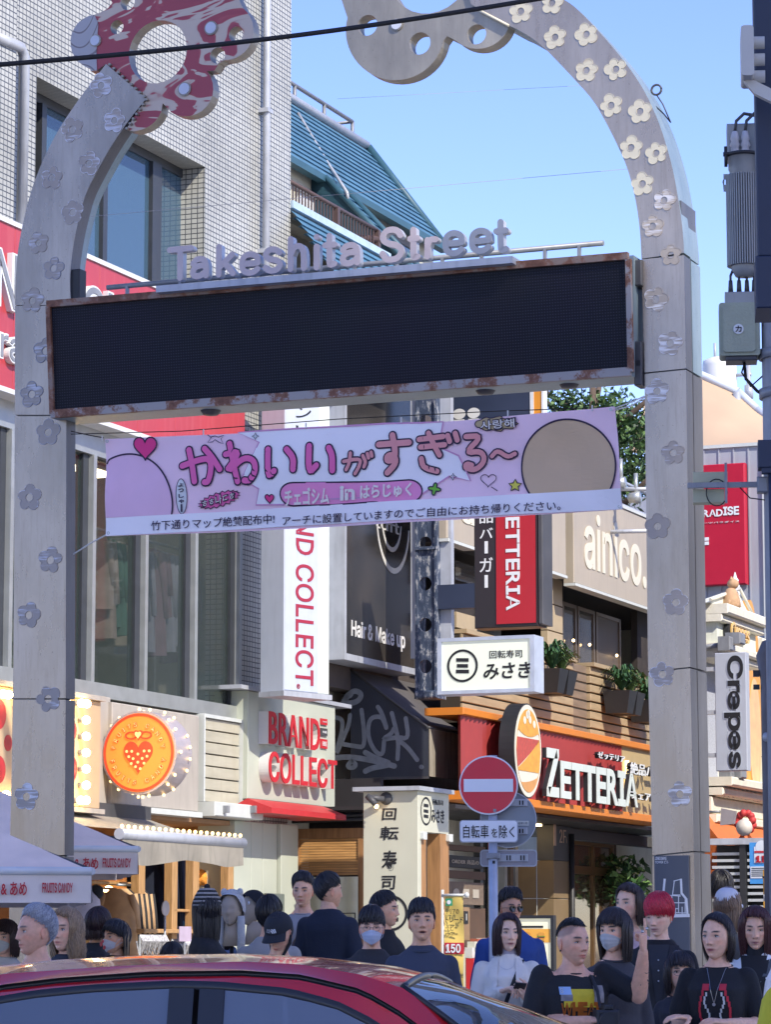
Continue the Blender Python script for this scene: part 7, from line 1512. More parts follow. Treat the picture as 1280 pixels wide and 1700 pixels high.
# ------------------------------------------------------------------ cloth banner
t=Thing('street_banner','pink and lilac cloth banner with bubbly pink Japanese lettering hung between the pillars','banner',G)
BY=-.12
bTL,bTR,bBR,bBL=[Vector(G.q(*p,BY)) for p in ((172,728),(1023,676),(1033,845),(176,890))]
def bxy(u,v):           # u right, v up
    sag=-.035*math.sin(math.pi*u)*1.0
    p=bBL.lerp(bBR,u).lerp(bTL.lerp(bTR,u),v); return (p.x,p.y+(sag if v>.5 else sag*.6)*(1))
def rip(x,z):
    e=abs(x)/2.2; return BY+.020*math.sin(x*2.1+z*3.3)+.010*math.sin(z*9-x*1.1)+.007*math.sin(x*6.3+1.)+.0035*math.sin(x*13+z*(11 if x>0 else -11))*(.4+e*e)
def uvof(px,py):
    s,z=G.q(px,py,BY); return s,z
BPK=mat('banner_pink',(.88,.62,.70),.75,var=.05,vscale=2,bump=.35,bscale=9); BLL=mat('banner_lilac',(.88,.84,.85),.75,var=.03,vscale=2,bump=.12,bscale=14)
mb=MB(BPK); mb.sm=True
mb.grid(lambda u,v:(lambda q:(q[0],rip(q[0],q[1]),q[1]))(bxy(u,v)),120,22); t.part('cloth',mb)
def patch(mb,loop,lift,m_,maxlen=.10):
    """a flat print that follows the cloth"""
    mb.m(m_); vs=[Vector((p[0],p[1])) for p in loop]; tr=geometry.tessellate_polygon([[Vector((p.x,p.y,0)) for p in vs]]); tris=[tuple(vs[i] for i in t_) for t_ in tr]
    out=[]
    while tris:
        a,b,c=tris.pop(); l=[(a-b).length,(b-c).length,(c-a).length]; k=l.index(max(l))
        if l[k]<maxlen: out.append((a,b,c)); continue
        if k==0: m=(a+b)/2; tris+=[(a,m,c),(m,b,c)]
        elif k==1: m=(b+c)/2; tris+=[(a,b,m),(a,m,c)]
        else: m=(c+a)/2; tris+=[(a,b,m),(m,b,c)]
    sm=mb.sm; mb.sm=True
    for a,b,c in out:
        if (b-a).cross(c-a)<0: b,c=c,b
        mb.add([(p.x,rip(p.x,p.y)-lift,p.y) for p in (a,b,c)],[(0,1,2)])
    mb.sm=sm
def pp(l): return [G.q(x,y,BY) for x,y in l]
def ribbon(mb,pts,w,lift,m_,closed=False,sm=2):
    mb.m(m_); P=pp(pts); P=smooth_open(P+([P[0]] if closed else []),sm); P=[Vector(p) for p in P]; b=len(mb.v)
    for i,p in enumerate(P):
        d=(P[min(i+1,len(P)-1)]-P[max(i-1,0)])
        if closed and i in (0,len(P)-1): d=P[1]-P[-2]
        d.normalize(); n_=Vector((-d.y,d.x))*w
        for q in (p+n_,p-n_): mb.v.append((q.x,rip(q.x,q.y)-lift,q.y))
    for i in range(len(P)-1): mb.F(b+2*i,b+2*i+1,b+2*i+3,b+2*i+2)
def lowline(x): return 860-(x-176)*.0575     # top of the pale lower strip
# pale burst area and lower strip
mb=MB(BLL)
burst=[(395,713),(432,735),(402,795),(430,812),(424,838),(470,838),(480,832),(700,822),(745,790),(780,798),(760,756),(728,742),(735,700),(700,702),(640,700),(560,706),(500,708),(470,712),(440,708)]
burst=[(x,max(y,728-(x-172)*.0611+4)) for x,y in burst]; patch(mb,pp(burst),.004,BLL,.16)
strip=[(176,890),(176.5,lowline(176))]+[(x,lowline(x)) for x in range(260,1030,90)]+[(1031,lowline(1031)),(1033,845)]+[(x,890-(x-176)*.0525) for x in range(960,200,-90)]
patch(mb,pp(strip),.0105,BLL,.08); t.part('pale_print',mb)
BOL=mat('banner_pink_line',(.62,.30,.48),.7,var=0); mb=MB(BOL)
ribbon(mb,burst,.007,.007,BOL,True,0); t.part('burst_outline',mb)
BINK=mat('banner_ink',(.03,.015,.045),.7,var=0)
# plain rounded colour areas at either end
BP2=mat('banner_soft_pink',(.78,.50,.64),.75,var=.03); BTAN=mat('banner_tan',(.62,.44,.27),.75,var=.03)
def ell(cx,cy,rx,ry,a0=0,a1=360,n=36): return [(cx+rx*math.cos(R(a0+(a1-a0)*i/n)),cy-ry*math.sin(R(a0+(a1-a0)*i/n))) for i in range(n+1)]
mb=MB(BP2); e=[(176,lowline(176)-1)]+ell(205,828,80,75,100,-20,20); e=[(175,770)]+[p for p in ell(212,835,74,82,118,-14,22)]+[(285,lowline(285)-1),(177,lowline(177)-1)]; patch(mb,pp(e),.006,BP2,.12); ribbon(mb,e[0:24],.007,.009,BINK)
t.part('pink_rounded_print',mb)
mb=MB(BTAN); e=[p for p in ell(944,775,79,78,216,-36,40)]
patch(mb,pp(e),.006,BTAN,.12); ribbon(mb,e,.007,.009,BINK); t.part('tan_rounded_print',mb)
# big lettering
P1_=mat('banner_hot_pink',(.80,.14,.38),.7,var=0); P2_=mat('banner_salmon',(.74,.30,.30),.7,var=0)
def bt(mb,tx,x0,y0,x1,y1,off_o,off_i,mi,mo=None,lift=.017,rot=0,slope=0,shear=0,keep=False):
    a=G.q(x0,y1,BY); b=G.q(x1,y0,BY)
    f=lambda L_:(lambda X,Y,Z:(X,rip(X,Z)-L_+Y,Z))
    k=(b[1]-a[1])
    if off_o is not None: mb.m(mo or BINK); text(mb,tx,a[0]-.012,b[0]+.012,a[1]-.012,b[1]+.012,0,.002,off=off_o,mapf=f(lift),slope=-slope,rot=rot,shear=shear)
    mb.m(mi); text(mb,tx,a[0],b[0],a[1],b[1],0,.002,off=off_i,mapf=f(lift+.004),slope=-slope,rot=rot,shear=shear)
def blob(mb,pts,w,lift,m_):
    mb.m(m_); P=[Vector(p) for p in (smooth_open(pp(pts),2) if len(pts)>2 else pp(pts))]
    if len(P)==2: P=[P[0].lerp(P[1],k/4) for k in range(5)]
    b=len(mb.v)
    for i,p in enumerate(P):
        d=(P[min(i+1,len(P)-1)]-P[max(i-1,0)]).normalized(); n_=Vector((-d.y,d.x))*w
        for q in (p+n_,p-n_): mb.v.append((q.x,rip(q.x,q.y)-lift,q.y))
    for i in range(len(P)-1): mb.F(b+2*i,b+2*i+1,b+2*i+3,b+2*i+2)
    for k_,p in enumerate(P):
        if k_%2 and k_!=len(P)-1: continue
        k=len(mb.v); mb.v.extend([(p.x+w*math.cos(a*.5236),rip(p.x,p.y)-lift-.0002-.00005*k_,p.y+w*math.sin(a*.5236)) for a in range(12)]); mb.F(*range(k,k+12))
C5=lambda l:[(150+x/2.723,660+y/2.723) for x,y in l]; C6=lambda l:[(600+x/2.667,640+y/2.667) for x,y in l]; C7=lambda l:[(440+x/3.4,640+y/3.4) for x,y in l]
BIG=[(P1_,.024,[C5(l) for l in ([(418,310),(490,283),(540,275),(550,320),(535,383),(518,383)],[(448,238),(462,300),(472,380)],[(518,232),(552,270),(588,325)])]),
(P1_,.024,[C5(l) for l in ([(632,210),(652,300),(668,380)],[(615,258),(685,243),(628,322)],[(640,325),(700,272),(748,285),(755,335),(722,380),(700,376)])]),
(P1_,.024,[C5(l) for l in ([(812,238),(812,368),(840,335)],[(898,238),(930,275),(926,328)])]),(P1_,.024,[C5(l) for l in ([(998,222),(996,348),(1030,310)],[(1085,230),(1102,265),(1100,332)])]),
(P2_,.014,[C7(l) for l in ([(452,432),(548,414),(542,455),(515,500)],[(490,385),(485,440),(465,478)],[(560,400),(577,435),(566,462)],[(585,388),(592,412)],[(606,380),(611,402)])]),
(P2_,.024,[C6(l) for l in ([(82,264),(215,254)],[(142,222),(156,290),(150,330),(118,338),(120,312),(150,310),(160,345),(120,388)])]),
(P2_,.021,[C6(l) for l in ([(258,240),(362,226)],[(264,274),(368,262)],[(298,212),(325,270),(345,308)],[(268,325),(275,365),(335,380)],[(382,222),(390,248)],[(415,212),(424,242)])]),
(P2_,.021,[C6(l) for l in ([(462,226),(535,222),(455,300),(530,288),(545,335),(500,376),(455,362),(462,345),(485,352)],)]),(P2_,.017,[C6(l) for l in ([(575,312),(600,285),(645,318),(678,302)],)])]
for c_,w_,gl in BIG:
    mb=MB(BINK)
    for i,l in enumerate(gl): blob(mb,l,w_+.012,.010+.0003*i,BINK)
    for i,l in enumerate(gl): blob(mb,l,w_,.013+.0003*i,c_)
    t.part('big_character',mb)
# pill and small text
pill=[p for p in ell(488,821,22,19,90,270,14)]+[(560,838),(620,834)]+[p for p in ell(680,816,22,19,-90,90,14)]+[(640,800),(560,801)]
mb=MB(P1_); patch(mb,pp(pill),.007,mat('banner_pill_pink',(.82,.28,.52),.7,var=0),.12); ribbon(mb,pill,.006,.009,BINK,True,0); t.part('pill_print',mb)
mb=MB(BINK); PLT=mat('banner_pale_text',(.80,.74,.66),.7,var=0)
bt(mb,'チェゴシム',474,808,548,841,None,.03,PLT); bt(mb,'in',566,806,591,832,None,.03,PLT); bt(mb,'はらじゅく',600,801,686,830,None,.03,PLT); t.part('pill_text',mb)
mb=MB(BINK); bt(mb,'竹下通りマップ絶賛配布中!',251,853,456,881,None,.004,BINK); t.part('small_lettering',mb); mb=MB(BINK); bt(mb,'アーチに設置していますのでご自由にお持ち帰りください。',470,831,931,873,None,.004,BINK); t.part('small_lettering',mb)
# stickers and doodles
mb=MB(mat('banner_ochre',(.50,.38,.20),.7,var=0)); cl=[(792+35*(1+math.cos(R(a)))*(1+.06*math.cos(R(a*9)))-4,704-11*math.sin(R(a))*(1+.16*math.cos(R(a*9)))) for a in range(0,360,8)]; patch(mb,pp(cl),.007,mat('banner_ochre',(.5,.38,.2)),.1); ribbon(mb,cl,.004,.009,BINK,True,0); bt(mb,'사랑해',798,696,856,714,.05,.01,PLT); t.part('cloud_print',mb)
mb=MB(P1_); cl=[(363+33*math.cos(R(a))*(1+.07*(1 if k%2 else -1)),829-11*math.sin(R(a))*(1+.15*(1 if k%2 else -1))-.28*33*math.cos(R(a))) for k,a in enumerate(range(0,360,9))]; patch(mb,pp(cl),.007,P1_,.1); ribbon(mb,cl,.004,.009,BINK,True,0); bt(mb,'ㅎㅎ나ㄷㅎ',336,821,388,838,.05,.0,PLT,slope=-.2); t.part('zigzag_print',mb)
def hrt(cx,cy,w,h): 
    return [(cx+16*math.sin(a)**3/17*w,cy-(13*math.cos(a)-5*math.cos(2*a)-2*math.cos(3*a)-math.cos(4*a)+2.5)/15*h) for a in np.linspace(0,2*math.pi,32)[:-1]]
for cx,cy,w_,h_,m_ in ((240,745,21,20,mat('banner_heart',(.78,.04,.22),.7,var=0)),(448,829,8,8,mat('banner_heart',(.78,.04,.22)))):
    mb=MB(m_); patch(mb,pp(hrt(cx,cy,w_,h_)),.010,m_,.1); ribbon(mb,hrt(cx,cy,w_,h_),.004 if w_<10 else .006,.012,BINK,True,0); t.part('heart_print',mb)
def star(cx,cy,r,n=5,k=.5,a0=90): return [(cx+(r if i%2==0 else r*k)*math.cos(R(a0+i*180/n)),cy-(r if i%2==0 else r*k)*math.sin(R(a0+i*180/n))) for i in range(2*n)]
mb=MB(BINK); m_=mat('banner_yellow',(.68,.62,.08),.7,var=0); patch(mb,pp(star(855,806,11)),.008,m_); ribbon(mb,star(855,806,11),.005,.010,BINK,True,0); t.part('star_print',mb)
mb=MB(BINK); m_=mat('banner_green',(.16,.48,.04),.7,var=0); cl=[(722+10*(.75+.3*math.cos(4*a+.6))*math.cos(a),812-10*(.75+.3*math.cos(4*a+.6))*math.sin(a)) for a in np.linspace(0,6.283,40)[:-1]]; patch(mb,pp(cl),.008,m_); ribbon(mb,cl,.005,.010,BINK,True,0); t.part('clover_print',mb)
mb=MB(BINK)
for cx,cy,r in ((751,791,6),(426,725,6)): s_=star(cx,cy,r,4,.4); patch(mb,pp(s_),.008,LW); ribbon(mb,s_,.003,.010,BINK,True,0)
ribbon(mb,hrt(810,798,14,11)[:],.003,.009,BINK,True,0); ribbon(mb,[(815,808),(826,815)],.003,.009,BINK,False,0)
ribbon(mb,[(345,722),(351,727),(345,735),(353,734),(357,730),(363,734),(371,737),(367,729),(372,723),(363,726),(357,724),(350,726)],.003,.009,BINK,True,0)
ribbon(mb,[p for p in ell(301,824,9,29,0,360,24)],.003,.009,BINK,True,0); t.part('doodles',mb)
mb=MB(BINK); patch(mb,pp(ell(301,824,8.5,28,0,360,20)),.007,LW,.12)
for k,ch in enumerate('よっしゃ'): bt(mb,ch,297,802+k*9,306,809+k*9,None,.03,BINK,slope=0)
bt(mb,'｜',300,837,303,850,None,.03,BINK,slope=0); t.part('speech_print',mb)
# hem, eyelets and ropes
ROPE=mat('pale_rope',(.62,.62,.6),.8,var=.05); mb=MB(ROPE)
for px,u in ((172,0),(340,.2),(510,.4),(668,.585),(845,.79),(985,.955)): 
    a=Vector(G.q(px,728-(px-172)*.0611+2,BY)); mb.box(a.x-.004,a.x+.004,BY-.03,BY-.02,a.y-.015,a.y+.03)
t.part('cable_ties',mb)
def rope(l,r=.006,m_=ROPE):
    mb=MB(m_); mb.tube([(G.q(x,y,yy)[0],yy,G.q(x,y,yy)[1]) for x,y,yy in l],r,6); t.part('rope',mb)
rope([(1021,678,BY),(1048,668,-.05),(1070,658,.0)]); rope([(1021,681,BY),(1048,674,-.05),(1070,660,.0)]); rope([(176,888,BY),(150,902,-.03),(122,920,.02)]); rope([(118,716,.0),(145,722,-.05),(172,727,BY)],.005,RUBBER)
rope([(118,721,.0),(300,716,.0),(560,696,.0),(820,683,.0),(1021,676,BY)],.004,RUBBER)
for (x,y) in ((176,732),(1017,681),(180,885),(1028,841)): c=G.q(x,y,BY); mb=MB(ALU); mb.disc(c[0],c[1],.014,rip(*c)-.012,rip(*c)-.009,12,hole=.006); t.part('eyelet',mb)
t.done()
# ------------------------------------------------------------------ out of view: cream shops opposite and a slab added for its shade
def block(name,label,fr,x0,x1,y0,y1,z0,z1,colr,faces=('y0',),step=3.6,group=None,parts=None):
    t=Thing(name,label,'building',fr)
    WM=mat('facade_%s'%name,colr,.7,var=.06,vscale=.5); mb=MB(WM); mb.box(x0,x1,y0,y1,z0,z1)
    if parts: 
        for p in parts: mb.box(*p)
    t.part('wall',mb)
    mb=MB(GLD)
    def rows(a0,a1,fn):
        n=max(1,int((a1-a0)/3.2)); m=max(1,int((z1-z0-1)/step))
        for i in range(n):
            for j in range(m):
                u0=a0+(a1-a0)*(i+.15)/n; u1=a0+(a1-a0)*(i+.85)/n; w0_=z0+1+j*step; fn(u0,u1,w0_,w0_+step*.55)
    if 'x1' in faces: rows(y0,y1,lambda a,b,c,d:mb.box(x1-.1,x1+.02,a,b,c,d))
    if 'x0' in faces: rows(y0,y1,lambda a,b,c,d:mb.box(x0-.02,x0+.1,a,b,c,d))
    if 'y1' in faces: rows(x0,x1,lambda a,b,c,d:mb.box(a,b,y1-.1,y1+.02,c,d))
    t.part('window_rows',mb,stuff=True); t.done()
block('shade_slab','unseen tall pale slab added behind the camera to shade the gate and crowd',F1,-46,-34,-52.5,-26,0,50.6,(.68,.65,.62),('x1',),parts=[(-46,-34,-49.3,-26,50.6,58)])  # unseen block, added and stepped so its shadow covers gate and crowd
block('opposite_shops','three storey cream building on the other side of the shopping street, outside the photo',F1,9,40,-20,-9.5,0,10,(.62,.58,.50),('y1','x0'))
# ------------------------------------------------------------------ people
def skin_fn(n,b):
    L=n.links.new; a=ND(n,'VertexColor'); a.layer_name='tint'; tc=ND(n,'TexCoord'); no=ND(n,'TexNoise',i_Scale=45.,i_Detail=4.); L(tc.outputs['Object'],no.inputs['Vector'])
    r=ramp(n,[(.3,(.88,.86,.85)),(.7,(1.06,1.05,1.05))]); L(no.outputs['Fac'],r.inputs[0]); m=ND(n,'MixRGB',blend_type='MULTIPLY'); m.inputs[0].default_value=1; L(a.outputs['Color'],m.inputs[1]); L(r.outputs[0],m.inputs[2]); L(m.outputs[0],b.inputs['Base Color'])
    b.inputs['Roughness'].default_value=.48; b.inputs['Subsurface Weight'].default_value=.12; b.inputs['Subsurface Radius'].default_value=(.5,.2,.1); b.inputs['Subsurface Scale'].default_value=.015
SKIN=node_mat('skin',skin_fn)
def head_base(D,off=0.):
    """smooth head surface for unit directions D (n,3); face towards -Y"""
    dx,dy,dz=D[:,0],D[:,1],D[:,2]; t=np.clip(-dz,0,1)
    x=(.074+off)*dx*(1-.26*t**1.6); y=(.094+off)*dy*np.where(dy>0,1-.32*t,1-.06*t); z=(.118+off)*dz
    y=y-.040*t**2.2; y=y+np.where(dy>0,.008*np.clip(dz,0,1),0)
    return np.stack([x,y,z],1)
def G2(x,s): return np.exp(-(x/s)**2)
def head_full(D,fem=0.,mouth=0.,wide=1.):
    P=head_base(D); x,y,z=P[:,0],P[:,1],P[:,2]; fr=np.clip((-D[:,1]-.05)/.3,0,1); ax=np.abs(x); d=np.zeros(len(x))
    tt=np.clip((.020-z)/.056,0,1); nh=(.002+(.019-.004*fem)*tt**1.15)*np.where(z<-.036,G2(z+.036,.0055),1)*np.clip((.034-z)/.012,0,1); nw=.0075+.0055*tt
    d+=nh*G2(x,nw)*np.clip((.034-z)/.01,0,1)
    d+=.006*G2(ax-.0125,.006)*G2(z+.037,.006)
    d-=.0095*G2(ax-.031,.017)*G2(z-.001,.0125)
    d+=(.005-.003*fem)*G2(ax-.026,.022)*G2(z-.0235,.008)
    d+=.004*G2(ax-.043,.017)*G2(z+.020,.018)
    mw=.021
    d+=.0045*G2(x,mw)*G2(z+.0625,.0045)+.0055*G2(x,mw*.85)*G2(z+.0745,.0055)-.0045*G2(x,mw*1.1)*G2(z+.068,.0022)
    if mouth>0: d-=mouth*.012*G2(x,.016)*G2(z+.072,.006)
    d+=.006*G2(x,.017)*G2(z+.101,.012)-.003*G2(x,.02)*G2(z+.087,.006)
    P[:,1]-=d*fr; P[:,0]*=wide; return P
def build_head(mb,tone,fem,brow,lips,mouth=0.,stub=0.,wide=1.,shave=None):
    NU,NV=72,88; u=np.arange(NU)/NU*2*np.pi-np.pi; az=u-.55*np.sin(u); v=np.linspace(0,1,NV); el=-np.pi/2+np.pi*v; el=el+.16*np.sin(2*np.pi*v*1.)*0
    A,E=np.meshgrid(az,el); D=np.stack([np.cos(E)*np.sin(A),-np.cos(E)*np.cos(A),np.sin(E)],-1).reshape(-1,3)
    P=head_full(D,fem,mouth,wide); x,z=P[:,0],P[:,2]; ax=np.abs(x); fr=np.clip((-D[:,1]-.1)/.2,0,1); T=np.array(tone)
    C=np.tile(T,(len(P),1)); 
    def mix(w,c): 
        w=np.clip(w*fr,0,1)[:,None]; return C*(1-w)+np.array(c)*w
    C=mix(.45*G2(ax-.045,.02)*G2(z+.028,.018),T*np.array([1.05,.72,.68]))
    C=mix(.35*G2(x,.016)*G2(z+.034,.01),T*np.array([1.03,.75,.72]))
    if stub: C=mix(stub*np.clip((-.045-z)/.02,0,1)*np.clip(1-ax/.09,0,1),T*.55)
    C=mix(.8*G2(ax-.031,.018)*G2(z-.002,.011),T*.62)  # eye sockets darkened in the skin colour, standing in for shade
    C=mix(1.3*G2(x,.0235)**1.3*np.clip(1.25*G2(z+.0685,.0095)**2,0,1),lips)
    C=mix(.9*G2(x,.021)*G2(z+.0683,.0022),[.10,.03,.03])
    if mouth: C=mix(2*mouth*G2(x,.015)*G2(z+.071,.005),[.05,.015,.015])
    C=mix(.8*G2(ax-.011,.0035)*G2(z+.0425,.0028),T*.25)
    bx=np.clip(1-((ax-.031)/.021)**2,0,1); C=mix(1.9*bx*G2(z-(.0225+.003*(1-((ax-.036)/.024)**2)),.0034+.001*(1-fem)),brow)
    if shave is not None:
        w=np.clip((z-.022-.03*np.clip(-D[:,1],0,1))/.012,0,1)*np.clip((D[:,1]+.75)/.2,0,1); C=C*(1-.55*w[:,None])+np.array(shave)*.55*w[:,None]
    b=len(mb.v); mb.v.extend(map(tuple,P)); mb.cols.extend([(*c,1) for c in C]); sm=mb.sm; mb.sm=True
    for j in range(NV-1):
        for i in range(NU):
            i2=(i+1)%NU; mb.F(b+j*NU+i,b+j*NU+i2,b+(j+1)*NU+i2,b+(j+1)*NU+i)
    # ears
    for s_ in (-1,1):
        k=len(mb.v); mb.ball((0,0,0),1,12,9); mb.cols.extend([(*(T*np.array([1.,.82,.78])),1)]*(len(mb.v)-k))
        for i in range(k,len(mb.v)):
            q=Vector(mb.v[i]); dip=.55*math.exp(-((q.y)**2+(q.z-.15)**2)/.35); X=.009*q.x*1.; X-=dip*.011*(1 if q.x>0 else 0)
            w_=Vector((X,q.y*.0165*(1 if q.z>-.2 else .75),q.z*.031)); w_=Matrix.Rotation(s_*.35,3,'Z')@Vector((w_.x*s_,w_.y,w_.z)); mb.v[i]=(s_*.0735*wide+w_.x,.010+w_.y,-.010+w_.z)
    mb.sm=sm
    return P
EYW=mat('eye_white',(.62,.58,.55),.25,var=0); EYI=mat('iris_brown',(.035,.015,.008),.15,var=0); LASH=mat('lash_dark',(.012,.009,.009),.6,var=0); EYB=mat('iris_grey',(.10,.13,.15),.15,var=0)
def eyes(mb,fem,wide=1.,look=(0,0),openk=1.,iris=None):
    D=np.array([[.42,-.9,.0]]); D/=np.linalg.norm(D)
    for s_ in (-1,1):
        # find surface y at (.031,0)
        best=None
        for a in np.linspace(.2,.7,40):
            P=head_full(np.array([[math.sin(a)*s_,-math.cos(a),.01]])/np.linalg.norm([math.sin(a),math.cos(a),.01]),fem)[0]
            if best is None or abs(abs(P[0])-.031)<abs(abs(best[0])-.031): best=P
        cx,cy=s_*.031*wide,best[1]
        mb.m(EYW); mb.ball((cx,cy+.0045,.001),1,14,9,(.0142,.0085,.0058*openk)); mb.m(iris or EYI); mb.ball((cx+look[0],cy-.0008,.001+look[1]),1,12,8,(.0056,.004,.0054*openk))
        mb.m(LASH); n=9; mb.tube([(cx+(k/(n-1)-.5)*.031,cy-.002-.003*math.sin(math.pi*k/(n-1)),.0012+.0062*openk*math.sin(math.pi*(.06+.88*k/(n-1)))) for k in range(n)],.0015 if not fem else .0019,5)
CROWN=np.array([0,.34,.94]); CROWN/=np.linalg.norm(CROWN); FV_=np.array([0,-.94,.34]); FV_/=np.linalg.norm(FV_); RV_=np.array([1.,0,0])
def hair_dir(ph,al): return CROWN*np.cos(al)[...,None]+np.sin(al)[...,None]*(FV_*np.cos(ph)[...,None]+RV_*np.sin(ph)[...,None])
def hair(colr,fr=70,sd=88,bk=118,hang=None,vol=.012,n=420,seed=0,wide=1.,part=0.,lock=.0055,curl=0.,tips=None,hangfrom=60,inward=.25,spike=0.):
    rn=np.random.RandomState(seed); n=int(n*1.4); lock*=.74; name='hair_%d_%d_%d_%d'%(int(colr[0]*999),int(colr[1]*999),int(colr[2]*999),int(bool(tips)))
    def hf(nd,b):
        L=nd.links.new; tc=ND(nd,'TexCoord'); mp=ND(nd,'Mapping'); mp.inputs['Scale'].default_value=(260,260,9); L(tc.outputs['Object'],mp.inputs[0]); a=ND(nd,'TexNoise',i_Scale=1.,i_Detail=3.); L(mp.outputs[0],a.inputs['Vector'])
        r=ramp(nd,[(.3,[c*(.72 if colr[0]<.15 else .5) for c in colr]),(.75,[min(1,c*1.4+.003) for c in colr])]); L(a.outputs['Fac'],r.inputs[0]); L(r.outputs[0],b.inputs['Base Color']); b.inputs['Roughness'].default_value=.38; b.inputs['Specular IOR Level'].default_value=.6
        bp=ND(nd,'Bump',i_Strength=.5,i_Distance=.003); L(a.outputs['Fac'],bp.inputs['Height']); L(bp.outputs[0],b.inputs['Normal'])
    M_=node_mat(name,hf); MT=mat(name+'_tip',tips,.5,var=.2) if tips else None
    asym=rn.uniform(-1,1)*(7 if hang is None else 3)
    def amax(ph):
        c=np.cos(ph); s=np.abs(np.sin(ph)); f=np.clip(c,0,1)**1.3; b_=np.clip(-c,0,1)**1.3; w=1-f-b_
        return np.radians(fr*f+bk*b_+sd*w+(asym*np.sin(ph*1.)+3*np.sin(ph*3+asym))*np.clip(c+.3,0,1)*(1 if fr<88 else .5))
    swp=rn.uniform(-.6,.6) if hang is None else rn.uniform(-.12,.12)
    def path(ph,a0,a1,off,m,hz,sw=0.):
        al=np.linspace(a0,a1,m); D=hair_dir(ph+sw*np.linspace(0,1,m)**1.4,al); P=head_base(D,0); nrm=D.copy(); prof=off*(.55+.6*np.sin(np.clip((al-.0)/1.9,0,1)*np.pi*.75)) if hang is not None else np.maximum(.0035,off*(1.3-1.05*np.clip(al/amax(np.array([ph]))[0],0,1)**(2.2 if math.cos(ph)<.5 else 4)))
        P=P+nrm*prof[:,None]; P[:,0]*=wide
        if hz is not None and P[-1,2]>hz:
            e=P[-1].copy(); k=6; Q=[]
            for j in range(1,k+1):
                t_=j/k; q=e.copy(); q[2]=e[2]+(hz-e[2])*t_; q[0]=e[0]*(1-inward*t_**2*.55)+curl*.02*math.sin(t_*9+ph*7); q[1]=e[1]*(1-inward*t_**2*.3)+.012*t_; Q.append(q)
            P=np.vstack([P,Q])
        return P
    mb=MB(M_); mb.sm=True
    # under-cap
    NP=48; phs=np.linspace(0,2*np.pi,NP+1)[:-1]; rows=[]
    def is_h(ph): return hang is not None and abs(math.degrees(math.atan2(math.sin(ph),math.cos(ph))))>hangfrom
    L_=max(16,1)
    allp=[]
    for ph in phs:
        P=path(ph,.0,amax(np.array([ph]))[0]-.03,vol*.72,12,None)
        if hang is not None:
            h_=is_h(ph); e=P[-1].copy(); Q=[]
            for j in range(1,7):
                t_=j/6; q=e.copy()
                if h_: q[2]=e[2]+(hang-e[2])*t_*.93; q[0]=e[0]*(1-inward*t_**2*.55); q[1]=e[1]*(1-inward*t_**2*.3)+.012*t_
                Q.append(q)
            P=np.vstack([P,Q])
        allp.append(P)
    b=len(mb.v); m=len(allp[0])
    for P in allp: mb.v.extend(map(tuple,P))
    for i in range(NP):
        i2=(i+1)%NP
        for j in range(m-1): mb.F(b+i*m+j,b+i*m+j+1,b+i2*m+j+1,b+i2*m+j)
    # locks
    for k in range(n):
        ph=rn.uniform(0,2*np.pi); am=amax(np.array([ph]))[0]*(1+(rn.uniform(-.22,.07) if hang is None else rn.uniform(-.08,.05))); a0=am*rn.uniform(.0,.72)**1.0; h_=hang+rn.uniform(-.015,.02) if is_h(ph) else None
        a1=am if h_ is None else am; ph2=ph+rn.uniform(-.12,.12)
        P=path(ph2-swp,a0,a1,vol*rn.uniform(.7,1.3),7,h_,swp+rn.uniform(-.22,.22)*(1 if hang is None else .4))
        tw=rn.uniform(-.15,.15)*(1+2*spike); P[:,0]+=np.linspace(0,tw*.03,len(P)); 
        if spike: P+=np.outer(np.linspace(0,1,len(P))**2,hair_dir(np.array([ph2]),np.array([am*.9]))[0]*spike*.02*rn.uniform(.2,1))
        w0=lock*rn.uniform(.7,1.3); rr=[w0*min(1,.45+1.5*j/len(P))*(1-.8*max(0,(j/(len(P)-1)-.6)/.4)) for j in range(len(P))]
        if tips is not None: mb.m(MT if rn.rand()<.6 and h_ is not None else M_)
        mb.tube([tuple(q) for q in P],rr,4,cap=False)
    for i in range(len(mb.fs)): mb.fs[i]=True
    return mb
def face_mask(colr,fem,name='mask'):
    m_=mat(name+'_cloth_%d'%int(colr[0]*99+colr[2]*9),colr,.85,var=.05,bump=.2,bscale=60); mb=MB(m_); mb.sm=True; NA,NE=22,12
    def P(u,v):
        a=(u-.5)*2*R(64); z0=-.104+.03*abs(u-.5)*2; z1=-.012-.028*(abs(u-.5)*2)**1.5; z=z0+(z1-z0)*v; el=math.asin(max(-.97,min(.97,z/.118)))
        p=head_base(np.array([[math.cos(el)*math.sin(a),-math.cos(el)*math.cos(a),math.sin(el)]]),.006)[0]; bump=.017*math.exp(-((u-.5)/.22)**2)*math.exp(-((v-.55)/.45)**2)+.0022*math.sin(v*22)
        return (p[0],p[1]-bump-.003,p[2])
    mb.grid(P,NA,NE,flip=False)
    for s_ in (-1,1):
        for v in (.1,.9):
            p=P(.5+.5*s_,v); mb.tube([p,(s_*.070,-.03,-.02 if v>.5 else -.055),(s_*.078,.012,.005 if v>.5 else -.03)],.0014,5)
    return mb
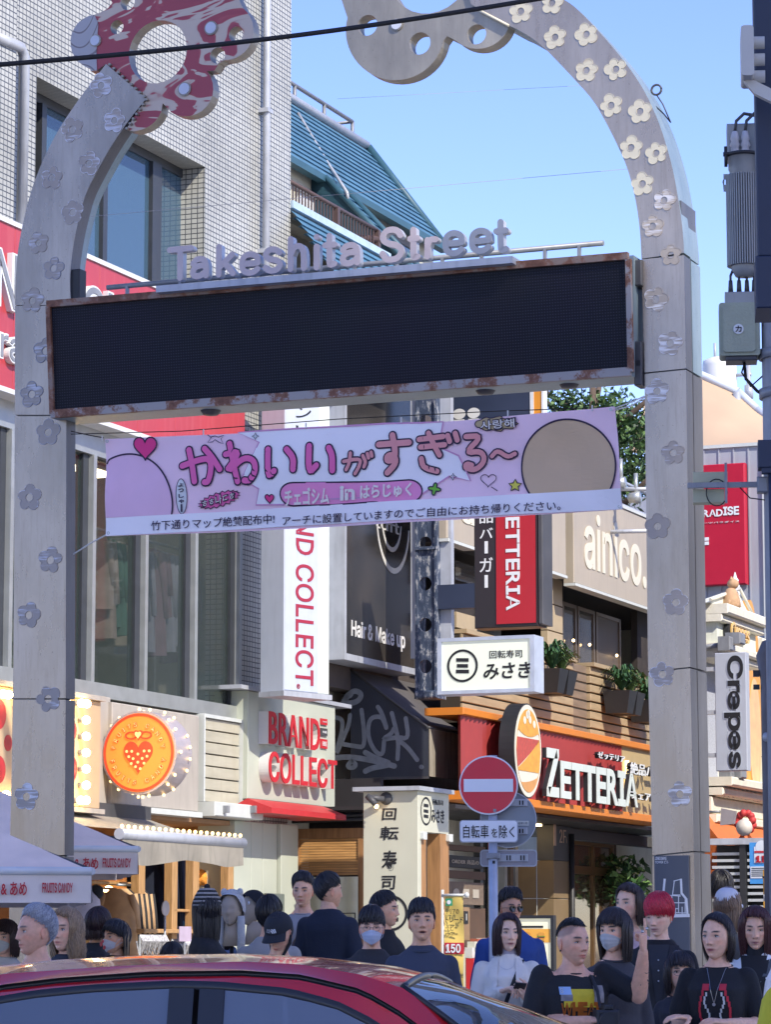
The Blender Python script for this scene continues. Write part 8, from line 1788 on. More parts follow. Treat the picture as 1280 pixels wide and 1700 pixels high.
def glasses(mb,dark=False,fem=1.):
    yb=-.103; fm=BLACK if dark else mat('thin_frame',(.10,.08,.08),.3,.5)
    for s_ in (-1,1):
        rx,rz=(.025,.021) if dark else (.022,.0165); lp=[(s_*.031+rx*math.cos(t),yb+.004*abs(math.cos(t)),-.003+rz*math.sin(t)-(.004*math.sin(t)**2 if dark else 0)) for t in np.linspace(0,2*math.pi,21)]
        mb.m(fm); mb.tube(lp,.0012 if not dark else .0018,5)
        if dark: mb.m(mat('sunglass_lens',(.008,.008,.01),.08)); mb.add(lp[:-1],[tuple(range(20))]); mb.add(lp[:-1],[tuple(reversed(range(20)))])
        mb.m(fm); mb.tube([(s_*.054,yb+.003,.001),(s_*.072,-.05,.002),(s_*.078,.01,.0)],.0014,5)
    mb.tube([(-.010,yb,.002),(0,yb-.003,.004),(.010,yb,.002)],.0012,5)
# ---- body by union of tapered volumes, remeshed into one skin
def remesh(mb,vox,smooth=6,name='x',folds=0.,seed=0):
    me=mb.build('tmp'); o=bpy.data.objects.new('tmp',me); COL.objects.link(o)
    r=o.modifiers.new('r','REMESH'); r.mode='VOXEL'; r.voxel_size=vox; r.use_smooth_shade=True
    s_=o.modifiers.new('s','SMOOTH'); s_.iterations=smooth; s_.factor=.5
    dg=bpy.context.evaluated_depsgraph_get(); dg.update(); m2=bpy.data.meshes.new_from_object(o.evaluated_get(dg))
    v=np.empty(len(m2.vertices)*3); m2.vertices.foreach_get('co',v); v=v.reshape(-1,3)
    if folds:
        nn=np.empty(len(m2.vertices)*3); m2.vertices.foreach_get('normal',nn); nn=nn.reshape(-1,3); rn=np.random.RandomState(seed); d=np.zeros(len(v))
        for k in range(9):
            dr=rn.normal(size=3)*np.array([1,1,.55]); dr/=np.linalg.norm(dr); fq=rn.uniform(14,48); wv=np.sin(v@dr*fq+rn.uniform(0,6)+2.2*np.sin(v@(rn.normal(size=3)*5)+rn.uniform(0,6))); d+=np.sign(wv)*np.abs(wv)**1.6*(1-np.abs(wv)*.3)*(22/fq)
        v=v+nn*(d*folds/3)[:,None]
    f=[tuple(p.vertices) for p in m2.polygons]; bpy.data.objects.remove(o); bpy.data.meshes.remove(me); bpy.data.meshes.remove(m2)
    return v,f
def torso(mb,rings,n=20):
    b=len(mb.v)
    for z,rx,ry,yo in rings:
        for k in range(n):
            t=2*math.pi*k/n; c,s=math.cos(t),math.sin(t); e=.85; mb.v.append((rx*abs(c)**e*(1 if c>0 else -1),yo+ry*abs(s)**e*(1 if s>0 else -1),z))
    for i in range(len(rings)-1):
        for k in range(n): k2=(k+1)%n; mb.F(b+i*n+k,b+i*n+k2,b+(i+1)*n+k2,b+(i+1)*n+k)
    mb.F(*[b+k for k in reversed(range(n))]); mb.F(*[b+(len(rings)-1)*n+k for k in range(n)])
def limb(mb,pts,rs,n=12):
    mb.tube(pts,rs,n)
    for p,r in zip(pts,rs): mb.ball(p,r,n,8)
HT={}
def hand_geo(curl,spread=.12):
    """right hand, wrist at the origin, fingers along -Z, palm facing -Y, thumb towards -X; curl per finger 0..1 (index..little), thumb last"""
    key=(tuple(curl),spread)
    if key in HT: return HT[key]
    mb=MB(); mb.cur=0
    torso_=[( .0,.026,.019),(-.02,.030,.016),(-.05,.039,.015),(-.085,.041,.014)]
    b=len(mb.v); n=14
    for z,rx,ry in torso_:
        for k in range(n): t=2*math.pi*k/n; mb.v.append((rx*math.cos(t),ry*math.sin(t),z))
    for i in range(3):
        for k in range(n): k2=(k+1)%n; mb.F(b+i*n+k2,b+i*n+k,b+(i+1)*n+k,b+(i+1)*n+k2)
    mb.F(*[b+k for k in range(n)]); mb.F(*[b+3*n+k for k in reversed(range(n))])
    for i,(x,L_) in enumerate(((-.030,.072),(-.010,.080),(.011,.074),(.030,.058))):
        c=curl[i]; a=0; p=Vector((x*.95,0,-.075)); pts=[p.copy()]; sp=spread*(x/.03); segs=(.42,.32,.26)
        p=Vector((x,0,-.088)); pts.append(p.copy())
        for j,s_ in enumerate(segs):
            a+=c*(1.45,1.6,1.0)[j]; d=Vector((math.sin(sp)*math.cos(a),-math.sin(a),-math.cos(a)*math.cos(sp))); p=p+d*L_*s_*1.05; pts.append(p.copy())
        r0=.0088 if i<3 else .0076; limb(mb,[tuple(q) for q in pts],[r0*1.08,r0*1.08,r0,r0*.92,r0*.78],9)
    c=curl[4]; p0=Vector((-.022,-.002,-.022)); d1=Vector((-.75,-.35-.3*c,-.55)).normalized(); d2=Vector((-.45+.5*c,-.45-.4*c,-.8)).normalized(); d3=Vector((-.25+.9*c,-.35-.3*c,-.9)).normalized()
    p1=p0+d1*.036; p2=p1+d2*.032; p3=p2+d3*.026; limb(mb,[tuple(q) for q in (p0,p1,p2,p3)],[.013,.0115,.010,.008],9)
    HT[key]=remesh(mb,.0032,3); return HT[key]
def place_hand(mb,wrist,fdir,palm,curl,tone,left=False):
    v,f=hand_geo(curl); F_=Vector(fdir).normalized(); N_=Vector(palm); N_=(N_-F_*N_.dot(F_)).normalized(); X_=(-N_).cross(-F_).normalized()   # local -Z->F, -Y->N
    M=Matrix((X_,-N_,-F_)).transposed(); b=len(mb.v); W=Vector(wrist)
    A=v.copy(); 
    if left: A[:,0]*=-1
    pts=A@np.array(M).T+np.array(W); mb.v.extend(map(tuple,pts)); mb.cols.extend([(*tone,1)]*len(pts)); sm=mb.sm; mb.sm=True
    for q in f: mb.F(*[b+i for i in (reversed(q) if left else q)])
    mb.sm=sm
LIGHT=(.88,.52,.345); MID=(.80,.45,.275); TAN_=(.44,.27,.185); PALE=(.93,.60,.42)
def person(label,x,y,h,fy=0,by=None,pitch=0,fem=0,tone=MID,hairk=None,top=(.03,.03,.035),sleeve='long',arms=None,hands=None,base=.12,group='people waiting at the crossing',
           brow=(.03,.02,.018),lips=None,mouth=0,stub=0,wide=1.,mask=None,glass=None,shave=None,look=(0,0),openk=1.,bulk=1.,roll=0,Y=None,extra=None,topname='shirt',collar=True,trouser=(.03,.035,.05),iris=None,seed=None,folds=.006,headk=1.,fine=.011):
    seed=int(x) if seed is None else seed; Y=Y or 5100*.25/h; hc=at(x,y,Y); kz=(hc.z-base)/1.575; by=fy*.5 if by is None else by
    kx=(.97 if not fem else .88)*bulk*min(1.08,max(.86,kz))
    t=Thing('person',label,'person',Frame((hc.x,hc.y),(1,0)),group)
    lips=lips or tuple(np.array(tone)*np.array([.92,.52,.50])); 
    if fem: lips=tuple(np.array(tone)*np.array([.95,.42,.40])) if lips is None else lips
    def Z(z): return z*kz
    sw=(.185 if not fem else .165)*kx
    def rings(i,low=.84):
        r=[(.84,.160,.115,.01),(.92,.165,.118,.012),(1.02,.148,.105,.0),(1.10,.140,.100,-.004),(1.20,.155,.112,-.006),(1.29,.168,.116,-.004),(1.335,.162,.100,.006),(1.372,.138,.082,.012),(1.405,.098,.066,.018),(1.44,.062,.060,.016)]
        if fem: r=[(z,a*(.93 if z>1.1 else 1.0),b_*(1.06 if 1.18<z<1.31 else .95),c-(.016 if 1.18<z<1.31 else 0)) for z,a,b_,c in r]
        return [(Z(z),(a*kx/.97+i),(b_*bulk+i),c) for z,a,b_,c in r if z>=low]
    RB=Matrix.Rotation(R(by),4,'Z')
    def arm_pts(s_):
        if arms and arms.get(s_): return [Vector(p) for p in arms[s_]]
        return [Vector((s_*(sw-.024),.014,Z(1.318))),Vector((s_*(sw+.030),.02,Z(1.07))),Vector((s_*(sw+.035),-.03,Z(.84)))]
    # body
    raw=MB(); torso(raw,rings(0)); limb(raw,[(0,.018,Z(1.41)),(0,.004,Z(1.49)),(0,-.004,Z(1.54))],[.060*(.86 if fem else 1),.056*(.82 if fem else 1),.056*(.82 if fem else 1)],14)
    AP={}
    for s_ in (-1,1):
        a=AP[s_]=arm_pts(s_); k=.88 if fem else 1.; k*=bulk
        limb(raw,[tuple(a[0]),tuple(a[0].lerp(a[1],.5)),tuple(a[1])],[.050*k,.044*k,.038*k]); limb(raw,[tuple(a[1]),tuple(a[1].lerp(a[2],.35)),tuple(a[2])],[.040*k,.040*k,.026*k])
        limb(raw,[(s_*.085,.01,Z(.88)),(s_*.095,.0,Z(.48)),(s_*.10,.02,.09)],[.088,.058,.042]); limb(raw,[(s_*.10,.03,.045),(s_*.11,-.13,.035)],[.042,.034])
    v,f=remesh(raw,.014,8); mb=MB(SKIN); mb.cols=[]; mb.sm=True; mb.v.extend(map(tuple,v)); mb.cols.extend([(*tone,1)]*len(v)); 
    for q in f: mb.F(*q)
    for s_ in (-1,1):
        a=AP[s_]; fd=(a[2]-a[1]).normalized(); hd=(hands or {}).get(s_)
        if hd: place_hand(mb,a[2]+fd*.0,hd[0],hd[1],hd[2],tone,left=(s_>0))
        else: place_hand(mb,a[2],fd,(-s_*1.,0,0),(.25,.3,.35,.4,.2),tone,left=(s_>0))
    k=len(mb.v); mb.v=[tuple(RB@Vector(p)) for p in mb.v]
    nb=len(mb.v); build_head(mb,tone,fem,brow,lips,mouth,stub,wide,shave)
    # chin underside joins the neck
    MH=Matrix.Translation((0,-.012,Z(1.575)))@Matrix.Rotation(R(fy),4,'Z')@Matrix.Rotation(R(pitch),4,'X')@Matrix.Rotation(R(roll),4,'Y')@Matrix.Scale(headk,4)
    mb.xf(MH,nb); bd=t.part('body',mb)
    def hp(name,m_,parent=None,lab=None): m_.xf(MH); return t.part(name,m_,parent=parent,label=lab)
    back=abs(((fy+180)%360)-180)>115
    if not back:
        if glass!='dark': em=MB(EYW); eyes(em,fem,wide,look,openk,iris); hp('eyes',em,bd)
        if mask: hp('face_mask',face_mask(mask,fem))
        if glass: gm=MB(BLACK); glasses(gm,glass=='dark',fem); hp('glasses' if glass!='dark' else 'sunglasses',gm)
    if hairk is not None:
        hk=dict(hairk); hk.setdefault('seed',seed); hk['wide']=wide; hp('hair',hair(**hk))
    # top garment
    raw=MB(); i=.009 if topname in('shirt','jumper') else .015; rg=rings(i)
    if topname=='shirt': rg=rg[:-1]
    torso(raw,rg)
    for s_ in (-1,1):
        a=AP[s_]; k=(.88 if fem else 1.)*bulk; g=i+.004
        if sleeve=='long': limb(raw,[tuple(a[0]),tuple(a[0].lerp(a[1],.5)),tuple(a[1])],[.048*k+g,.043*k+g,.040*k+g]); limb(raw,[tuple(a[1]),tuple(a[1].lerp(a[2],.5)),tuple(a[1].lerp(a[2],.94))],[.040*k+g,.036*k+g,.030*k+g])
        elif sleeve=='short': limb(raw,[tuple(a[0]),tuple(a[0].lerp(a[1],.4)),tuple(a[0].lerp(a[1],.72))],[.046*k+g,.044*k+g,.046*k+g])
    v,f=remesh(raw,fine,5,folds=folds,seed=seed); tm=mat('cloth_%d_%d_%d_%s'%(top[0]*999,top[1]*999,top[2]*999,topname),top,.85,var=.12,vscale=3,bump=.25,bscale=90)
    gm=MB(tm); gm.sm=True; gm.v.extend(map(tuple,v)); 
    for q in f: gm.F(*q)
    if collar: gm.tube([((.076 if topname!='jumper' else .070)*kx/.97*math.cos(a_),.014+.072*math.sin(a_),Z(1.418)+.012*math.sin(a_)-.004) for a_ in np.linspace(0,2*math.pi,25)],.0065 if topname!='jumper' else .014,8)
    gm.xf(RB); t.part(topname,gm)
    raw=MB(tm); raw=MB(mat('trouser_%d'%int(trouser[2]*999),trouser,.8,var=.1)); 
    torso(raw,[(Z(.98),.16*kx,.12,.005),(Z(.86),.175*kx,.13,.01),(Z(.80),.17*kx,.12,.01)][::-1]); 
    for s_ in (-1,1): raw.tube([(s_*.085,.01,Z(.86)),(s_*.095,.0,Z(.48)),(s_*.10,.02,.10)],[.1,.075,.062],12); 
    raw.xf(RB); t.part('trousers',raw)
    sh=MB(mat('dark_shoe',(.03,.03,.03),.5)); 
    for s_ in (-1,1): sh.ball((s_*.105,-.05,.045),1,12,8,(.05,.14,.045))
    sh.xf(RB); t.part('shoes',sh)
    ctx=dict(t=t,RB=RB,MH=MH,Z=Z,AP=AP,kx=kx,kz=kz,gm=gm,sw=sw,tm=tm,hp=hp,bd=bd,by=by,tone=tone,sleeve_i=i)
    if extra: extra(ctx)
    # move everything up onto the ground
    for d in t.n: d['mb'].v=[(p[0],p[1],p[2]+base) for p in d['mb'].v]
    t.done(base=(0,0,base)); return t
from mathutils.bvhtree import BVHTree
def on_cloth(ctx,m2,lift=.003):
    """lay a flat print (given in body space, X-Z) on the front of the garment"""
    RB=ctx['RB']; inv=RB.inverted(); bvh=BVHTree.FromPolygons([tuple(inv@Vector(p)) for p in ctx['gm'].v],ctx['gm'].f)
    out=[]; last=-.14
    for p in m2.v:
        h=bvh.ray_cast(Vector((p[0],-.6,p[2])),Vector((0,1,0)))[0]; yy=(h.y if h else last); last=yy; out.append(tuple(RB@Vector((p[0],yy-lift+p[1],p[2]))))
    m2.v=out; return m2
def subdiv_rect(mb,x0,x1,z0,z1,n=10,y=0.): mb.sm=True; mb.grid(lambda u,v:(x0+(x1-x0)*u,y,z0+(z1-z0)*v),n,n)
BLK=(.012,.010,.011); DBR=(.028,.016,.012)
SHORT=dict(colr=BLK,fr=80,sd=74,bk=108,vol=.02,n=480)
FRINGE=dict(colr=BLK,fr=92,sd=96,bk=116,vol=.018,n=480,lock=.0065)
CROP=dict(colr=(.02,.018,.018),fr=64,sd=50,bk=62,vol=.008,n=520,lock=.0032,spike=.3)
LONG=dict(colr=DBR,fr=70,sd=80,bk=95,hang=-.20,hangfrom=55,vol=.015,n=620)
LONGF=dict(colr=DBR,fr=90,sd=92,bk=98,hang=-.17,hangfrom=58,vol=.015,n=620)
def denim(ctx):
    mb=MB(mat('denim_blue',(.10,.15,.26),.85,var=.2,vscale=9,bump=.5)); Z=ctx['Z']; mb.tube([(.11*math.cos(a),.0+.10*math.sin(a),Z(1.43)+.02*math.sin(2*a)) for a in np.linspace(0,6.283,22)],.038,10); ctx['t'].part('scarf',mb)
def strap(ctx,m_=BLACK,s_=1):
    Z=ctx['Z']; mb=MB(m_); n=14
    P=[(s_*(.10-.17*k/n),0,Z(1.40)-(Z(1.40)-Z(.95))*k/n) for k in range(n+1)]
    for p in P: mb.v.append((p[0]-.014,0,p[2])); mb.v.append((p[0]+.014,0,p[2]))
    for k in range(n): mb.F(2*k,2*k+1,2*k+3,2*k+2)
    on_cloth(ctx,mb,.005); ctx['t'].part('bag_strap',mb)
# far left to centre
person('person in a pale face mask at the far left edge, dark brown hair',10,1556,58,fy=-25,fem=1,tone=LIGHT,hairk=dict(colr=(.045,.022,.016),fr=90,sd=92,bk=98,hang=-.13,vol=.016,n=450),top=(.55,.54,.52),mask=(.55,.53,.47),topname='jacket')
person('grey-haired man in a blue T-shirt with a black strap looking left',60,1546,80,fy=-62,by=-30,tone=(0.75,0.41,0.27),hairk=dict(colr=(.36,.37,.40),fr=66,sd=72,bk=104,vol=.019,n=800,lock=.0042),top=(.05,.10,.22),sleeve='short',brow=(.16,.12,.10),extra=lambda c:strap(c,BLACK,1),iris=EYB,folds=.005)
person('blonde woman with long wavy hair beside the grey-haired man',111,1543,74,fy=-32,by=-15,fem=1,tone=(0.81,0.47,0.31),hairk=dict(colr=(.34,.22,.12),fr=68,sd=80,bk=95,hang=-.22,hangfrom=50,vol=.013,n=800,curl=.8,lock=.0045),top=(.03,.035,.05),topname='jacket',brow=(.14,.08,.05),iris=EYB)
person('person with reddish-black hair seen from behind at the clothes shop',163,1533,54,fy=165,fem=1,tone=MID,hairk=dict(colr=(.03,.010,.010),fr=80,sd=90,bk=98,hang=-.11,hangfrom=30,vol=.018,n=450),top=(.018,.018,.02),topname='jacket')
def redmask(c):
    mb=MB(mat('mask_red_white',(.60,.10,.10),.8,var=.0)); 
    for k,(x,z,r) in enumerate(((-.02,-.05,.018),(.02,-.075,.016),(.0,-.03,.012))): mb.ball((x,-.118,z),1,10,6,(r,.006,r))
    c['hp']('mask_print',mb)
person('person with tied black hair and a red and white patterned mask looking left',193,1555,56,fy=-50,fem=1,tone=MID,hairk=dict(colr=BLK,fr=88,sd=94,bk=104,hang=-.16,hangfrom=95,vol=.018,n=520,tips=(.38,.28,.16)),top=(.02,.018,.02),mask=(.60,.60,.62),extra=redmask,topname='jacket')
person('dark-haired person almost hidden by the car roof in front of the clothes shop',285,1596,56,fy=175,hairk=SHORT,top=(.05,.05,.06),topname='jacket')
def beanie(c):
    mb=MB(mat('beanie_black',(.018,.018,.02),.95,bump=.6)); m2=mat('beanie_grey',(.30,.28,.26),.95,bump=.6); n=24
    for k in range(10):
        z0=.0+.0135*k; r0=1-.0; f=lambda z:(max(.05,1-(max(0,z-.02)/.135)**1.6))**.5
        mb.m(m2 if k%2 else mb.mats[0]); mb.lathe([(.096*f(z0)*1.0,z0),(.101*f(z0+.007),z0+.007),(.096*f(z0+.0135),z0+.0135)],(0,.008,.012),n)
    mb.m(mb.mats[0]); mb.ball((0,.008,.155),.022,10,8); c['hp']('striped_beanie',mb)
person('person in a black coat and striped knitted beanie seen from behind',343,1510,56,fy=200,fem=1,hairk=dict(colr=BLK,fr=70,sd=86,bk=96,hang=-.2,hangfrom=20,vol=.016,n=380),top=(.014,.014,.016),topname='coat',extra=beanie,Y=21.0)
person('woman with dark shoulder-length hair and a blue denim collar near the centre left',361,1548,56,fy=-4,fem=1,tone=LIGHT,hairk=dict(colr=(.022,.014,.013),fr=68,sd=82,bk=96,hang=-.14,hangfrom=42,vol=.015,n=650),top=(.10,.14,.24),topname='jacket',extra=denim,openk=.75,lips=(.45,.13,.12))
person('black-haired person in a pale grey jacket with a black strap seen from behind',447,1519,54,fy=160,by=175,hairk=dict(colr=BLK,fr=80,sd=90,bk=114,vol=.02,n=380),top=(.33,.32,.31),topname='jacket',Y=21.5)
def cap(colr,logo=None,back=False):
    def f(c):
        m_=mat('cap_%d'%int(colr[2]*999),colr,.8,var=.08,bump=.3,bscale=90); mb=MB(m_); mb.sm=True
        def P(u,v):
            a=u*2*math.pi; e=v*math.pi/2; return (.087*math.cos(e)**.8*math.sin(a),.006-.105*math.cos(e)**.8*math.cos(a),.030+.098*math.sin(e)**.9)
        mb.grid(P,28,10)
        s_=-1 if not back else 1
        mb.grid(lambda u,v:(.078*math.sin((u-.5)*2.5)*(1+.05*v),(.006+s_*(.100*math.cos((u-.5)*2.3)+.075*v*math.cos((u-.5)*1.9))),.034-.016*v-.03*(abs(u-.5)*2)**2*v),14,5)
        mb.grid(lambda u,v:(.078*math.sin((u-.5)*2.5)*(1+.05*v),(.006+s_*(.100*math.cos((u-.5)*2.3)+.075*v*math.cos((u-.5)*1.9))),.030-.016*v-.03*(abs(u-.5)*2)**2*v),14,5,flip=True)
        mb.ball((0,.006,.128),.007,8,6); cp_=c['hp']('cap',mb)
        if logo:
            lm=MB(mat('logo_white',(.70,.70,.72),.7,var=0))
            def mp(X,Yv,Z_):
                a=X/.094; e=max(0,(Z_)/.098); cc=math.cos(min(1.4,e*1.2))**.8; return (.090*cc*math.sin(a),.006-.109*cc*math.cos(a),.030+Z_)
            for k,tx in enumerate(('THE','NORTH','FACE')): text(lm,tx,-.034,-.002,.046-.013*k,.057-.013*k,0,.0005,off=.03,mapf=mp)
            for r in (.0,.010,.020):
                for a0 in range(6):
                    a_,b_=R(90-15*a0),R(75-15*a0); r0,r1=.008+r,.015+r; base_=Vector((.002,.018))
                    q=[mp(base_.x+rr*math.cos(an)*1.1,0,base_.y+rr*math.sin(an)*1.3) for rr,an in ((r0,a_),(r1,a_),(r1,b_),(r0,b_))]; lm.quad(*q)
            c['hp']('cap_logo',lm,cp_)
    return f
def capman(c):
    cap((.016,.018,.024),True)(c); mb=MB(RUBBER); mb.tube([(-.07,-.02,-.06),(-.03,-.09,-.125),(.03,-.09,-.125),(.07,-.02,-.06),(.078,.01,-.0)],.010,8); c['hp']('chin_mask',mb)
person('man in a black baseball cap with white emblem looking down',464,1548,66,fy=-28,by=10,pitch=28,tone=MID,hairk=dict(colr=BLK,fr=50,sd=78,bk=106,vol=.010,n=260),top=(.42,.48,.58),extra=capman,openk=.5)
person('brown-haired person behind the car just right of the man in the cap',503,1584,56,fy=170,hairk=dict(colr=(.05,.025,.018),fr=80,sd=88,bk=112,vol=.016,n=380),top=(.06,.05,.05))
person('man with wavy black hair looking over the shoulder of the man in navy',503,1479,55,fy=-12,tone=MID,hairk=dict(colr=BLK,fr=72,sd=74,bk=108,vol=.025,n=480),top=(.3,.3,.3),openk=.65,base=.42,Y=23.3)
person('tall black-haired man in a navy hooded jacket seen from behind',546,1479,56,fy=118,by=160,tone=MID,hairk=dict(colr=BLK,fr=78,sd=74,bk=100,vol=.018,n=420),top=(.012,.018,.035),topname='jacket',bulk=1.08,base=.42,Y=22.4)
mb=MB(mat('stone_step',(.25,.24,.23),.85,var=.1)); a=at(470,1570,22.5); b=at(580,1570,22.5); mb.box(a.x,b.x,21.6,24,.12,.42,.01); single('stone_step',mb,'low stone step under the two tall men behind the crowd','step',C0)
person('man in a dark suit with a white collar turned to the right',639,1510,52,fy=72,by=60,tone=MID,hairk=dict(colr=BLK,fr=74,sd=80,bk=108,vol=.018,n=420,spike=.5),top=(.010,.011,.014),topname='jacket',Y=22.6)
person('young man with glasses and a pale blue surgical mask',617,1540,64,fy=0,tone=LIGHT,hairk=dict(colr=BLK,fr=93,sd=80,bk=110,vol=.022,n=560,lock=.006),top=(.03,.03,.035),mask=(.50,.55,.66),glass='thin',topname='jacket',openk=.6)
def crease(c): pass
person('man in a slate blue sweatshirt with his mouth open looking up',700,1530,68,fy=2,pitch=-6,tone=(0.79,0.44,0.26),hairk=dict(colr=BLK,fr=84,sd=76,bk=108,vol=.022,n=620,lock=.006),top=(.045,.055,.085),topname='jumper',mouth=1.,bulk=1.02,openk=.7,folds=.007,fine=.009)
def phone(c):
    Z=c['Z']; RB=c['RB']; mb=MB(BLACK); M=RB@Matrix.Translation((.085,-.35,Z(1.215)))@Matrix.Rotation(R(62),4,'X')@Matrix.Rotation(R(12),4,'Y'); k=len(mb.v); mb.box(-.037,.037,-.005,.005,-.072,.072,.003); mb.xf(M)
    q=c['t'].part('phone',mb); 
    cd=MB(mat('cream_cardigan',(.82,.77,.68),.9,var=.08,vscale=8,bump=.5,bscale=140)); inv=RB.inverted(); Zs=Z
    # cardigan fronts, open over the jumper
    for s_ in (-1,1):
        g=MB(cd.mats[0]); n=16; g.sm=True
        g.grid(lambda u,v:(s_*(.055+.02*(1-v)+(.085-.04*max(0,v-.7)/.3)*u),0,Zs(.86)+(Zs(1.41)-Zs(.86))*v),8,n); on_cloth(c,g,.010); c['t'].part('cardigan_front',g)
    nk=MB(mat('silver_chain',(.5,.5,.5),.3,.9)); P=[(.058*math.sin(a),0,Z(1.40)-.06*math.cos(a)) for a in np.linspace(-1.5,1.5,17)]
    for p in P: nk.v.append((p[0],0,p[2])); nk.v.append((p[0],0,p[2]-.002))
    for k in range(16): nk.F(2*k,2*k+1,2*k+3,2*k+2)
    on_cloth(c,nk,.012); c['t'].part('necklace',nk)
    strap(c,BLACK,1)
    tn=MB(mat('mauve_jumper',(.44,.40,.44),.85)); tn.sm=True; tn.lathe([(.068,Z(1.425)),(.064,Z(1.45)),(.059,Z(1.475)),(.052,Z(1.475))],(0,.008,0),24); c['t'].part('turtleneck',tn)
person('woman with a dark bob in a cream cardigan holding a black phone',842,1548,61,fy=14,by=-4,fem=1,tone=PALE,hairk=dict(colr=(.035,.014,.016),fr=66,sd=80,bk=96,hang=-.135,hangfrom=40,vol=.014,n=700,inward=.1),top=(.82,.77,.68),topname='cardigan',extra=phone,look=(.002,.0015),lips=(.42,.14,.13),
    arms={-1:[(-.155,.01,1.30),(-.215,-.04,1.04),(-.03,-.29,1.165)],1:[(.155,.01,1.30),(.225,-.04,1.03),(.125,-.27,1.12)]},hands={-1:((.75,-.5,.25),(-.2,.2,-1),(.5,.55,.6,.6,.3)),1:((-.1,-.75,.55),(-.5,-.2,.6),(.35,.4,.45,.5,.3))},collar=False,Y=20.1)
person('man in round dark sunglasses and a royal blue sweatshirt behind the sign pole',848,1507,54,fy=22,tone=(0.62,0.33,0.20),hairk=dict(colr=BLK,fr=76,sd=66,bk=98,vol=.026,n=520,spike=.7,lock=.007),top=(.02,.06,.24),topname='jumper',glass='dark',bulk=1.12,Y=22.6)
# the pointing man
def wheat(c):
    Z0=c['Z']; Z=lambda z:Z0(z+.055); t=c['t']; fr_=MB(mat('print_white',(.60,.60,.58),.8,var=0)); 
    def lay(nm,m_,lift): on_cloth(c,m_,lift); return t.part(nm,m_)
    m_=MB(mat('print_yellow',(.62,.48,.03),.8,var=.1,vscale=20)); subdiv_rect(m_,-.085,.115,Z(1.165),Z(1.265)); lay('shirt_print',m_,.003)
    m_=MB(mat('print_grey',(.25,.24,.25),.8,var=.3,vscale=30)); subdiv_rect(m_,.075,.135,Z(1.19),Z(1.285)); subdiv_rect(m_,-.10,-.04,Z(1.20),Z(1.235)); lay('shirt_print',m_,.0045)
    m_=MB(mat('print_blue',(.30,.45,.70),.8,var=.05)); subdiv_rect(m_,-.105,-.045,Z(1.235),Z(1.278),6); lay('shirt_print',m_,.005)
    m_=MB(LW); text(m_,'S',-.1,-.085,Z(1.243),Z(1.272),0,.0,off=.03); lay('shirt_print',m_,.0065)
    m_=MB(mat('print_orange',(.60,.17,.02),.8,var=.1,vscale=25)); text(m_,'WHEAT',-.10,.115,Z(1.115),Z(1.195),0,.0,off=.06); lay('shirt_lettering',m_,.0065)
    m_=MB(mat('print_orange',(.60,.17,.02),.8)); subdiv_rect(m_,-.10,.02,Z(1.045),Z(1.10)); lay('shirt_print',m_,.003)
    bp=MB(BLACK); RB=c['RB']; cx,cy,cz=.10,-.27,Z(1.10); bp.box(cx-.06,cx+.06,cy-.04,cy+.05,cz-.045,cz+.05,.01); bp.cyl((cx-.01,cy-.03,cz),(cx-.03,cy-.13,cz-.0),.038,18); bp.box(cx-.02,cx+.03,cy-.03,cy+.03,cz+.05,cz+.075,.006)
    n=14; 
    for s_ in (0,): bp.tube([(cx+.03,cy,cz+.05),(.09,-.19,Z0(1.22)),(.088,-.15,Z0(1.31)),(.082,-.06,Z0(1.385)),(.07,.03,Z0(1.41))],.010,6)
    bp.xf(RB); t.part('camera',bp,label='black camera held against the chest on a strap')
    er=MB(BLACK); er.ball((.078,.006,-.042),.005,8,6); er.ball((-.078,.006,-.042),.005,8,6); c['hp']('earring',er)
    rg=MB(mat('silver_ring',(.5,.5,.5),.3,.9)); A=c['AP'][1]; 
    tt=MB(mat('tattoo_ink',(.06,.055,.06),.7,var=.4,vscale=40)); a,b=A[1],A[2]; 
    for k in range(5):
        p=a.lerp(b,.28+.09*k); r=.0405-.003*k; tt.tube([tuple(p+Vector((r*math.sin(q)*1.0,-r*math.cos(q),.008*math.sin(q*3+k)))) for q in np.linspace(-.3,1.4,10)],.0045+.002*(k%2),5)
    tt.xf(RB); t.part('tattoo',tt)
    d=(A[2]-A[1]).normalized(); rr=MB(mat('silver_ring',(.5,.5,.5),.3,.9)); w_=A[2]; 
    for dx,dz in ((.012,.115),(-.012,.10)): rr.ball((w_.x+dx,w_.y-.03,w_.z+dz),.008,8,6)
    rr.xf(RB); t.part('ring',rr)
person('man with a shaved dark crop in a black graphic T-shirt pointing upwards',951,1564,79,fy=34,by=12,tone=(0.79,0.44,0.29),hairk=CROP,top=(.014,.015,.018),sleeve='short',stub=.25,shave=(.10,.08,.07),extra=wheat,bulk=1.14,brow=(.05,.035,.03),openk=.7,
    arms={-1:[(-.165,.01,1.295),(-.245,-.02,1.03),(.02,-.26,1.07)],1:[(.17,.01,1.295),(.325,-.10,1.19),(.315,-.22,1.42)]},hands={-1:((.9,-.25,.15),(-.1,.3,-1),(.35,.4,.45,.5,.2)),1:((-.02,-.05,1.),(-.7,.6,.1),(.04,.85,.95,.95,.7))},fine=.009,folds=.007)
person('woman in a charcoal top and pale grey face mask next to the pointing man',1020,1545,70,fy=-34,by=5,fem=1,tone=LIGHT,hairk=dict(colr=(.024,.015,.014),fr=91,sd=90,bk=98,hang=-.16,hangfrom=62,vol=.017,n=680),top=(.05,.048,.055),mask=(.48,.47,.45),bulk=1.05,Y=17.4)
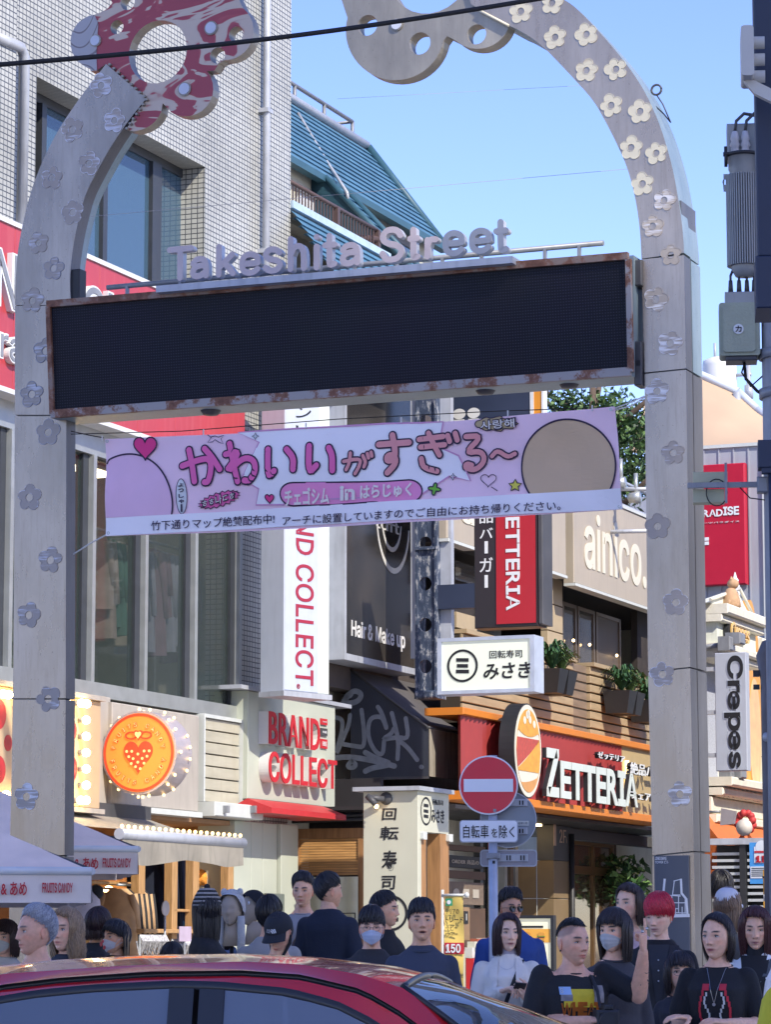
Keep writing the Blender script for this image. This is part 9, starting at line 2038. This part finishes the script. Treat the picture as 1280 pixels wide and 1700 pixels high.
person('tall brown-haired woman in a pale pink top behind the masked woman',1045,1499,62,fy=-42,by=-10,fem=1,tone=(0.87,0.54,0.38),hairk=dict(colr=(.045,.026,.02),fr=68,sd=80,bk=98,hang=-.13,hangfrom=70,vol=.013,n=560),top=(.55,.38,.38),Y=19.6,iris=EYB)
def blazer(c):
    Z=c['Z']
    for s_ in (-1,1):
        m_=MB(mat('lapel_black',(.012,.012,.015),.6,var=.1)); m_.sm=True; m_.grid(lambda u,v:(s_*((.012+.055*v)+(.045+.01*v)*u),0,Z(1.02)+(Z(1.405)-Z(1.02))*v),4,12); on_cloth(c,m_,.009); c['t'].part('lapel',m_)
    m_=MB(mat('black_shirt',(.02,.022,.03),.7)); m_.sm=True; m_.grid(lambda u,v:((u-.5)*(.03+.10*v),0,Z(1.05)+(Z(1.41)-Z(1.05))*v),6,12); on_cloth(c,m_,.005); c['t'].part('shirt_front',m_)
    m_=MB(LGREY); 
    for k in range(3): m_.ball((.0,-.148+.01*k,Z(1.2+.06*k)),.005,8,6)
    m_.xf(c['RB']); c['t'].part('buttons',m_)
    e=MB(LGREY); e.ball((.078,.002,-.035),.004,8,6); c['hp']('earring',e)
person('person with bright red bowl-cut hair in a black blazer',1094,1520,67,fy=-30,by=-8,pitch=9,tone=(0.91,0.57,0.41),hairk=dict(colr=(.62,.02,.05),fr=99,sd=86,bk=96,vol=.021,n=760,lock=.0058),top=(.012,.012,.016),topname='blazer',extra=blazer,openk=.4,lips=(.45,.2,.18),Y=18.8)
person('girl with glasses and a dark fringe low between red hair and the tattooed woman',1128,1613,60,fy=4,fem=1,tone=LIGHT,hairk=dict(colr=(.02,.012,.012),fr=90,sd=90,bk=98,hang=-.13,hangfrom=55,vol=.016,n=560),top=(.025,.025,.035),glass='thin',Y=18.0,headk=.93)
# tattooed woman
def tat(c):
    Z0=c['Z']; Z=lambda z:Z0(z+.02); t=c['t']; RB=c['RB']; m_=MB(mat('print_red',(.55,.03,.05),.8,var=.05)); 
    def lay(nm,q,l): on_cloth(c,q,l); return t.part(nm,q)
    for s_ in (-1,1):
        subdiv_rect(m_,s_*.045-.018,s_*.045+.018,Z(1.265),Z(1.30),5)
        for k in range(10): subdiv_rect(m_,s_*(.060+.02*math.sin(k*.5))-.006,s_*(.060+.02*math.sin(k*.5))+.006,Z(1.265-.03*(k+1)),Z(1.265-.03*k),2)
    lay('shirt_print',m_,.003); m_=MB(mat('print_white',(.60,.60,.58),.8))
    for s_ in (-1,1):
        for k in range(9): subdiv_rect(m_,s_*(.040+.012*math.sin(k*.9))-.005,s_*(.040+.012*math.sin(k*.9))+.005,Z(1.255-.022*(k+1)),Z(1.255-.022*k),2)
        for j in range(4): subdiv_rect(m_,s_*(.022+.012*j)-.003,s_*(.022+.012*j)+.003,Z(1.03),Z(1.075+.01*(j%2)),3)
    lay('shirt_print',m_,.0045)
    nk=MB(mat('silver_chain',(.5,.5,.5),.3,.9)); 
    for s_ in (-1,1):
        n=10
        for k in range(n): a=(s_*(.055-.053*k/n),Z(1.40)-.19*kk(k/n)); b=(s_*(.055-.053*(k+1)/n),Z(1.40)-.19*kk((k+1)/n)); q=len(nk.v); nk.v+= [(a[0],0,a[1]),(a[0]+.0022,0,a[1]),(b[0]+.0022,0,b[1]),(b[0],0,b[1])]; nk.F(q,q+1,q+2,q+3)
    nk.disc(0,Z(1.40)-.20,.009,0,.001,8); lay('necklace',nk,.008)
    e=MB(LW); e.ball((.079,.002,-.042),.005,8,6); c['hp']('earring',e)
    tt=MB(mat('tattoo_ink',(.06,.055,.06),.7)); A=c['AP']
    for s_ in (-1,1):
        a,b=A[s_][0],A[s_][1]
        for k in range(4):
            p=a.lerp(b,.80+.06*k); r=.0435-.001*k; tt.tube([tuple(p+Vector((r*math.sin(q),-r*math.cos(q),.012*math.sin(q*4+k*2)))) for q in np.linspace(-1.1,1.1,12)],.0035+.003*(k%2),5)
    tt.xf(RB); t.part('tattoo',tt)
def kk(x): return x**1.15
person('woman with slicked-back dark hair, black printed T-shirt and tattooed arms',1191,1554,79,fy=-34,by=-14,fem=1,tone=(0.87,0.52,0.35),hairk=dict(colr=(.022,.014,.012),fr=62,sd=88,bk=100,hang=-.12,hangfrom=78,inward=.5,vol=.009,n=900,lock=.004),top=(.012,.013,.016),sleeve='short',extra=tat,bulk=1.1,lips=(.42,.09,.09),iris=EYB,brow=(.035,.022,.018),Y=16.2,
    arms={-1:[(-.15,.01,1.28),(-.215,-.02,1.05),(-.12,-.27,1.08)],1:[(.15,.01,1.28),(.215,.0,1.04),(.08,-.26,1.06)]},hands={-1:((-.6,-.8,.1),(.1,.2,-1),(.1,.15,.2,.25,.1)),1:((-.8,-.5,.1),(.1,.3,-1),(.3,.35,.4,.4,.2))},fine=.009)
person('person in a white baseball cap with light brown hair seen from behind',1208,1503,54,fy=150,fem=1,hairk=dict(colr=(.20,.12,.07),fr=60,sd=84,bk=98,hang=-.17,hangfrom=60,vol=.014,n=480),top=(.05,.05,.05),extra=cap((.60,.60,.64)),Y=21.5)
person('tall person in a black hat behind the white cap',1197,1477,50,fy=170,hairk=dict(colr=BLK,fr=92,sd=100,bk=118,vol=.03,n=260),top=(.02,.02,.02),Y=24.,base=.12)
def rwoman(c):
    Z=c['Z']; tn=MB(mat('black_turtleneck',(.014,.014,.016),.85)); tn.sm=True; tn.lathe([(.07,Z(1.42)),(.066,Z(1.455)),(.060,Z(1.485)),(.052,Z(1.485))],(0,.006,0),24); c['t'].part('turtleneck',tn)
    g=MB(tn.mats[0]); g.sm=True; g.grid(lambda u,v:((u-.5)*(.04+.13*v),0,Z(.95)+(Z(1.42)-Z(.95))*v),8,14); on_cloth(c,g,.006); c['t'].part('jumper_front',g)
    strap(c,mat('grey_strap',(.08,.09,.10),.7),1)
person('woman with reddish-brown shoulder hair, black polo neck and white cardigan at the right edge',1254,1541,71,fy=-8,by=-12,pitch=8,fem=1,tone=(0.83,0.48,0.32),hairk=dict(colr=(.075,.020,.018),fr=70,sd=82,bk=96,hang=-.17,hangfrom=45,vol=.017,n=720),top=(.74,.74,.72),topname='cardigan',extra=rwoman,openk=.55,collar=False,lips=(.40,.16,.14),
    arms={-1:[(-.16,.01,1.33),(-.22,-.03,1.06),(-.14,-.25,1.14)],1:[(.16,.01,1.33),(.22,-.03,1.05),(.06,-.25,1.10)]},hands={-1:((.5,-.6,.4),(-.2,.3,-1),(.5,.55,.6,.6,.4)),1:((-.7,-.5,.1),(.1,.2,-1),(.4,.45,.5,.5,.3))})
# yellow umbrella held at the corner
c=at(1284,1700,15.2); mb=MB(mat('yellow_cloth',(.62,.55,.03),.7,var=.1)); mb.sm=True; mb.lathe([(.01,-.5),(.05,-.3),(.08,.0),(.055,.12),(.03,.16),(.01,.18)],(c.x,15.2,c.z+.0),14); t=Thing('folded_umbrella','bright yellow folded umbrella at the bottom right corner','umbrella',C0); t.part('cloth',mb); mb=MB(DKGREY); mb.cyl((c.x,15.2,c.z-.6),(c.x,15.2,c.z-.45),.006,6); t.part('tip',mb); t.done()
# mannequin heads with hats on the shop stand
def manq(x,y,h,label,kind,fy):
    Y=5100*.24/h; hc=at(x,y,Y); t=Thing('mannequin_head',label,'mannequin head',Frame((hc.x,hc.y),(1,0)),'mannequin heads with animal hats'); mb=MB(mat('mannequin_beige',(.42,.34,.25),.6,var=.03)); mb.cols=None; mb.sm=True
    A=np.linspace(-np.pi,np.pi,41)[:-1]; E=np.linspace(-np.pi/2,np.pi/2,30); AA,EE=np.meshgrid(A,E); D=np.stack([np.cos(EE)*np.sin(AA),-np.cos(EE)*np.cos(AA),np.sin(EE)],-1).reshape(-1,3); P=head_full(D,1.); mb.v=[tuple(p) for p in P]
    for j in range(29):
        for i in range(40): i2=(i+1)%40; mb.F(j*40+i,j*40+i2,(j+1)*40+i2,(j+1)*40+i)
    mb.cyl((0,.01,-.09),(0,.01,-.26),.05,16,.07); M=Matrix.Translation((0,0,hc.z))@Matrix.Rotation(R(fy),4,'Z'); mb.xf(M); t.part('head',mb)
    hm=MB(mat('hood_white',(.50,.50,.48),.95,bump=.7,bscale=90) if kind=='white' else mat('hood_black',(.015,.015,.018),.95,bump=.6)); hm.sm=True
    def H(u,v):
        a=u*2*math.pi; al=.0+v*1.75 if kind=='white' else v*1.45; d=hair_dir(np.array([a]),np.array([al]))[0]; p=head_base(d[None],.022)[0]
        if math.cos(a)>.2 and al>1.15: k=(al-1.15)*(math.cos(a)-.2); p=p*(1+.0)+np.array([0,-.005,0]); al2=1.15+(al-1.15)*max(0,1-1.6*(math.cos(a)-.2)); d=hair_dir(np.array([a]),np.array([al2]))[0]; p=head_base(d[None],.026)[0]
        return tuple(p)
    hm.grid(H,36,14)
    if kind=='white':
        for s_ in (-1,1): hm.ball((s_*.06,.0,.115),1,10,8,(.026,.014,.03))
        hm.tube([(-.075,-.02,-.05),(-.08,-.02,-.2),(-.075,-.02,-.34)],.028,10); hm.tube([(.075,-.02,-.05),(.08,-.02,-.2),(.075,-.02,-.34)],.028,10)
    else:
        hm.m(LW)
        for k in range(6): a=-.9+k*.36; hm.box(.098*math.sin(a)-.006,.098*math.sin(a)+.006,-.115*math.cos(a)-.008,-.115*math.cos(a)+.002,.03,.052)
    hm.xf(M); t.part('hat',hm,label='white furry hood with small ears' if kind=='white' else 'black hat with white stitches')
    st=MB(BLACK); st.cyl((0,.01,.12),(0,.01,hc.z-.25),.015,8); st.cyl((0,.01,.12),(0,.01,.14),.14,18); t.part('stand',st); t.done(base=(0,.01,.12))
manq(385,1508,56,'mannequin head in a white furry animal hood beside the striped beanie','white',-18)
manq(420,1508,54,'mannequin head in a black hat with white stitches left of the grey jacket','black',-60)
# plush panda mask hanging by the shop, paddle sign, price card, racks
c=F1.q(136,1502,-1.5); w_=F1.w((c[0],-1.5,c[1])); mb=MB(mat('plush_white',(.45,.40,.42),.95,bump=.5)); mb.ball((w_.x,w_.y,w_.z),1,18,12,(.17,.12,.17)); mb.m(mat('plush_black',(.02,.02,.02),.95)); 
mb.ball((w_.x+.02,w_.y-.10,w_.z+.03),1,10,8,(.045,.03,.04)); mb.ball((w_.x-.08,w_.y-.09,w_.z+.04),1,10,8,(.03,.03,.035)); mb.ball((w_.x+.13,w_.y,w_.z+.12),1,10,8,(.07,.05,.07)); mb.ball((w_.x-.14,w_.y,w_.z+.12),1,10,8,(.06,.05,.06)); single('plush_head',mb,'round white plush head with black patches above the blonde woman','plush toy',C0)
t=Thing('paddle_sign','small round white paddle sign standing among the clothes rails','sign',F1); c=F1.q(274,1507,-.6); mb=MB(mat('paddle_white',(.45,.40,.38),.6)); mb.disc(c[0],c[1],.085,-.61,-.60,24,rz=.078); t.part('disc',mb); mb=MB(LGREY); mb.cyl((c[0],-.6,.12),(c[0],-.6,c[1]-.07),.012,8); t.part('stem',mb); t.done(base=(c[0],-.6,.12))
t=Thing('price_card','mauve price card clipped above a rail of bracelets','card',F1); s0,s1,z0,z1=F1.rect(297,1537,316,1562,-1.2); mb=MB(mat('mauve_card',(.45,.36,.44),.6)); mb.box(s0,s1,-1.21,-1.2,z0,z1); t.part('card',mb); mb=MB(GREY); mb.cyl(((s0+s1)/2,-1.2,.12),((s0+s1)/2,-1.2,z0),.01,6); t.part('stem',mb); t.done()
for i,(x0,x1,y,lab) in enumerate(((232,275,1553,'rail of silvery bracelets in front of the clothes shop, left one'),(285,330,1560,'rail of silvery bracelets under the mauve card, right one'))):
    t=Thing('bracelet_rack',lab,'rack',F1,'bracelet racks'); a=F1.q(x0,y,-1.1); b=F1.q(x1,y,-1.1); mb=MB(ALU); mb.cyl((a[0],-1.1,a[1]),(b[0],-1.1,a[1]),.012,8); mb.cyl((a[0],-1.1,.12),(a[0],-1.1,a[1]),.012,8); mb.cyl((b[0],-1.1,.12),(b[0],-1.1,a[1]),.012,8); t.part('rail',mb)
    rn=random.Random(i); mb=MB(mat('bead_silver',(.35,.34,.33),.4,.4,var=.5,vscale=40)); k=a[0]
    while k<b[0]: mb.tube([(k,-1.1,a[1]+.01),(k+.01,-1.13,a[1]-.05),(k,-1.1,a[1]-.12-rn.uniform(0,.1)),(k-.01,-1.07,a[1]-.05)],.011,5); k+=.028
    t.part('bracelets',mb,stuff=True); t.done()
# ------------------------------------------------------------------ red car passing in the foreground
CR=Frame(at(330,HZ,8.6),(math.cos(R(8)),-math.sin(R(8)))); car=Thing('red_car','dark red car in the foreground, its roof and side windows in front of the crowd','car',CR)
PAINT=mat('red_car_paint',(.62,.010,.018),.2,.1,var=.03,spec=.5,coat=.7); TRIM=mat('black_trim',(.02,.02,.023),.35,var=.05); GLC=node_mat('car_side_glass',glass_fn((.12,.135,.16),.03,.93)); GLR=node_mat('windscreen_glass',glass_fn((.03,.04,.05),.02,.8))
W=1.72
def line(pts,yy,pre=(),post=()):
    L_=list(pre)+[CR.q(x,y,yy) for x,y in pts]+list(post); L_.sort(); xs=[p[0] for p in L_]; zs=[p[1] for p in L_]
    return lambda s: float(np.interp(s,xs,zs))
e0=CR.q(0,1618,.27); 
fc=line([(0,1602),(100,1592),(250,1584),(400,1582),(520,1588),(640,1602),(743,1626),(790,1646),(864,1669),(940,1699),(1010,1730)],.85,pre=[(-2.0,1.16),(-1.5,1.36),(-1.1,1.44)])
fe=line([(0,1616),(190,1603),(400,1595),(500,1600),(600,1617),(668,1639),(733,1684),(790,1726)],.27,pre=[(-2.0,1.10),(-1.5,1.29),(-1.1,1.375)])
fd=line([(0,1641),(100,1629),(250,1619),(400,1617),(500,1624),(600,1648),(660,1682),(720,1728)],.20,pre=[(-2.0,1.02),(-1.5,1.22),(-1.1,1.31)])
fw=line([(0,1660),(60,1650),(150,1641),(290,1634),(365,1636),(480,1647),(560,1668),(620,1698),(660,1725)],.17,pre=[(-1.6,1.05),(-1.3,1.19),(-1.0,1.26)],post=[(1.0,1.05)])
sH=CR.q(668,1640,.27)[0]; s0=-1.75; N=56
S_=[s0+(sH-s0)*i/N for i in range(N+1)]
def sheet(mb,rows,Sx):
    b=len(mb.v); n=len(rows); mb.sm=True
    for s in Sx:
        for r in rows: y,z=r(s); mb.v.append((s,y,z))
    for i in range(len(Sx)-1):
        for j in range(n-1): mb.F(b+i*n+j,b+(i+1)*n+j,b+(i+1)*n+j+1,b+i*n+j+1)
def both(mb,rows,Sx):
    sheet(mb,rows,Sx); sheet(mb,[(lambda s,r=r:(W-r(s)[0],r(s)[1])) for r in rows][::-1],Sx)
roof=[lambda s,k=k:(.27+(W/2-.27)*k,fe(s)+(fc(s)-fe(s))*math.sin(k*math.pi/2)) for k in np.linspace(0,1,9)]
mb=MB(PAINT); sheet(mb,roof+[(lambda s,r=r:(W-r(s)[0],r(s)[1])) for r in roof[-2::-1]],S_); car.part('roof',mb)
mb=MB(PAINT); both(mb,[lambda s:(.205,fd(s)+.012),lambda s:(.225,fd(s)+(fe(s)-fd(s))*.45),lambda s:(.27,fe(s))],S_+[sH+.1,sH+.2,sH+.3,sH+.4]); car.part('roof_rail',mb)
mb=MB(TRIM); both(mb,[lambda s:(.20,fd(s)-.004),lambda s:(.235,fd(s)+.002),lambda s:(.205,fd(s)+.012)],S_+[sH+.1,sH+.2,sH+.3,sH+.4]); car.part('drip_channel',mb)
fS=[s for s in S_ if s>-1.55]+[sH+.1,sH+.2,sH+.3]
mb=MB(PAINT); both(mb,[lambda s:(.165,fw(s)+.012),lambda s:(.185,(fw(s)+fd(s))/2+.006),lambda s:(.20,fd(s)-.004)],fS); car.part('door_frame',mb)
mb=MB(TRIM); both(mb,[lambda s:(.155,fw(s)-.012),lambda s:(.150,fw(s)),lambda s:(.165,fw(s)+.013)],fS); car.part('window_seal',mb)
sB0,sB1=CR.q(288,1660,.15)[0],CR.q(366,1660,.15)[0]; belt=.94
def side(mb,a,b): 
    Sx=[a+(b-a)*i/12 for i in range(13)]; both(mb,[lambda s:(.0,belt),lambda s:(.08,belt+(fw(s)-belt)*.5),lambda s:(.152,fw(s)-.01)],Sx)
for a,b in ((-.78,sB0),(sB1,1.02)): mb=MB(GLC); side(mb,a+.012,b-.012); car.part('side_window',mb)
for a,b in ((sB0-.012,(sB0+sB1)/2-.008),((sB0+sB1)/2+.008,sB1+.012)):
    mb=MB(TRIM); Sx=[a,b]; both(mb,[lambda s:(-.006,belt),lambda s:(.072,belt+(fw(s)-belt)*.5),lambda s:(.146,fw(s)-.008)],Sx); car.part('centre_pillar',mb)
mb=MB(TRIM); side(mb,-1.0,-.768); car.part('rear_pillar_trim',mb); mb=MB(PAINT); both(mb,[lambda s:(.0,belt),lambda s:(.1,belt+(fd(s)-belt)*.5),lambda s:(.205,fd(s)+.0)],[-1.75,-1.5,-1.25,-1.0]); car.part('rear_pillar',mb)
# windscreen and bonnet
SW=[sH+.80*i/14 for i in range(15)]
wr=[lambda s,k=k:(.285+(W/2-.285)*k-.16*(s-sH)*(1-k),fe(s)+(fc(s)-fe(s))*math.sin(k*math.pi/2)-.004) for k in np.linspace(0,1,9)]
mb=MB(GLR); sheet(mb,wr+[(lambda s,r=r:(W-r(s)[0],r(s)[1])) for r in wr[-2::-1]],SW); car.part('windscreen',mb)
mb=MB(TRIM); mb.tube([(s,wr[0](s)[0],wr[0](s)[1]+.006) for s in SW],.010,6); mb.tube([(sH,r(sH)[0],r(sH)[1]+.005) for r in wr]+[(sH,W-r(sH)[0],r(sH)[1]+.005) for r in wr[::-1]],.010,6); mb.tube([(s,W-wr[0](s)[0],wr[0](s)[1]+.006) for s in SW],.010,6); car.part('screen_trim',mb)
mb=MB(PAINT); mb.sm=True; mb.grid(lambda u,v:(1.42+.95*u+.14*math.sin(v*math.pi),.04+(W-.08)*v,.98-.22*u**1.6+.05*math.sin(v*math.pi)*(1-u*.4)),14,12); car.part('bonnet',mb)
# lower body loft
def low(s):
    t=abs(s-.15)/2.35; return .04+.16*max(0,t-.8)*5*.5
Sx=[-2.15+4.6*i/46 for i in range(47)]
def wellz(s): 
    for c_ in (-1.25,1.42):
        d=abs(s-c_)
        if d<.36: return .33+math.sqrt(max(0,.36**2-d*d))
    return .22
mb=MB(PAINT); both(mb,[lambda s:(low(s)+.05,wellz(s)),lambda s:(low(s)-.03,max(wellz(s)+.01,.5)),lambda s:(low(s)-.045,max(wellz(s)+.02,.72)),lambda s:(low(s)-.02 if s<1.4 else low(s)-.0,.94 if s<1.1 else .94-.16*max(0,(s-1.1)/1.35)**1.5)],Sx); car.part('side_panel',mb)
mb=MB(PAINT); mb.sm=True
mb.grid(lambda u,v:(2.45+.10*math.sin(v*math.pi),.2+(W-.4)*v,.25+.53*u),6,10); mb.grid(lambda u,v:(-2.15-.08*math.sin(v*math.pi),.2+(W-.4)*v,.3+.66*u),6,10,flip=True); mb.grid(lambda u,v:(-2.18+.45*u,.12+(W-.24)*v,.96+.15*u),6,8); car.part('bumper',mb)
mb=MB(GLR); mb.sm=True; mb.grid(lambda u,v:(-2.1+.36*u,.2+(W-.4)*v,1.0+.2*u),5,8); car.part('rear_window',mb)
mb=MB(TRIM); mb.box(-2.1,2.4,.15,W-.15,.2,.3); car.part('underbody',mb)
for yy in (.06,W-.06):
    mb=MB(mat('headlamp_glass',(.6,.62,.65),.1)); mb.ball((2.38,.28 if yy<.5 else W-.28,.68),1,12,8,(.1,.16,.07)); car.part('headlight',mb); mb=MB(mat('tail_lamp',(.4,.01,.01),.2)); mb.ball((-2.12,.25 if yy<.5 else W-.25,.85),1,12,8,(.08,.13,.1)); car.part('tail_light',mb)
    mb=MB(PAINT); mb.ball((.98,-.12 if yy<.5 else W+.12,1.0),1,14,10,(.07,.1,.07)); car.part('door_mirror',mb)
    for c_ in (-1.25,1.42):
        mb=MB(RUBBER); y0=yy-.1 if yy<.5 else yy-.08; mb.lathe([(.2,0),(.31,0),(.325,.03),(.325,.15),(.31,.18),(.2,.18)],(c_,y0+.02,.325),28,'y'); w_=car.part('wheel',mb); mb=MB(LGREY); yo=(y0+.02) if yy<.5 else y0+.19; mb.lathe([(.0,.03),(.06,.0),(.19,.02),(.2,.02)],(c_,yo,.325),20,'y'); car.part('rim',mb,parent=w_)
# seats and a faint interior
mb=MB(mat('seat_grey',(.10,.10,.11),.8,var=.2))
for c_ in (.25,-.75):
    for y in (.42,1.28): mb.box(c_-.12,c_+.03,y-.24,y+.24,.5,1.08,.05); mb.box(c_-.1,c_,y-.12,y+.12,1.12,1.26,.03); mb.box(c_-.1,c_+.42,y-.24,y+.24,.4,.55,.05)
car.part('seats',mb); car.done(base=(0,W/2,0))
